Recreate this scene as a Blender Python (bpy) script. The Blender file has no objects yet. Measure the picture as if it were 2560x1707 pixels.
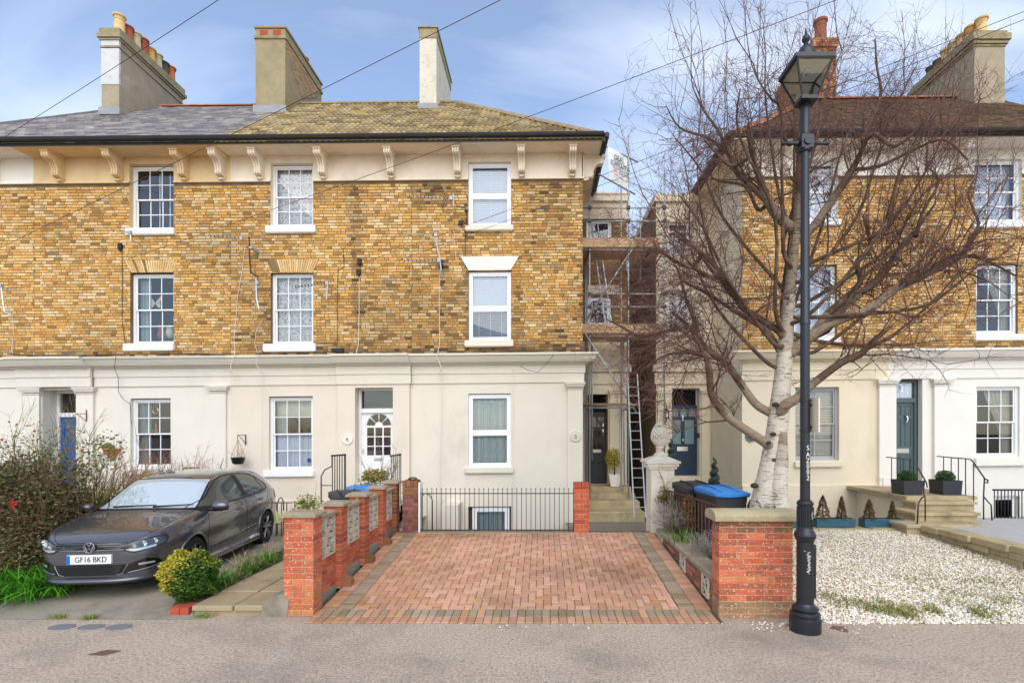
import bpy, bmesh, math, random
import numpy as np
from mathutils import Vector, Matrix
from mathutils.bvhtree import BVHTree

SC = bpy.context.scene
COL = SC.collection
R = math.radians

# ------------------------------------------------------------------ camera, sky, sun, exposure
EYE = 2.28
FPX, CX, CY = 1300.0, 1355.0, 1075.0          # focal length and vanishing point in photo pixels (2560 wide)
cd = bpy.data.cameras.new('camera'); cam = bpy.data.objects.new('camera', cd); COL.objects.link(cam)
cam.location = (0, 0, EYE); cam.rotation_euler = (R(90), 0, 0)
cd.sensor_fit = 'HORIZONTAL'; cd.sensor_width = 36.0; cd.lens = 36.0 * FPX / 2560.0
cd.shift_x = (1280 - CX) / 2560.0; cd.shift_y = (CY - 853.5) / 2560.0
cd.clip_start = 0.05; cd.clip_end = 2000
SC.camera = cam

SUN_EL, SUN_AZ = 42.0, 5.0                   # the sun stands behind the photographer, a little to the right
wd = bpy.data.worlds.new('World'); SC.world = wd; wd.use_nodes = True
nt = wd.node_tree; nt.nodes.clear()
def wn(t, **k):
    n = nt.nodes.new(t)
    for a, b in k.items(): setattr(n, a, b)
    return n
sky = wn('ShaderNodeTexSky', sky_type='NISHITA', sun_disc=False, sun_elevation=R(SUN_EL), sun_rotation=R(180 - SUN_AZ), air_density=1.0, dust_density=0.6, ozone_density=1.6)
tc = wn('ShaderNodeTexCoord')
sep = wn('ShaderNodeSeparateXYZ'); nt.links.new(tc.outputs['Generated'], sep.inputs[0])
den = wn('ShaderNodeMath', operation='ADD'); den.inputs[1].default_value = 0.12; nt.links.new(sep.outputs['Z'], den.inputs[0])
dmx = wn('ShaderNodeMath', operation='MAXIMUM'); dmx.inputs[1].default_value = 0.05; nt.links.new(den.outputs[0], dmx.inputs[0])
ux = wn('ShaderNodeMath', operation='DIVIDE'); nt.links.new(sep.outputs['X'], ux.inputs[0]); nt.links.new(dmx.outputs[0], ux.inputs[1])
uy = wn('ShaderNodeMath', operation='DIVIDE'); nt.links.new(sep.outputs['Y'], uy.inputs[0]); nt.links.new(dmx.outputs[0], uy.inputs[1])
cmb = wn('ShaderNodeCombineXYZ'); nt.links.new(ux.outputs[0], cmb.inputs[0]); nt.links.new(uy.outputs[0], cmb.inputs[1])
mp = wn('ShaderNodeMapping'); mp.inputs['Scale'].default_value = (0.50, 1.0, 1); mp.inputs['Rotation'].default_value = (0, 0, R(-10)); mp.inputs['Location'].default_value = (3.1, 1.2, 0)
nt.links.new(cmb.outputs[0], mp.inputs[0])
nz = wn('ShaderNodeTexNoise'); nz.inputs['Scale'].default_value = 1.3; nz.inputs['Detail'].default_value = 6; nz.inputs['Roughness'].default_value = 0.5; nz.inputs['Distortion'].default_value = 0.7
nt.links.new(mp.outputs[0], nz.inputs['Vector'])
rmp = wn('ShaderNodeMapRange'); rmp.inputs['From Min'].default_value = 0.44; rmp.inputs['From Max'].default_value = 0.80; rmp.inputs['To Min'].default_value = 0.09; rmp.inputs['To Max'].default_value = 0.74
nt.links.new(nz.outputs['Fac'], rmp.inputs['Value'])
tint = wn('ShaderNodeMix', data_type='RGBA', blend_type='MULTIPLY'); tint.inputs[0].default_value = 1.0
tint.inputs[7].default_value = (1.06, 1.10, 1.14, 1); nt.links.new(sky.outputs[0], tint.inputs[6])
mixc = wn('ShaderNodeMix', data_type='RGBA'); nt.links.new(rmp.outputs[0], mixc.inputs[0]); nt.links.new(tint.outputs[2], mixc.inputs[6]); mixc.inputs[7].default_value = (6.2, 6.5, 7.0, 1)
bg = wn('ShaderNodeBackground'); bg.inputs[1].default_value = 0.15; nt.links.new(mixc.outputs[2], bg.inputs[0])
wo = wn('ShaderNodeOutputWorld'); nt.links.new(bg.outputs[0], wo.inputs[0])

sl = bpy.data.lights.new('sun', 'SUN'); sun = bpy.data.objects.new('sun', sl); COL.objects.link(sun)
sl.energy = 1.6; sl.angle = R(65); sl.color = (1.0, 0.925, 0.815)
sun.rotation_euler = (R(90 - SUN_EL), 0, R(SUN_AZ))
SC.view_settings.view_transform = 'Standard'; SC.view_settings.look = 'None'
SC.view_settings.exposure = 0.58; SC.view_settings.gamma = 1.0; SC.view_settings.use_curve_mapping = False
try: SC.cycles.max_bounces = 6; SC.cycles.transparent_max_bounces = 12
except Exception: pass

# ------------------------------------------------------------------ helpers
RND = random.Random(7)
def lin(r, g, b):
    f = lambda c: (c / 255 / 12.92) if c / 255 <= 0.04045 else ((c / 255 + 0.055) / 1.055) ** 2.4
    return (f(r), f(g), f(b))
def P(px, py, d):                      # a photo pixel at distance d
    return ((px - CX) * d / FPX, d, EYE + (CY - py) * d / FPX)
def PX(px, d): return (px - CX) * d / FPX
def PZ(py, d): return EYE + (CY - py) * d / FPX
SLOPE = 0.010
def sag(x): return SLOPE * (x - 1.0)   # the terrace lines climb slightly to the right
def FX(px): return PX(px, FD)
FD = 13.27
def FZ(py, px): return PZ(py, FD) - sag(FX(px))    # level height of a facade feature
def shear(p): return (p[0], p[1], p[2] + sag(p[0]))

class MB:
    """collects shapes; build() links them as one mesh object"""
    def __init__(s, T=None): s.v = []; s.f = []; s.c = []; s.T = T; s.cur = None
    def add(s, vs, fs, col=None):
        o = len(s.v); s.v.extend(vs); s.f.extend([tuple(i + o for i in f) for f in fs])
        s.c.extend([col if col is not None else s.cur] * len(fs)); return s
    def box(s, x0, x1, y0, y1, z0, z1, col=None, skip=''):
        vs = [(x0,y0,z0),(x1,y0,z0),(x1,y1,z0),(x0,y1,z0),(x0,y0,z1),(x1,y0,z1),(x1,y1,z1),(x0,y1,z1)]
        fs = {'b':(3,2,1,0),'t':(4,5,6,7),'f':(0,1,5,4),'r':(1,2,6,5),'k':(2,3,7,6),'l':(3,0,4,7)}
        return s.add(vs, [q for k, q in fs.items() if k not in skip], col)
    def cbox(s, x0, x1, y0, y1, z0, z1, c=0.01, col=None):     # box with chamfered front (y0) and top edges
        vs = [(x0,y0+c,z0),(x1,y0+c,z0),(x1,y1,z0),(x0,y1,z0),(x0,y0+c,z1-c),(x1,y0+c,z1-c),(x1,y1,z1-c),(x0,y1,z1-c),
              (x0+c,y0,z0),(x1-c,y0,z0),(x1-c,y0,z1-c),(x0+c,y0,z1-c),(x0+c,y0+c,z1),(x1-c,y0+c,z1),(x1-c,y1-c,z1),(x0+c,y1-c,z1)]
        fs = [(8,9,10,11),(0,8,11,4),(9,1,5,10),(11,10,13,12),(4,11,12),(10,5,13),(12,13,14,15),(5,6,14,13),(7,4,12,15),(6,7,15,14),(1,2,6,5),(2,3,7,6),(3,0,4,7),(0,3,2,1,9,8)]
        return s.add(vs, fs, col)
    def quad(s, a, b, c, d, col=None): return s.add([a,b,c,d], [(0,1,2,3)], col)
    def prism(s, poly, a, b, axis='y', col=None):   # poly of 2D points extruded from a to b along axis
        n = len(poly)
        def m(p, t):
            return {'y': (p[0], t, p[1]), 'x': (t, p[0], p[1]), 'z': (p[0], p[1], t)}[axis]
        vs = [m(p, a) for p in poly] + [m(p, b) for p in poly]
        fs = [tuple(range(n)), tuple(range(2*n-1, n-1, -1))] + [(i, i+n, (i+1)%n+n, (i+1)%n) for i in range(n)]
        return s.add(vs, fs, col)
    def tube(s, pts, r, n=6, col=None, cap=True):
        pts = [Vector(p) for p in pts]; m = len(pts)
        rs = r if isinstance(r, (list, tuple)) else [r] * m
        vs = []; fs = []; prev = None
        for i, p in enumerate(pts):
            t = (pts[min(i+1, m-1)] - pts[max(i-1, 0)])
            t = t.normalized() if t.length > 1e-9 else Vector((0,0,1))
            if prev is None:
                a = t.orthogonal().normalized()
            else:
                a = prev - t * prev.dot(t); a = a.normalized() if a.length > 1e-6 else t.orthogonal().normalized()
            prev = a; b = t.cross(a)
            for k in range(n):
                th = 2*math.pi*k/n; q = p + (a*math.cos(th) + b*math.sin(th)) * rs[i]; vs.append(tuple(q))
        for i in range(m-1):
            for k in range(n):
                fs.append((i*n+k, i*n+(k+1)%n, (i+1)*n+(k+1)%n, (i+1)*n+k))
        if cap:
            fs.append(tuple(range(n-1, -1, -1))); fs.append(tuple(range((m-1)*n, m*n)))
        return s.add(vs, fs, col)
    def lathe(s, prof, cx, cy, n=20, col=None, ph=0.0, sx=1.0, sy=1.0):   # prof: (r, z) from bottom to top
        vs = []; fs = []
        for r, z in prof:
            for k in range(n):
                th = 2*math.pi*k/n + ph; vs.append((cx + sx*r*math.cos(th), cy + sy*r*math.sin(th), z))
        m = len(prof)
        for i in range(m-1):
            for k in range(n): fs.append((i*n+k, i*n+(k+1)%n, (i+1)*n+(k+1)%n, (i+1)*n+k))
        fs.append(tuple(range(n-1,-1,-1))); fs.append(tuple(range((m-1)*n, m*n)))
        return s.add(vs, fs, col)
    def ring(s, secs, closed=False, col=None, cap=False):   # skin between point rings of equal length
        n = len(secs[0]); vs = [tuple(p) for sec in secs for p in sec]; fs = []
        for i in range(len(secs)-1):
            for k in range(n if closed else n-1):
                fs.append((i*n+k, i*n+(k+1)%n, (i+1)*n+(k+1)%n, (i+1)*n+k))
        if cap: fs.append(tuple(range(n-1,-1,-1))); fs.append(tuple(range((len(secs)-1)*n, len(secs)*n)))
        return s.add(vs, fs, col)
    def grid(s, fn, nu, nv, col=None):
        vs = [fn(i/nu, j/nv) for i in range(nu+1) for j in range(nv+1)]
        fs = [(i*(nv+1)+j, (i+1)*(nv+1)+j, (i+1)*(nv+1)+j+1, i*(nv+1)+j+1) for i in range(nu) for j in range(nv)]
        return s.add(vs, fs, col)
    def mesh(s, name, mat=None, smooth=False):
        me = bpy.data.meshes.new(name)
        vs = [s.T(v) for v in s.v] if s.T else s.v
        me.from_pydata(vs, [], s.f)
        if any(c is not None for c in s.c):
            at = me.color_attributes.new('col', 'FLOAT_COLOR', 'CORNER')
            cnt = np.array([len(f) for f in s.f])
            cc = np.array([(c[0], c[1], c[2], 1.0) if c is not None else (1,1,1,1) for c in s.c], dtype=np.float32)
            at.data.foreach_set('color', np.repeat(cc, cnt, axis=0).ravel())
        if mat is not None: me.materials.append(mat)
        if smooth is True: me.polygons.foreach_set('use_smooth', [True]*len(me.polygons))
        elif smooth:
            me.polygons.foreach_set('use_smooth', [True]*len(me.polygons)); me.set_sharp_from_angle(angle=R(smooth))
        me.update()
        return me
    def build(s, name, mat, parent=None, smooth=False, loc=None):
        return link(name, s.mesh(name, mat, smooth), parent, loc)
def link(name, me, parent=None, loc=None, rot=None):
    o = bpy.data.objects.new(name, me); COL.objects.link(o)
    if parent is not None:
        o.parent = parent
        if parent.type == 'EMPTY': o.matrix_parent_inverse = parent.matrix_basis.inverted()   # parts are built in world space
    if loc is not None: o.location = loc
    if rot is not None: o.rotation_euler = rot
    return o
def npmesh(name, V, F, mat, C=None, smooth=False, parent=None):
    """big meshes from numpy arrays: V (n,3), F (m,k), C per face colour (m,3)"""
    me = bpy.data.meshes.new(name); k = F.shape[1]
    me.vertices.add(len(V)); me.vertices.foreach_set('co', V.astype(np.float32).ravel())
    me.loops.add(F.size); me.loops.foreach_set('vertex_index', F.astype(np.int32).ravel())
    me.polygons.add(len(F)); me.polygons.foreach_set('loop_start', np.arange(0, F.size, k, dtype=np.int32))
    if smooth: me.polygons.foreach_set('use_smooth', np.ones(len(F), dtype=bool))
    me.update(calc_edges=True)
    if C is not None:
        at = me.color_attributes.new('col', 'FLOAT_COLOR', 'CORNER')
        c4 = np.concatenate([C, np.ones((len(C),1))], 1).astype(np.float32)
        at.data.foreach_set('color', np.repeat(c4, k, axis=0).ravel())
    me.materials.append(mat)
    return link(name, me, parent)
def tag(o, label=None, cat=None, group=None, kind=None):
    if label: o['label'] = label
    if cat: o['category'] = cat
    if group: o['group'] = group
    if kind: o['kind'] = kind
    return o
def thing(name, label, cat, loc=(0,0,0), group=None, rz=0.0):
    o = bpy.data.objects.new(name, None); COL.objects.link(o); o.location = loc; o.rotation_euler = (0,0,rz)
    o.empty_display_size = 0.2
    return tag(o, label, cat, group)
def struct(o): o['kind'] = 'structure'; return o
def stuff(o): o['kind'] = 'stuff'; return o

# ------------------------------------------------------------------ materials
def mat(name, col=None, rough=0.7, var=0.0, vs=2.0, bump=0.0, bs=60.0, metal=0.0, spec=0.4, attr=False, coat=0.0, stains=(), fine=0.0, fs=120.0, subs=0.0, bdist=0.01, stretch=None):
    """stains: (colour, scale, lo, hi, amount, stretch z)"""
    m = bpy.data.materials.new(name); m.use_nodes = True; t = m.node_tree; t.nodes.clear()
    N = t.nodes.new; L = t.links.new
    out = N('ShaderNodeOutputMaterial'); b = N('ShaderNodeBsdfPrincipled'); L(b.outputs[0], out.inputs[0])
    g = N('ShaderNodeNewGeometry'); pos = g.outputs['Position']
    if stretch:
        mpn = N('ShaderNodeMapping'); mpn.inputs['Scale'].default_value = stretch; L(pos, mpn.inputs[0]); pos = mpn.outputs[0]
    if attr:
        a = N('ShaderNodeVertexColor'); a.layer_name = 'col'; c = a.outputs[0]
    else:
        a = N('ShaderNodeRGB'); a.outputs[0].default_value = (*col, 1); c = a.outputs[0]
    def noise(scale, detail=5, rough_=0.6, vec=None):
        n = N('ShaderNodeTexNoise'); n.inputs['Scale'].default_value = scale; n.inputs['Detail'].default_value = detail; n.inputs['Roughness'].default_value = rough_
        L(vec or pos, n.inputs['Vector']); return n.outputs['Fac']
    def vary(c, amt, scale, det):
        mr = N('ShaderNodeMapRange'); mr.inputs['From Min'].default_value = 0.25; mr.inputs['From Max'].default_value = 0.75
        mr.inputs['To Min'].default_value = 1 - amt; mr.inputs['To Max'].default_value = 1 + amt; L(noise(scale, det), mr.inputs['Value'])
        x = N('ShaderNodeVectorMath'); x.operation = 'SCALE'; L(c, x.inputs[0]); L(mr.outputs[0], x.inputs['Scale']); return x.outputs[0]
    if var: c = vary(c, var, vs, 6)
    if fine: c = vary(c, fine, fs, 3)
    for (sc, scale, lo, hi, amt, sz) in stains:
        vec = pos
        if sz != 1:
            q = N('ShaderNodeMapping'); q.inputs['Scale'].default_value = (1, 1, sz); L(pos, q.inputs[0]); vec = q.outputs[0]
        mr = N('ShaderNodeMapRange'); mr.inputs['From Min'].default_value = lo; mr.inputs['From Max'].default_value = hi; mr.inputs['To Max'].default_value = amt
        L(noise(scale, 7, 0.65, vec), mr.inputs['Value'])
        mx = N('ShaderNodeMix'); mx.data_type = 'RGBA'; L(mr.outputs[0], mx.inputs[0]); L(c, mx.inputs[6]); mx.inputs[7].default_value = (*sc, 1); c = mx.outputs[2]
    L(c, b.inputs['Base Color'])
    b.inputs['Roughness'].default_value = rough; b.inputs['Metallic'].default_value = metal; b.inputs['Specular IOR Level'].default_value = spec
    if coat: b.inputs['Coat Weight'].default_value = coat; b.inputs['Coat Roughness'].default_value = 0.04
    if bump:
        bn = N('ShaderNodeBump'); bn.inputs['Strength'].default_value = bump; bn.inputs['Distance'].default_value = bdist
        L(noise(bs, 4, 0.7), bn.inputs['Height']); L(bn.outputs[0], b.inputs['Normal'])
    if subs:
        tr = N('ShaderNodeBsdfTranslucent'); L(c, tr.inputs[0]); ms = N('ShaderNodeMixShader'); ms.inputs[0].default_value = subs
        L(b.outputs[0], ms.inputs[1]); L(tr.outputs[0], ms.inputs[2]); L(ms.outputs[0], out.inputs[0])
    return m
def glass(name, tint_=(0.93,0.96,0.97), ior=1.5, bias=0.04, rough=0.015):
    m = bpy.data.materials.new(name); m.use_nodes = True; t = m.node_tree; t.nodes.clear(); N = t.nodes.new; L = t.links.new
    out = N('ShaderNodeOutputMaterial'); tr = N('ShaderNodeBsdfTransparent'); tr.inputs[0].default_value = (*tint_, 1)
    gl = N('ShaderNodeBsdfGlossy'); gl.inputs['Roughness'].default_value = rough; gl.inputs[0].default_value = (0.95,0.97,1,1)
    fr = N('ShaderNodeFresnel'); fr.inputs[0].default_value = ior
    ad = N('ShaderNodeMath'); ad.operation = 'ADD'; ad.inputs[1].default_value = bias; L(fr.outputs[0], ad.inputs[0])
    ms = N('ShaderNodeMixShader'); L(ad.outputs[0], ms.inputs[0]); L(tr.outputs[0], ms.inputs[1]); L(gl.outputs[0], ms.inputs[2]); L(ms.outputs[0], out.inputs[0])
    return m

DIRT = lin(120,112,96)
m_brick = mat('stock_brick', attr=True, rough=0.9, var=0.10, vs=9, fine=0.16, fs=55, bump=0.5, bs=70, stains=((lin(70,55,36), 34, 0.60, 0.74, 0.55, 1.0),))
m_mortar = mat('mortar', lin(124,102,74), 0.95, var=0.22, vs=4, fine=0.2, fs=60, stains=((lin(70,60,48), 2.2, 0.52, 0.75, 0.7, 1),))
m_mortar_pale = mat('pale_mortar', lin(190,160,122), 0.95, var=0.15, vs=6, fine=0.2, fs=80, bump=0.3, bs=80)
m_red = mat('red_brick', attr=True, rough=0.88, var=0.12, vs=11, fine=0.14, fs=70, bump=0.35, bs=90, stains=((lin(226,214,200), 38, 0.585, 0.63, 0.8, 1), (lin(112,92,66), 6, 0.56, 0.74, 0.55, 1)))
m_red_clean = mat('red_brick_clean', attr=True, rough=0.88, var=0.12, vs=11, fine=0.12, fs=70, bump=0.35, bs=90, stains=((lin(120,100,70), 5, 0.60, 0.76, 0.4, 1),))
def render_mat(name, c, dirt=0.5):
    return mat(name, c, 0.86, var=0.05, vs=1.1, fine=0.03, fs=40, bump=0.08, bs=90, stains=((lin(176,168,144), 1.1, 0.56, 0.82, dirt, 0.55), (lin(130,126,106), 2.6, 0.66, 0.86, dirt*0.6, 0.18)))
m_cream = render_mat('cream_render', lin(222,214,196), 0.5)
m_white_r = render_mat('white_render', lin(224,217,203), 0.3)
m_pink = render_mat('pinkish_render', lin(222,209,191), 0.3)
m_cream2 = render_mat('warm_cream_render', lin(226,212,184), 0.35)
m_purewhite = render_mat('bright_white_render', lin(230,224,213), 0.15)
m_tan = mat('tan_frieze', lin(226,196,150), 0.85, var=0.08, vs=1.2, fine=0.04, fs=40, bump=0.1, bs=60, stains=((lin(168,134,88), 1.5, 0.5, 0.8, 0.4, 0.5),))
m_frieze = mat('pale_frieze', lin(236,220,196), 0.85, var=0.08, vs=1.2, fine=0.04, fs=40, bump=0.1, bs=60, stains=((lin(170,144,112), 1.7, 0.5, 0.8, 0.4, 0.6),))
m_frieze_w = mat('white_frieze', lin(238,231,218), 0.85, var=0.05, vs=1.2, bump=0.1, bs=60, stains=((lin(190,178,155), 1.7, 0.55, 0.8, 0.4, 0.6),))
m_paint = mat('white_paint', lin(238,238,236), 0.45, var=0.03, vs=5, spec=0.5, stains=((lin(196,190,176), 9, 0.62, 0.8, 0.35, 1),))
m_upvc = mat('white_upvc', lin(243,244,246), 0.3, spec=0.5)
m_iron = mat('black_iron', lin(28,29,31), 0.45, var=0.2, vs=8, spec=0.5)
m_rust = mat('rusty_iron', lin(92,56,40), 0.85, var=0.3, vs=30, bump=0.3, bs=120)
m_black = mat('black_plastic', lin(26,26,28), 0.5, spec=0.4)
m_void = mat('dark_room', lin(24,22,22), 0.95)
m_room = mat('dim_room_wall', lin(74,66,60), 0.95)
m_lead = mat('lead', lin(150,152,154), 0.6, var=0.15, vs=8)
m_galv = mat('galvanised', lin(168,171,172), 0.45, metal=0.3, var=0.18, vs=12, spec=0.5)
m_alu = mat('aluminium', lin(196,200,202), 0.35, metal=0.85, var=0.1, vs=10)
m_cable_w = mat('white_cable', lin(214,208,198), 0.6)
m_cable_b = mat('black_cable', lin(32,30,30), 0.6)
m_wire = mat('overhead_wire', lin(66,40,40), 0.6)
m_stone = mat('york_stone', lin(176,158,122), 0.9, var=0.16, vs=3, fine=0.14, fs=40, bump=0.4, bs=40, stains=((lin(104,94,68), 2.4, 0.5, 0.74, 0.75, 0.6), (lin(205,190,150), 4, 0.6, 0.8, 0.4, 1)))
m_cap = mat('weathered_coping', lin(156,142,118), 0.95, var=0.18, vs=5, fine=0.25, fs=60, bump=0.6, bs=70, stains=((lin(92,92,66), 5, 0.52, 0.72, 0.7, 1), (lin(196,188,172), 12, 0.62, 0.76, 0.6, 1)))
m_concrete = mat('concrete', lin(150,141,124), 0.95, var=0.14, vs=2.2, fine=0.2, fs=70, bump=0.4, bs=80, stains=((lin(96,90,70), 1.6, 0.5, 0.72, 0.7, 1), (lin(110,116,76), 3.2, 0.62, 0.8, 0.5, 1)))
m_glass = glass('window_glass', bias=0.05)
m_leaf = mat('leaf', attr=True, rough=0.5, spec=0.3, subs=0.22, fine=0.1, fs=30)
m_twig = mat('twig', attr=True, rough=0.9, fine=0.15, fs=40)
# ------------------------------------------------------------------ ground, road, drives, paths
m_asphalt = mat('asphalt', lin(184,166,146), 0.93, var=0.10, vs=0.9, fine=0.5, fs=38, bump=0.7, bs=55, bdist=0.012, spec=0.25, stains=((lin(118,110,104), 0.55, 0.48, 0.68, 0.6, 1), (lin(176,168,158), 1.6, 0.56, 0.72, 0.35, 1), (lin(220,212,198), 30, 0.60, 0.68, 0.7, 1), (lin(92,86,78), 26, 0.55, 0.66, 0.6, 1)))
m_earth = mat('earth', lin(78,64,48), 0.98, var=0.2, vs=8, fine=0.3, fs=60, bump=0.8, bs=40)
m_slab = mat('paving_slab', lin(166,148,116), 0.92, var=0.12, vs=2.5, fine=0.16, fs=60, bump=0.3, bs=80, stains=((lin(118,104,74), 1.9, 0.5, 0.7, 0.55, 1),))
m_greyslab = mat('grey_paving', lin(176,174,170), 0.9, var=0.08, vs=3, fine=0.1, fs=60)
m_paver = mat('block_paver', attr=True, rough=0.93, var=0.08, vs=4, fine=0.20, fs=75, bump=0.45, bs=110, stains=((lin(92,80,58), 1.0, 0.52, 0.74, 0.6, 1), (lin(214,188,168), 2.4, 0.60, 0.8, 0.25, 1)))
m_joint = mat('mossy_joint', lin(84,74,48), 0.98, var=0.3, vs=5, fine=0.3, fs=60, stains=((lin(112,112,48), 2.2, 0.48, 0.66, 0.7, 1),))
def plane(name, x0, x1, y0, y1, z, m, nx=1, ny=1, zf=None):
    mb = MB(); mb.grid(lambda u, v: (x0+(x1-x0)*u, y0+(y1-y0)*v, zf(x0+(x1-x0)*u, y0+(y1-y0)*v) if zf else z), nx, ny)
    return struct(mb.build(name, m, None, True))
plane('ground', -400, 400, -400, 400, -1.32, m_earth)
def road_z(x, y): return 0.0
rd = MB(); rd.grid(lambda u, v: (-120+240*u, -120+126.42*v, 0.0), 60, 30); rd.quad((-120,6.42,0),(120,6.42,0),(120,6.42,-1.3),(-120,6.42,-1.3)); struct(rd.build('road', m_asphalt))
def drive_z(y): return max(0.004, 0.004 + (y-6.3)*0.0885)
DX0, DX1, DY0, DY1 = -2.80, 2.15, 6.13, 9.92
mb = MB(); mb.grid(lambda u, v: (DX0+(DX1-DX0)*u, DY0+(DY1+0.1-DY0)*v, drive_z(DY0+(DY1+0.1-DY0)*v)+0.002), 2, 24)
for k in range(1): mb.box(DX0, DX1, 6.5, DY1+0.1, -1.3, -0.01)
drive = struct(mb.build('driveway', m_joint))
RNGP = random.Random(31)
REDS = [lin(*c) for c in ((196,148,118),(190,141,110),(200,154,124),(186,138,108),(196,149,122),(184,140,112),(202,158,130))]
GREYS = [lin(*c) for c in ((160,140,118),(154,134,112),(166,146,124),(148,130,108))]
pav = []
def pcol(x, y, pal):
    c = np.array(pal[RNGP.randrange(len(pal))]); n = fbm0(x+20, y, 0.9)
    c = c*(0.86+0.26*n)*RNGP.uniform(0.96, 1.04)
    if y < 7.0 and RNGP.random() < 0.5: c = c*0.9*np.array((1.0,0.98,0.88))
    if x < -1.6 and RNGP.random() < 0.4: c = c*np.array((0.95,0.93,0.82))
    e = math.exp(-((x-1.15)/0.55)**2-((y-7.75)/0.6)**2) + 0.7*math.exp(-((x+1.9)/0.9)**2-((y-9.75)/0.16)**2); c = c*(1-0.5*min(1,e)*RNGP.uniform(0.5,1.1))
    return tuple(np.maximum(c, 0.02))
def fbm0(x, y, s):
    def h(i, j): v = math.sin(i*127.1+j*311.7)*43758.5453; return v-math.floor(v)
    t = 0; a = 0.6
    for o in range(3):
        X, Y = x*s, y*s; i, j = math.floor(X), math.floor(Y); fx, fy = X-i, Y-j; fx = fx*fx*(3-2*fx); fy = fy*fy*(3-2*fy)
        t += a*((h(i,j)*(1-fx)+h(i+1,j)*fx)*(1-fy)+(h(i,j+1)*(1-fx)+h(i+1,j+1)*fx)*fy); a *= 0.5; s *= 2.1
    return t
g = 0.007
def pv(x0, x1, y0, y1, pal): pav.append((x0+g/2, x1-g/2, y0+g/2, y1-g/2, pcol((x0+x1)/2, (y0+y1)/2, pal)))
x = DX0
while x < DX1-0.05:                                   # two soldier courses along the front
    pv(x, x+0.1, DY0, DY0+0.2, REDS); pv(x, x+0.1, DY0+0.2, DY0+0.4, GREYS if RNGP.random() < 0.85 else REDS); x += 0.1
y = DY0+0.4
while y < DY1:                                        # side bands
    pv(DX0+0.02, DX0+0.22, y, y+0.1, REDS); pv(DX0+0.22, DX0+0.42, y, y+0.1, GREYS)
    pv(DX1-0.42, DX1-0.22, y, y+0.1, GREYS); pv(DX1-0.22, DX1-0.02, y, y+0.1, REDS); y += 0.1
fx0, fx1, fy0, fy1 = DX0+0.42, DX1-0.42, DY0+0.4, DY1  # herringbone field
nx, ny = int((fx1-fx0)/0.1)+1, int((fy1-fy0)/0.1)+1
for i in range(-1, nx+1):
    for j in range(-1, ny+1):
        k = (i-j) % 4
        if k == 0: r = (i, i+2, j, j+1)
        elif k == 3: r = (i, i+1, j, j+2)
        else: continue
        a, b, c, d = fx0+r[0]*0.1, fx0+r[1]*0.1, fy0+r[2]*0.1, fy0+r[3]*0.1
        a, b, c, d = max(a, fx0), min(b, fx1), max(c, fy0), min(d, fy1)
        if b-a > 0.03 and d-c > 0.03: pv(a, b, c, d, REDS)
def paver_geo(mb, w, l, ox, oy, oz, col, slope=0.0885):
    c = 0.005; h = 0.0
    z = lambda yy: oz + yy*slope
    V = [(ox,oy,oz-0.02),(ox+w,oy,oz-0.02),(ox+w,oy+l,oz-0.02+l*slope),(ox,oy+l,oz-0.02+l*slope),
         (ox,oy,oz-c),(ox+w,oy,oz-c),(ox+w,oy+l,oz-c+l*slope),(ox,oy+l,oz-c+l*slope),
         (ox+c,oy+c,oz),(ox+w-c,oy+c,oz),(ox+w-c,oy+l-c,oz+l*slope),(ox+c,oy+l-c,oz+l*slope)]
    mb.add(V, [(8,9,10,11),(4,5,9,8),(5,6,10,9),(6,7,11,10),(7,4,8,11),(0,1,5,4),(1,2,6,5),(2,3,7,6),(3,0,4,7)], col)
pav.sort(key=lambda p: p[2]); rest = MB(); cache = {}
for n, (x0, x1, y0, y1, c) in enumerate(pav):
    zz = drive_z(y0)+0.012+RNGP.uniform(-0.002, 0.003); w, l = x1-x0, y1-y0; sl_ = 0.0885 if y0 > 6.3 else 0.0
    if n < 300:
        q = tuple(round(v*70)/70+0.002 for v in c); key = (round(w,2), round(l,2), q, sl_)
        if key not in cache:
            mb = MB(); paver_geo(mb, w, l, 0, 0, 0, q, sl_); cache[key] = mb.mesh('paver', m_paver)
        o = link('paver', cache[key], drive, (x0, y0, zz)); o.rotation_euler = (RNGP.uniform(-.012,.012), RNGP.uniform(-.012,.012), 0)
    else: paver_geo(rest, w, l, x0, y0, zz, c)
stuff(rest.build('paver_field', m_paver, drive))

# concrete parking strip of the next house and the slab path
def cz(x, y): return 0.004 + min(1, max(0, (y-6.27)/0.9))*0.085
mb = MB(); mb.grid(lambda u, v: (-7.15+3.0*u, 6.27+6.0*v, cz(0, 6.27+6.0*v) + 0.006*math.sin(u*9)*math.sin(v*7)), 20, 24); mb.box(-7.15, -4.15, 6.45, 12.27, -1.3, -0.01); struct(mb.build('concrete_drive', m_concrete))
path = MB(); path.box(-4.28, -3.10, 6.44, 11.6, -1.2, 0.085); path = struct(path.build('path', m_concrete))
y = 6.36; i = 0
while y < 11.4:
    h = 0.58
    for a, b in ((-4.3, -3.79), (-3.78, -3.27)):
        mb = MB(); mb.cbox(a+0.006, b-0.006, y+0.006, y+h-0.006, 0.072, 0.132+RNGP.uniform(-.004,.004), 0.012); mb.build('paving_slab', m_slab, path)
    y += h; i += 1
mb = MB(); mb.cbox(-4.28, -3.45, 6.40, 6.50, 0.0, 0.07, 0.01); mb.build('step_edge', m_slab, path)
mb = MB(); mb.prism([(-3.44,0.0),(-3.12,0.0),(-3.1,0.2),(-3.16,0.27),(-3.3,0.26),(-3.42,0.17)], 6.36, 6.62, 'y'); mb.build('broken_haunch', m_concrete, path)
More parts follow.
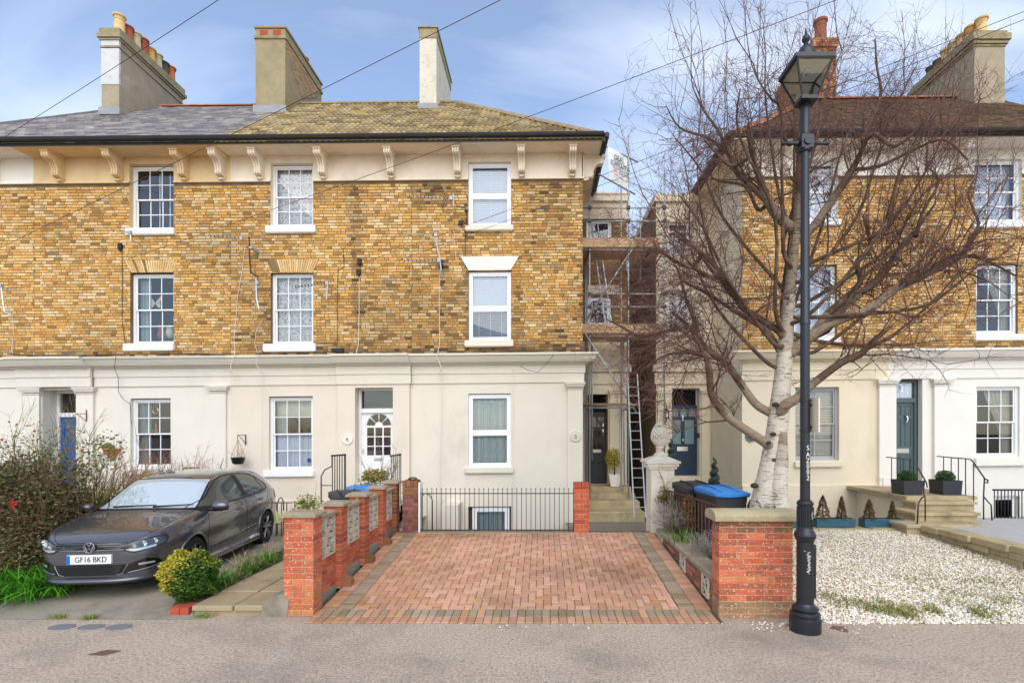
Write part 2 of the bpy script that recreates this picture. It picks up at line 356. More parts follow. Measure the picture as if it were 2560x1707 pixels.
for k in range(2):
    mb = MB(); mb.box(-4.56+k*0.115, -4.455+k*0.115, 6.38, 6.59, -0.05, 0.105, lin(176,78,58)); mb.build('edging_brick', m_red_clean, path)
bed = MB(); bed.grid(lambda u, v: (-4.72+0.43*u, 6.60+4.4*v, 0.125+0.012*math.sin(v*23+u*5)-(0.12 if u == 0 or v == 0 else 0)), 8, 60); struct(bed.build('flower_bed', m_earth))
# lower fronts of the houses, and level ground under the left garden
plane('garden_soil', -16, -7.0, 6.32, 12.4, 0.07, m_earth, 12, 8, lambda x, y: 0.10+0.02*math.sin(x*3+y*2)+0.02*(y-6.3))
plane('left_forecourt', -7.6, -2.95, 9.6, FD+0.2, 0.09, m_concrete, 4, 4, lambda x, y: 0.10)
# path to house 5
mb = MB(); mb.grid(lambda u, v: (0.6+2.7*u, 9.93+3.6*v, 0.325-0.42*v**0.8), 6, 10); struct(mb.build('side_path', mat('worn_setts', lin(128,118,100), 0.95, var=0.2, vs=5, fine=0.3, fs=50, bump=0.6, bs=40, stains=((lin(190,182,166), 16, 0.56, 0.66, 0.6, 1),)))) 
st5 = thing('stone_steps', 'worn sandstone steps rising to the dark grey door behind the scaffolding', 'steps', (1.7,13.5,-0.1))
for k, (y0, z0, z1) in enumerate(((13.45,-0.5,0.17),(14.05,-0.5,0.36),(14.65,-0.5,0.50),(15.15,-0.5,0.635))):
    mb = MB(); mb.cbox(PX(1440,15), PX(1592,14.3)+0.02*(3-k), y0, y0+(0.7 if k < 3 else 1.0), z0, z1, 0.02); mb.build('step', m_stone, st5)
# gravel forecourt, its kerbs and the raised terrace on the right
def gz(x, y): return 0.0 + max(0.0, min(1.0, (y-6.3)/4.2))*0.30
mb = MB(); mb.grid(lambda u, v: (2.9+4.7*u, 6.2+4.3*v - (0.22*max(0,u-0.6)*(1-v)*2.4), gz(0, 6.2+4.3*v)-0.01), 30, 30); struct(mb.build('gravel_bed', mat('gravel_dust', lin(204,186,154), 0.98, var=0.2, vs=8, fine=0.3, fs=70, bump=0.6, bs=60)))
rng = np.random.default_rng(5); n = 36000
gx = rng.uniform(3.07, 7.45, n); v = rng.uniform(0, 1, n); gy = 6.12 + 4.3*v**1.25 - 0.28*np.clip((gx-5.6)/1.9, 0, 1)*(1-v)
keep = ~((gx < 3.35) & (gy < 6.3)); gx, gy = gx[keep], gy[keep]; n = len(gx)
gzv = np.clip((gy-6.3)/4.2, 0, 1)*0.30
base = np.array([(1,0,0),(0,1,0),(-1,0,0),(0,-1,0),(0.1,0.05,0.8),(-0.1,0,-0.6)]); fac = np.array([(0,1,4),(1,2,4),(2,3,4),(3,0,4),(1,0,5),(2,1,5),(3,2,5),(0,3,5)])
sc_ = rng.uniform(0.008, 0.020, (n,1,1))*rng.uniform(0.6, 1.3, (n,1,3)); jit = rng.normal(0, 0.22, (n,6,3)); th = rng.uniform(0, 6.283, n)
pv_ = (base[None]+jit)*sc_; c_, s_ = np.cos(th)[:,None], np.sin(th)[:,None]
X_ = pv_[:,:,0]*c_-pv_[:,:,1]*s_+gx[:,None]; Y_ = pv_[:,:,0]*s_+pv_[:,:,1]*c_+gy[:,None]; Z_ = pv_[:,:,2]+gzv[:,None]+0.006+rng.uniform(0,0.008,(n,1))
V = np.stack([X_,Y_,Z_],2).reshape(-1,3); F = (fac[None]+6*np.arange(n)[:,None,None]).reshape(-1,3)
pal = np.array([lin(*c) for c in ((238,230,212),(220,206,178),(240,236,226),(206,190,160),(196,170,132),(226,214,194),(168,146,116))])
pn = np.array([fbm0(a_*1.0, b_, 1.1) for a_, b_ in zip(gx, gy)])
cc = pal[rng.choice(7, n, p=(.32,.16,.30,.08,.04,.08,.02))]*rng.uniform(0.82,1.04,(n,1))*(0.92+0.34*pn)[:,None]
tag(npmesh('gravel', V, F, mat('gravel_stone', attr=True, rough=0.85, fine=0.1, fs=80), np.repeat(cc, 8, 0)), 'cream and white gravel covering the forecourt', 'gravel', kind='stuff')
edge = thing('stone_kerb', 'pale stone kerb at the back of the gravel under the planters', 'kerb', (6,10.5,0.3))
for k in range(7):
    mb = MB(); a = 3.9+k*0.53; mb.cbox(a, a+0.515, 10.30, 10.9, -1.2, 0.325+RNGP.uniform(-.006,.006), 0.015); mb.build('kerb_stone', m_stone, edge)
ter = MB(); ter.box(7.6, 15, 6.9, 11.2, -1.2, 0.40); ter = struct(ter.build('terrace', m_earth))
for i in range(9):
    for j in range(6):
        mb = MB(); a, b = 7.62+i*0.8, 7.0+j*0.7+(0.0 if i % 2 else -0.2); mb.box(a+0.005, a+0.795, max(6.9,b)+0.005, min(11.15,b+0.695), 0.395, 0.432); mb.build('paving_slab', m_greyslab, ter)
wall = thing('terrace_edge', 'low edging of layered yellow stone between gravel and grey terrace', 'edging', (7.5,8.5,0.2)); rr = random.Random(4)
for lay, (z0, z1) in enumerate(((0.0,0.14),(0.145,0.25),(0.255,0.36),(0.365,0.47))):
    y = 6.7
    while y < 10.1:
        l = rr.uniform(0.25, 0.6) if lay < 3 else rr.uniform(0.6, 0.9); e = rr.uniform(-0.02, 0.02) + (0.05 if lay == 3 else 0)
        mb = MB(); xo = 7.36+(8.5-y)*0.06; mb.cbox(xo-e, xo+0.32, y+0.004, min(10.12,y+l)-0.004, z0+rr.uniform(-.006,.006), z1+rr.uniform(-.008,.01), 0.012); mb.build('edging_stone', m_stone, wall); y += l
st3 = thing('stone_steps', 'yellow sandstone steps and landing before the grey green door', 'steps', (9,10.5,0.3))
xs0 = PX(2192,11.6)
for k, (x0, x1, y0, y1, z0, z1) in enumerate((
    (PX(2262,10.0), PX(2455,10.0), 9.95, 11.0, -0.5, 0.47), (PX(2283,10.4), PX(2448,10.4), 10.35, 11.1, 0.0, 0.635), (PX(2285,10.8), PX(2440,10.8), 10.75, 11.2, 0.3, 0.80))):
    mb = MB(); mb.cbox(x0, x1, y0, y1, z1-0.06, z1, 0.012); mb.box(x0+0.04, x1-0.04, y0+0.05, y1, z0, z1-0.062); mb.build('step', m_stone, st3)
mb = MB(); mb.cbox(PX(2262,11.1), PX(2440,11.1), 11.05, FD+0.3, 0.80, 0.875, 0.015); mb.prism([(PX(2192,12.3),12.35),(PX(2262,11.1)+0.002,11.06),(PX(2262,11.1)+0.002,FD+0.3),(PX(2192,12.3),FD+0.3)], 0.80, 0.873, 'z'); mb.build('landing', m_stone, st3)
mb = MB(); mb.box(PX(2200,12.3), PX(2438,11.1), 11.3, FD+0.2, -1.2, 0.79); mb.prism([(PX(2200,12.3),12.3),(PX(2275,11.1),11.12),(PX(2275,11.1),12.3)], -1.2, 0.79, 'z'); mb.build('landing_base', m_cream2, st3)
# ------------------------------------------------------------------ house building kit
def rects_minus(x0, x1, z0, z1, ops):
    xs = sorted({x0, x1, *[min(max(v, x0), x1) for o in ops for v in o[:2]]})
    zs = sorted({z0, z1, *[min(max(v, z0), z1) for o in ops for v in o[2:4]]})
    out = []
    for j in range(len(zs)-1):
        run = None
        for i in range(len(xs)-1):
            mx, mz = (xs[i]+xs[i+1])/2, (zs[j]+zs[j+1])/2
            free = not any(o[0] < mx < o[1] and o[2] < mz < o[3] for o in ops)
            if free:
                run = [xs[i], xs[i+1]] if run is None else [run[0], xs[i+1]]
            if (not free or i == len(xs)-2) and run:
                out.append((run[0], run[1], zs[j], zs[j+1])); run = None
    return out
def sheet(mb, x0, x1, z0, z1, ops, y):
    for a, b, c, d in rects_minus(x0, x1, z0, z1, ops):
        n = max(1, int((b-a)/2.0))
        for k in range(n):
            u, w = a+(b-a)*k/n, a+(b-a)*(k+1)/n
            mb.quad((u,y,c),(w,y,c),(w,y,d),(u,y,d))
def reveals(mb, o, y0, y1):
    a, b, c, d = o
    mb.quad((a,y0,c),(a,y1,c),(a,y1,d),(a,y0,d)); mb.quad((b,y1,c),(b,y0,c),(b,y0,d),(b,y1,d))
    mb.quad((a,y0,d),(a,y1,d),(b,y1,d),(b,y0,d)); mb.quad((a,y1,c),(a,y0,c),(b,y0,c),(b,y1,c))

def hash01(*a):
    x = math.sin(sum(v*w for v, w in zip(a, (12.9898, 78.233, 37.719)))) * 43758.5453
    return x - math.floor(x)
def vnoise(x, z, s):
    x *= s; z *= s; i, j = math.floor(x), math.floor(z); fx, fz = x-i, z-j
    fx = fx*fx*(3-2*fx); fz = fz*fz*(3-2*fz)
    h = lambda a, b: hash01(a, b, 3.1)
    return (h(i,j)*(1-fx)+h(i+1,j)*fx)*(1-fz) + (h(i,j+1)*(1-fx)+h(i+1,j+1)*fx)*fz
def fbm(x, z, s): return 0.55*vnoise(x,z,s) + 0.3*vnoise(x+7,z+3,s*2.3) + 0.15*vnoise(x+1,z+9,s*5)

STOCK = [lin(*c) for c in ((224,174,98),(218,164,84),(230,188,120),(210,154,76),(234,202,146),(200,144,70),(224,182,116),(188,134,66),(228,190,132),(208,164,98),(172,120,60),(236,212,166))]
SOOT = lin(62,50,38)
def stock_col(rng, x, z, dark, zb, pale):
    c = np.array(STOCK[min(len(STOCK)-1, int(abs(rng.gauss(0, 0.42))*len(STOCK)))])
    n = fbm(x, z, 0.7)
    k = 0.0
    if rng.random() < 0.06 + dark*0.26: k = rng.uniform(0.12, 0.55)
    k += max(0, n-0.47)*1.9*dark
    low = max(0, 1-(z-zb)/0.35); k = max(k, low*rng.uniform(0.25, 1.0)*(0.4+dark))
    low2 = max(0, 1-(z-zb)/2.2); k += low2*0.42*dark*rng.random()
    for (sx, sw, z0, z1) in STREAKS:
        if abs(x-sx) < sw*1.6 and z0 < z < z1: k = max(k, rng.uniform(0.35, 1.0)*max(0.25, 1-abs(x-sx)/sw/1.6))
    if rng.random() < 0.07*pale+0.04: c = np.array(lin(236,212,166))
    k = min(k + 0.10*max(0, fbm(x+31, z*0.6, 0.35)-0.35)*3*(0.4+dark), 0.95)
    c = c*0.72 + np.array(lin(212,166,98))*0.28
    c = c*(1-k) + np.array(SOOT)*k
    return tuple(c*rng.uniform(0.86, 1.04))
STREAKS = [(PX(880,FD), 0.16, 7.0, 8.6), (PX(880,FD), 0.10, 4.9, 6.9), (PX(1100,FD), 0.13, 5.0, 6.6), (PX(1170,FD)-0.08, 0.1, 4.3, 8.6), (PX(1286,FD)+0.02, 0.09, 4.3, 6.2), (PX(880,FD)+0.12, 0.12, 5.0, 5.7)]

def brick_mesh(l, h, dep, mb, x, y, z, col, rng):
    j = lambda: rng.uniform(-0.0025, 0.0025)
    x0, x1, z0, z1 = x+j(), x+l+j(), z+j(), z+h+j(); y0 = y - dep - rng.uniform(0, 0.006)
    c = 0.004
    mb.add([(x0,y,z0),(x1,y,z0),(x1,y,z1),(x0,y,z1),(x0+c,y0,z0+c),(x1-c,y0,z0+c),(x1-c,y0,z1-c),(x0+c,y0,z1-c)],
           [(4,5,6,7),(0,1,5,4),(1,2,6,5),(2,3,7,6),(3,0,4,7)], col)
_bm_cache = {}
def brick_shared(l, col, rng, matl):
    q = tuple(round(c*60)/60 + 0.003 for c in col); key = (round(l,3), q, matl.name)
    if key not in _bm_cache:
        mb = MB(); brick_mesh(l, 0.065, 0.008, mb, 0, 0, 0, q, rng); _bm_cache[key] = mb.mesh('brick', matl)
    return _bm_cache[key]

def brick_face(house, x0, x1, z0, z1, ops, y, seed, dark, pale, nobj=300, english=False):
    rng = random.Random(seed); ch, g = 0.075, 0.010
    rest = MB(T=shear); singles = []
    nrow = int((z1-z0)/ch + 0.01)
    for r in range(nrow):
        z = z0 + r*ch + g/2
        x = x0 - rng.uniform(0, 0.05) - (0.17 if r % 2 else 0.0)
        k = r % 2
        while x < x1:
            l = (0.215 if k % 2 == 0 else 0.103) * rng.uniform(0.96, 1.04)
            if rng.random() < 0.18: k += 1
            a, b = max(x, x0+0.002), min(x+l, x1-0.002)
            segs = [(a, b)]
            for o in ops:
                if o[2] < z+0.04 and o[3] > z+0.03:
                    n2 = []
                    for (s, e) in segs:
                        if e <= o[0] or s >= o[1]: n2.append((s, e))
                        else:
                            if s < o[0]-0.03: n2.append((s, o[0]-0.002))
                            if e > o[1]+0.03: n2.append((o[1]+0.002, e))
                    segs = n2
            for (s, e) in segs:
                if e-s < 0.03: continue
                col = stock_col(rng, s, z, dark, z0, pale)
                if e-s > 0.205: singles.append((s, z, e-s, col))
                else: brick_mesh(e-s, 0.065, 0.008, rest, s, y, z, col, rng)
            x += l + g; k += 1
    keep = set(rng.sample(range(len(singles)), min(nobj, len(singles))))
    for i, (s, z, l, col) in enumerate(singles):
        if i in keep: link('brick', brick_shared(round(l/0.006)*0.006, col, rng, m_brick), house, (s, y, z+sag(s)))
        else: brick_mesh(l, 0.065, 0.008, rest, s, y, z, col, rng)
    stuff(rest.build('brickwork', m_brick, house))

# ---- windows
m_lace = mat('lace_curtain', lin(226,222,214), 0.9, var=0.10, vs=9, stains=((lin(120,128,140), 17, 0.50, 0.58, 0.75, 1),))
m_sheer = mat('sheer_curtain', lin(222,226,236), 0.9, var=0.06, vs=4)
m_grey_curt = mat('grey_green_curtain', lin(172,186,186), 0.9, var=0.08, vs=4)
m_cream_curt = mat('cream_curtain', lin(206,200,182), 0.9, var=0.10, vs=4)
m_blind = mat('venetian_blind', lin(206,218,230), 0.6)
m_shutter = mat('shutter_slats', lin(214,208,196), 0.55, var=0.04, vs=6)
m_lavender = mat('lavender_wallpaper', lin(122,116,124), 0.9, var=0.06, vs=2)
def wavy(x0, x1, z0, z1, y, amp=0.03, waves=9, gather=0.0, seed=0):
    rng = random.Random(seed); ph = rng.uniform(0, 6); w2 = waves*rng.uniform(1.6, 2.3)
    def fn(u, v):
        g = gather*(v)
        x = x0 + (x1-x0)*u
        return (x, y + amp*math.sin(u*waves*6.283+ph+0.5*v) + amp*0.4*math.sin(u*w2*6.283), z0+(z1-z0)*v)
    mb = MB(T=shear); mb.grid(fn, max(24, waves*8), 4); return mb
def slats(x0, x1, z0, z1, y, pitch=0.05, d=0.045, tilt=0.02):
    mb = MB(T=shear); n = int((z1-z0)/pitch)
    for i in range(n):
        z = z0 + i*pitch
        mb.add([(x0,y,z),(x1,y,z),(x1,y+d,z+tilt),(x0,y+d,z+tilt),(x0,y,z+0.004),(x1,y,z+0.004),(x1,y+d,z+tilt+0.004),(x0,y+d,z+tilt+0.004)],[(0,1,5,4),(4,5,6,7),(3,2,1,0),(2,3,7,6)])
    for f in (0.18, 0.5, 0.82):
        x = x0+(x1-x0)*f; mb.box(x-0.004, x+0.004, y-0.006, y-0.003, z0, z1)
    return mb
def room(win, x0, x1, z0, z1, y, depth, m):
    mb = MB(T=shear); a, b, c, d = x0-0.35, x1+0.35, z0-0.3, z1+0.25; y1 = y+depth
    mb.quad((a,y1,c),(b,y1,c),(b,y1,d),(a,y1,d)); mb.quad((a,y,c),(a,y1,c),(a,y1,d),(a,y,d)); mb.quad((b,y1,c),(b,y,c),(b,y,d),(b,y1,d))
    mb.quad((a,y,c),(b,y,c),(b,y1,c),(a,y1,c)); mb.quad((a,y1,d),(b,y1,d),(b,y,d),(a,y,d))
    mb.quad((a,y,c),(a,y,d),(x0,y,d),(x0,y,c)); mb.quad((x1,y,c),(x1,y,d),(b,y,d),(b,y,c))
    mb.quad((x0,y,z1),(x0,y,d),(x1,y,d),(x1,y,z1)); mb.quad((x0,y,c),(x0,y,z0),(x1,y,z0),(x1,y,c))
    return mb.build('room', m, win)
def sash_window(house, o, y, cols=3, rows=4, m=None, fr=0.055, bar=0.02, depth=1.4, mr=None, label=None):
    """two sashes, the upper one standing in front"""
    m = m or m_paint; x0, x1, z0, z1 = o; mid = z0 + (z1-z0)*0.5
    f = MB(T=shear)
    f.box(x0, x0+fr, y, y+0.09, z0, z1); f.box(x1-fr, x1, y, y+0.09, z0, z1); f.box(x0+fr, x1-fr, y, y+0.09, z1-fr*0.9, z1); f.box(x0+fr, x1-fr, y, y+0.10, z0, z0+fr*0.8)
    win = f.build('window', m, house)
    if label: win['label'] = label
    for up in (1, 0):
        a, b = x0+fr+0.002, x1-fr-0.002
        c, d = (mid-0.018, z1-fr*0.9-0.002) if up else (z0+fr*0.8+0.002, mid+0.018)
        ys = y+0.022 if up else y+0.052; st = 0.035
        s = MB(T=shear); h = rows//2
        s.box(a, a+st, ys, ys+0.028, c, d); s.box(b-st, b, ys, ys+0.028, c, d)
        s.box(a+st, b-st, ys, ys+0.028, d-0.035, d); s.box(a+st, b-st, ys, ys+0.028, c, c+(0.035 if up else 0.06))
        ia, ib, ic, idd = a+st, b-st, c+(0.035 if up else 0.06), d-0.035
        for k in range(1, cols):
            x = ia+(ib-ia)*k/cols; s.box(x-bar/2, x+bar/2, ys+0.003, ys+0.025, ic, idd)
        for k in range(1, h):
            z = ic+(idd-ic)*k/h; s.box(ia, ib, ys+0.005, ys+0.024, z-bar/2, z+bar/2)
        s.build('sash', m, win)
        for i in range(cols):
            for j in range(h):
                p = MB(T=shear); p.quad((ia+(ib-ia)*i/cols, ys+0.012, ic+(idd-ic)*j/h), (ia+(ib-ia)*(i+1)/cols, ys+0.012, ic+(idd-ic)*j/h), (ia+(ib-ia)*(i+1)/cols, ys+0.012, ic+(idd-ic)*(j+1)/h), (ia+(ib-ia)*i/cols, ys+0.012, ic+(idd-ic)*(j+1)/h))
                p.build('pane', m_glass, win)
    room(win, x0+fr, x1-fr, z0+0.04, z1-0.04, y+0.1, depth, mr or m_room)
    return win
def upvc_window(house, o, y, split=0.5, fr=0.075, depth=1.4, top_thick=0.05, m=None, single=False):
    m = m or m_upvc; x0, x1, z0, z1 = o; f = MB(T=shear); mid = z0+(z1-z0)*split
    f.cbox(x0, x0+fr, y, y+0.07, z0, z1, 0.008); f.cbox(x1-fr, x1, y, y+0.07, z0, z1, 0.008)
    f.box(x0+fr, x1-fr, y+0.002, y+0.07, z1-fr, z1); f.box(x0+fr, x1-fr, y+0.002, y+0.07, z0, z0+fr)
    if not single: f.box(x0+fr, x1-fr, y+0.004, y+0.065, mid-0.045, mid+0.045)
    win = f.build('window', m, house)
    for (c, d) in (((z0+fr, z1-fr),) if single else ((z0+fr, mid-0.045), (mid+0.045, z1-fr))):
        g = MB(T=shear); q = 0.028
        g.box(x0+fr, x0+fr+q, y+0.012, y+0.05, c, d); g.box(x1-fr-q, x1-fr, y+0.012, y+0.05, c, d); g.box(x0+fr+q, x1-fr-q, y+0.012, y+0.05, c, c+q); g.box(x0+fr+q, x1-fr-q, y+0.012, y+0.05, d-q, d)
        g.build('sash', m, win)
        p = MB(T=shear); p.quad((x0+fr,y+0.03,c),(x1-fr,y+0.03,c),(x1-fr,y+0.03,d),(x0+fr,y+0.03,d)); p.build('pane', m_glass, win)
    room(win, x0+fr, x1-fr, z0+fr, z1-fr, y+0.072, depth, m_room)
    return win
def sill(house, px0, px1, py0, py1, proj, m, px=None):
    c = px0; z1, z0 = FZ(py0, c), FZ(py1, c); mb = MB(T=shear)
    x0, x1 = FX(px0), FX(px1)
    mb.cbox(x0, x1, FD-proj, FD+0.10, z0, z1, 0.012); mb.box(x0+0.02, x1-0.02, FD-proj+0.02, FD, z0-0.02, z0-0.002)
    return mb.build('window_sill', m, house)
def OP(px0, px1, py0, py1): return (FX(px0), FX(px1), FZ(py1, px0), FZ(py0, px0))

ZC = 4.255           # top of the ground floor cornice where it meets the brick
ZF = 8.69            # bottom of the frieze
ZS = 9.34            # soffit
ZG = -1.3
def cornice(house, x0, x1, m, y=FD, ends=(0,0), proj=0.0):
    yy = y - proj
    prof = [(0.02,4.26),(-0.35,4.225),(-0.37,4.222),(-0.37,4.175),(-0.33,4.15),(-0.28,4.07),(-0.25,4.03),(-0.24,4.015),(-0.18,4.012),(-0.13,3.985),(-0.10,3.955),(-0.06,3.952),(-0.06,3.745),(-0.035,3.735),(-0.035,3.505),(0.02,3.495)]
    mb = MB(T=shear); n = max(1, int((x1-x0)/1.5))
    secs = []
    for k in range(n+1):
        u = k/n; x = x0+(x1-x0)*u
        secs.append([(x + (ends[0]*q if k == 0 else ends[1]*-q if k == n else 0), yy+q, z) for q, z in prof])
    mb.ring(secs); mb.add([tuple(p) for p in secs[0]], [tuple(range(len(prof)))]); mb.add([tuple(p) for p in secs[-1]], [tuple(range(len(prof)-1,-1,-1))])
    return mb.build('cornice', m, house)
def capital(mb, x0, x1, y, zt, e=0.07):
    h = 0.17; mb.box(x0-e, x1+e, y-e, y+0.1, zt-0.035, zt); mb.box(x0-e*0.75, x1+e*0.75, y-e*0.75, y+0.1, zt-0.075, zt-0.037)
    mb.box(x0-e*0.45, x1+e*0.45, y-e*0.45, y+0.1, zt-0.115, zt-0.077); mb.box(x0-e*0.3, x1+e*0.3, y-e*0.3, y+0.1, zt-h, zt-0.15)
def bracket_meshes():
    prof = [(0,9.255),(-0.50,9.255),(-0.515,9.21),(-0.50,9.16),(-0.455,9.135),(-0.40,9.14),(-0.345,9.12),(-0.29,9.07),(-0.25,9.0),(-0.225,8.93),(-0.24,8.87),(-0.225,8.82),(-0.17,8.79),(-0.11,8.80),(-0.08,8.77),(0,8.765)]
    a = MB(); a.prism([(FD+p[0]*0.97+0.0, p[1]) for p in prof], -0.085, 0.085, 'x')
    for k in (-0.062, 0.0, 0.062):
        a.tube([(k, FD+q[0]*0.985, q[1]-0.004) for q in prof[1:15]], 0.026, 6)
    a.box(-0.12, 0.12, FD-0.56, FD, 9.29, 9.338); a.box(-0.105, 0.105, FD-0.535, FD, 9.257, 9.288)
    a.prism([(FD,8.763),(FD-0.13,8.763),(FD-0.12,8.72),(FD-0.06,8.69),(FD,8.685)], -0.07, 0.07, 'x')
    for k in range(5):
        t = k/4*math.pi; a.tube([(0,FD-0.115,8.745),(0.05*math.cos(t),FD-0.13,8.735-0.035*math.sin(t))], [0.02,0.012], 5)
    return a
BR = bracket_meshes()
_br = {}
def bracket(house, x, m):
    if m.name not in _br: _br[m.name] = BR.mesh('bracket', m, 40)
    return link('bracket', _br[m.name], house, (x, 0, sag(x)))

def door_panels(mb, x0, x1, z0, z1, y, panels, rec=0.018):
    """a door leaf whose panels are set back: panels are (u0,u1,v0,v1) fractions"""
    w, h = x1-x0, z1-z0; ops = [(x0+w*a, x0+w*b, z0+h*c, z0+h*d) for a,b,c,d in panels]
    for a,b,c,d in rects_minus(x0, x1, z0, z1, ops): mb.quad((a,y,c),(b,y,c),(b,y,d),(a,y,d))
    for o in ops:
        reveals(mb, o, y, y+rec); a,b,c,d = o; i = 0.035
        mb.quad((a,y+rec,c),(b,y+rec,c),(b,y+rec,d),(a,y+rec,d)); mb.cbox(a+i, b-i, y+rec-0.012, y+rec+0.01, c+i, d-i, 0.008)
    mb.box(x0, x1, y+rec+0.02, y+rec+0.04, z0, z1)

def roof_slope(x0, x1, y0, z0, t0, t1, pitch): pass

# ------------------------------------------------------------------ the terrace on the left: four houses
EY, EZ, PITCH, RT = 12.66, 9.40, 0.833, 4.2        # eaves line, pitch and run of the roof
XE = PX(1511, 12.66)                                 # right-hand end of the eaves
XL = -17.2
H_END = thing('terraced_house', 'cream rendered end house at the left edge of the picture beside the blue door', 'house', (-15,FD,0), 'houses of the terrace')
H_A = thing('terraced_house', 'yellow brick house with blue front door, tan frieze and slate roof', 'house', (-10.5,FD,0), 'houses of the terrace')
H_B = thing('terraced_house', 'yellow brick house with white arched glazed door and lace curtained windows', 'house', (-5.6,FD,0), 'houses of the terrace')
H_C = thing('terraced_house', 'yellow brick house at the terrace end with white plastic windows beside the scaffolding', 'house', (-1.1,FD,0), 'houses of the terrace')
H_4 = thing('semi_detached_house', 'cream rendered brick house with navy blue door behind the birch tree', 'house', (7,FD,0), 'pair of houses on the right')
H_3 = thing('semi_detached_house', 'bright white rendered brick house with grey green door numbered 3', 'house', (11.5,FD,0), 'pair of houses on the right')
# children are built in world space, so each Empty's offset is undone through the parent inverse at the end
X_EA, X_AB, X_BC, X_C = -12.95, -7.94, -3.32, FX(1457)

W = {  # openings on the facade, from the photograph
 'A2': OP(326,436,412,577), 'A1': OP(326,434,682,862), 'A0': OP(326,427,996,1172),
 'B2': OP(678,784,409,567), 'B1': OP(677,783,681,862), 'B0': OP(672,782,991,1178), 'BD': OP(891,985,970,1238),
 'C2': OP(1171,1278,406,566), 'C1': OP(1171,1278,678,852), 'C0': OP(1171,1277,984,1168), 'Cb': OP(1170,1278,1266,1340),
 'AD': OP(106,197,975,1245),
}
BW = 0.0
def facade(house, x0, x1, ops, m_ground, m_fr, seed, dark, pale, mort, nobj=300):
    g = MB(T=shear); sheet(g, x0, x1, ZG, ZC, ops, FD)
    for o in ops:
        if o[3] < 4.0 and o not in (W['BD'],): reveals(g, o, FD, FD+0.16)
    g.build('ground_floor_wall', m_ground, house)
    b = MB(T=shear); sheet(b, x0, x1, ZC-0.02, ZF, ops, FD+0.004)
    for o in ops:
        if o[3] > 4.3 and o[3] < ZF: reveals(b, (o[0],o[1],o[2],o[3]), FD+0.002, FD+0.16)
    b.build('wall', mort, house)
    brick_face(house, x0, x1, ZC, ZF-0.012, ops, FD+0.004, seed, dark, pale, nobj)
    f = MB(T=shear); y = FD-0.03; sheet(f, x0, x1, ZF, ZS+0.1, ops, y); cut = [o for o in ops if o[3] > ZF]
    xs = [x0] + [v for o in sorted(cut) for v in o[:2]] + [x1]
    for i in range(0, len(xs), 2):
        f.box(xs[i], xs[i+1], FD-0.055, FD, ZF-0.012, ZF+0.02)
    for o in cut: reveals(f, o, y, FD+0.16)
    f.build('frieze', m_fr, house)
    s = MB(T=shear); s.quad((x0,EY-0.02,ZS-0.03),(x1,EY-0.02,ZS-0.03),(x1,FD,ZS),(x0,FD,ZS)); s.build('soffit', m_fr, house)
    gt = MB(T=shear); n = max(2, int((x1-x0)/0.9)); xa = x1 if house is not H_C else XE-0.02
    prof = [(0.02,ZS-0.035),(0.02,9.40),(-0.03,9.38),(-0.045,9.39),(-0.06,9.40),(-0.09,9.40),(-0.11,9.44),(-0.115,9.475),(-0.10,9.475),(-0.05,9.43)]
    prof = [(EY+0.0+a-0.03, z-0.0) for a, z in prof]
    gt.ring([[(x0+(xa-x0)*k/n, p[0], p[1]-0.0) for p in prof] for k in range(n+1)])
    gt.build('gutter', m_gutter, house, 50)
m_gutter = mat('black_gutter', lin(36,34,33), 0.5, var=0.25, vs=2.5, stains=((lin(84,88,70), 5, 0.6, 0.75, 0.6, 1),))

facade(H_END, XL+0.6, X_EA, [], m_white_r, m_frieze_w, 5, 0.5, 1.0, m_mortar, 100)
facade(H_A, X_EA, X_AB, [W['A2'], W['A1'], W['A0'], W['AD']], m_white_r, m_tan, 11, 0.42, 1.6, m_mortar)
facade(H_B, X_AB, X_BC, [W['B2'], W['B1'], W['B0'], W['BD']], m_pink, m_frieze, 12, 0.62, 1.0, m_mortar)
facade(H_C, X_BC, X_C, [W['C2'], W['C1'], W['C0'], W['Cb']], m_cream, m_frieze, 13, 0.85, 0.5, m_mortar)
# brackets
for px, h, m in ((-20,H_END,m_frieze_w),(144,H_A,m_tan),(292,H_A,m_tan),(457,H_A,m_tan),(550,H_B,m_frieze),(647,H_B,m_frieze),(806,H_B,m_frieze),(977,H_B,m_frieze),(1144,H_C,m_frieze),(1304,H_C,m_frieze),(1431,H_C,m_frieze)):
    bracket(h, PX(px, 13.12), m)
sb = bracket(H_C, 0, m_frieze); sb.rotation_euler = (0,0,R(90)); sb.location = (X_C+0.03+FD, FD+0.16, sag(1))
# cornices; they break forward over the doors
cornice(H_END, XL+0.6, X_EA, m_white_r)
cornice(H_A, X_EA, FX(54), m_white_r); cornice(H_A, FX(54)+0.001, FX(238)-0.001, m_white_r, proj=0.10); cornice(H_A, FX(238), X_AB, m_white_r)
cornice(H_B, X_AB, FX(846), m_cream); cornice(H_B, FX(846)+0.001, X_BC-0.001, m_cream, proj=0.10, ends=(0,0)); cornice(H_C, X_BC, X_C, m_cream, ends=(0,1))
# side return of the cornice at the corner
cr = MB(T=shear)
for (q, z0, z1) in ((0.37,4.175,4.222),(0.30,4.07,4.173),(0.24,4.012,4.068),(0.10,3.955,4.01),(0.06,3.745,3.953)):
    cr.box(X_C-0.01, X_C+q-0.002, FD-q*0.98, FD+2.3, z0, z1)
cr.build('cornice', m_cream, H_C)
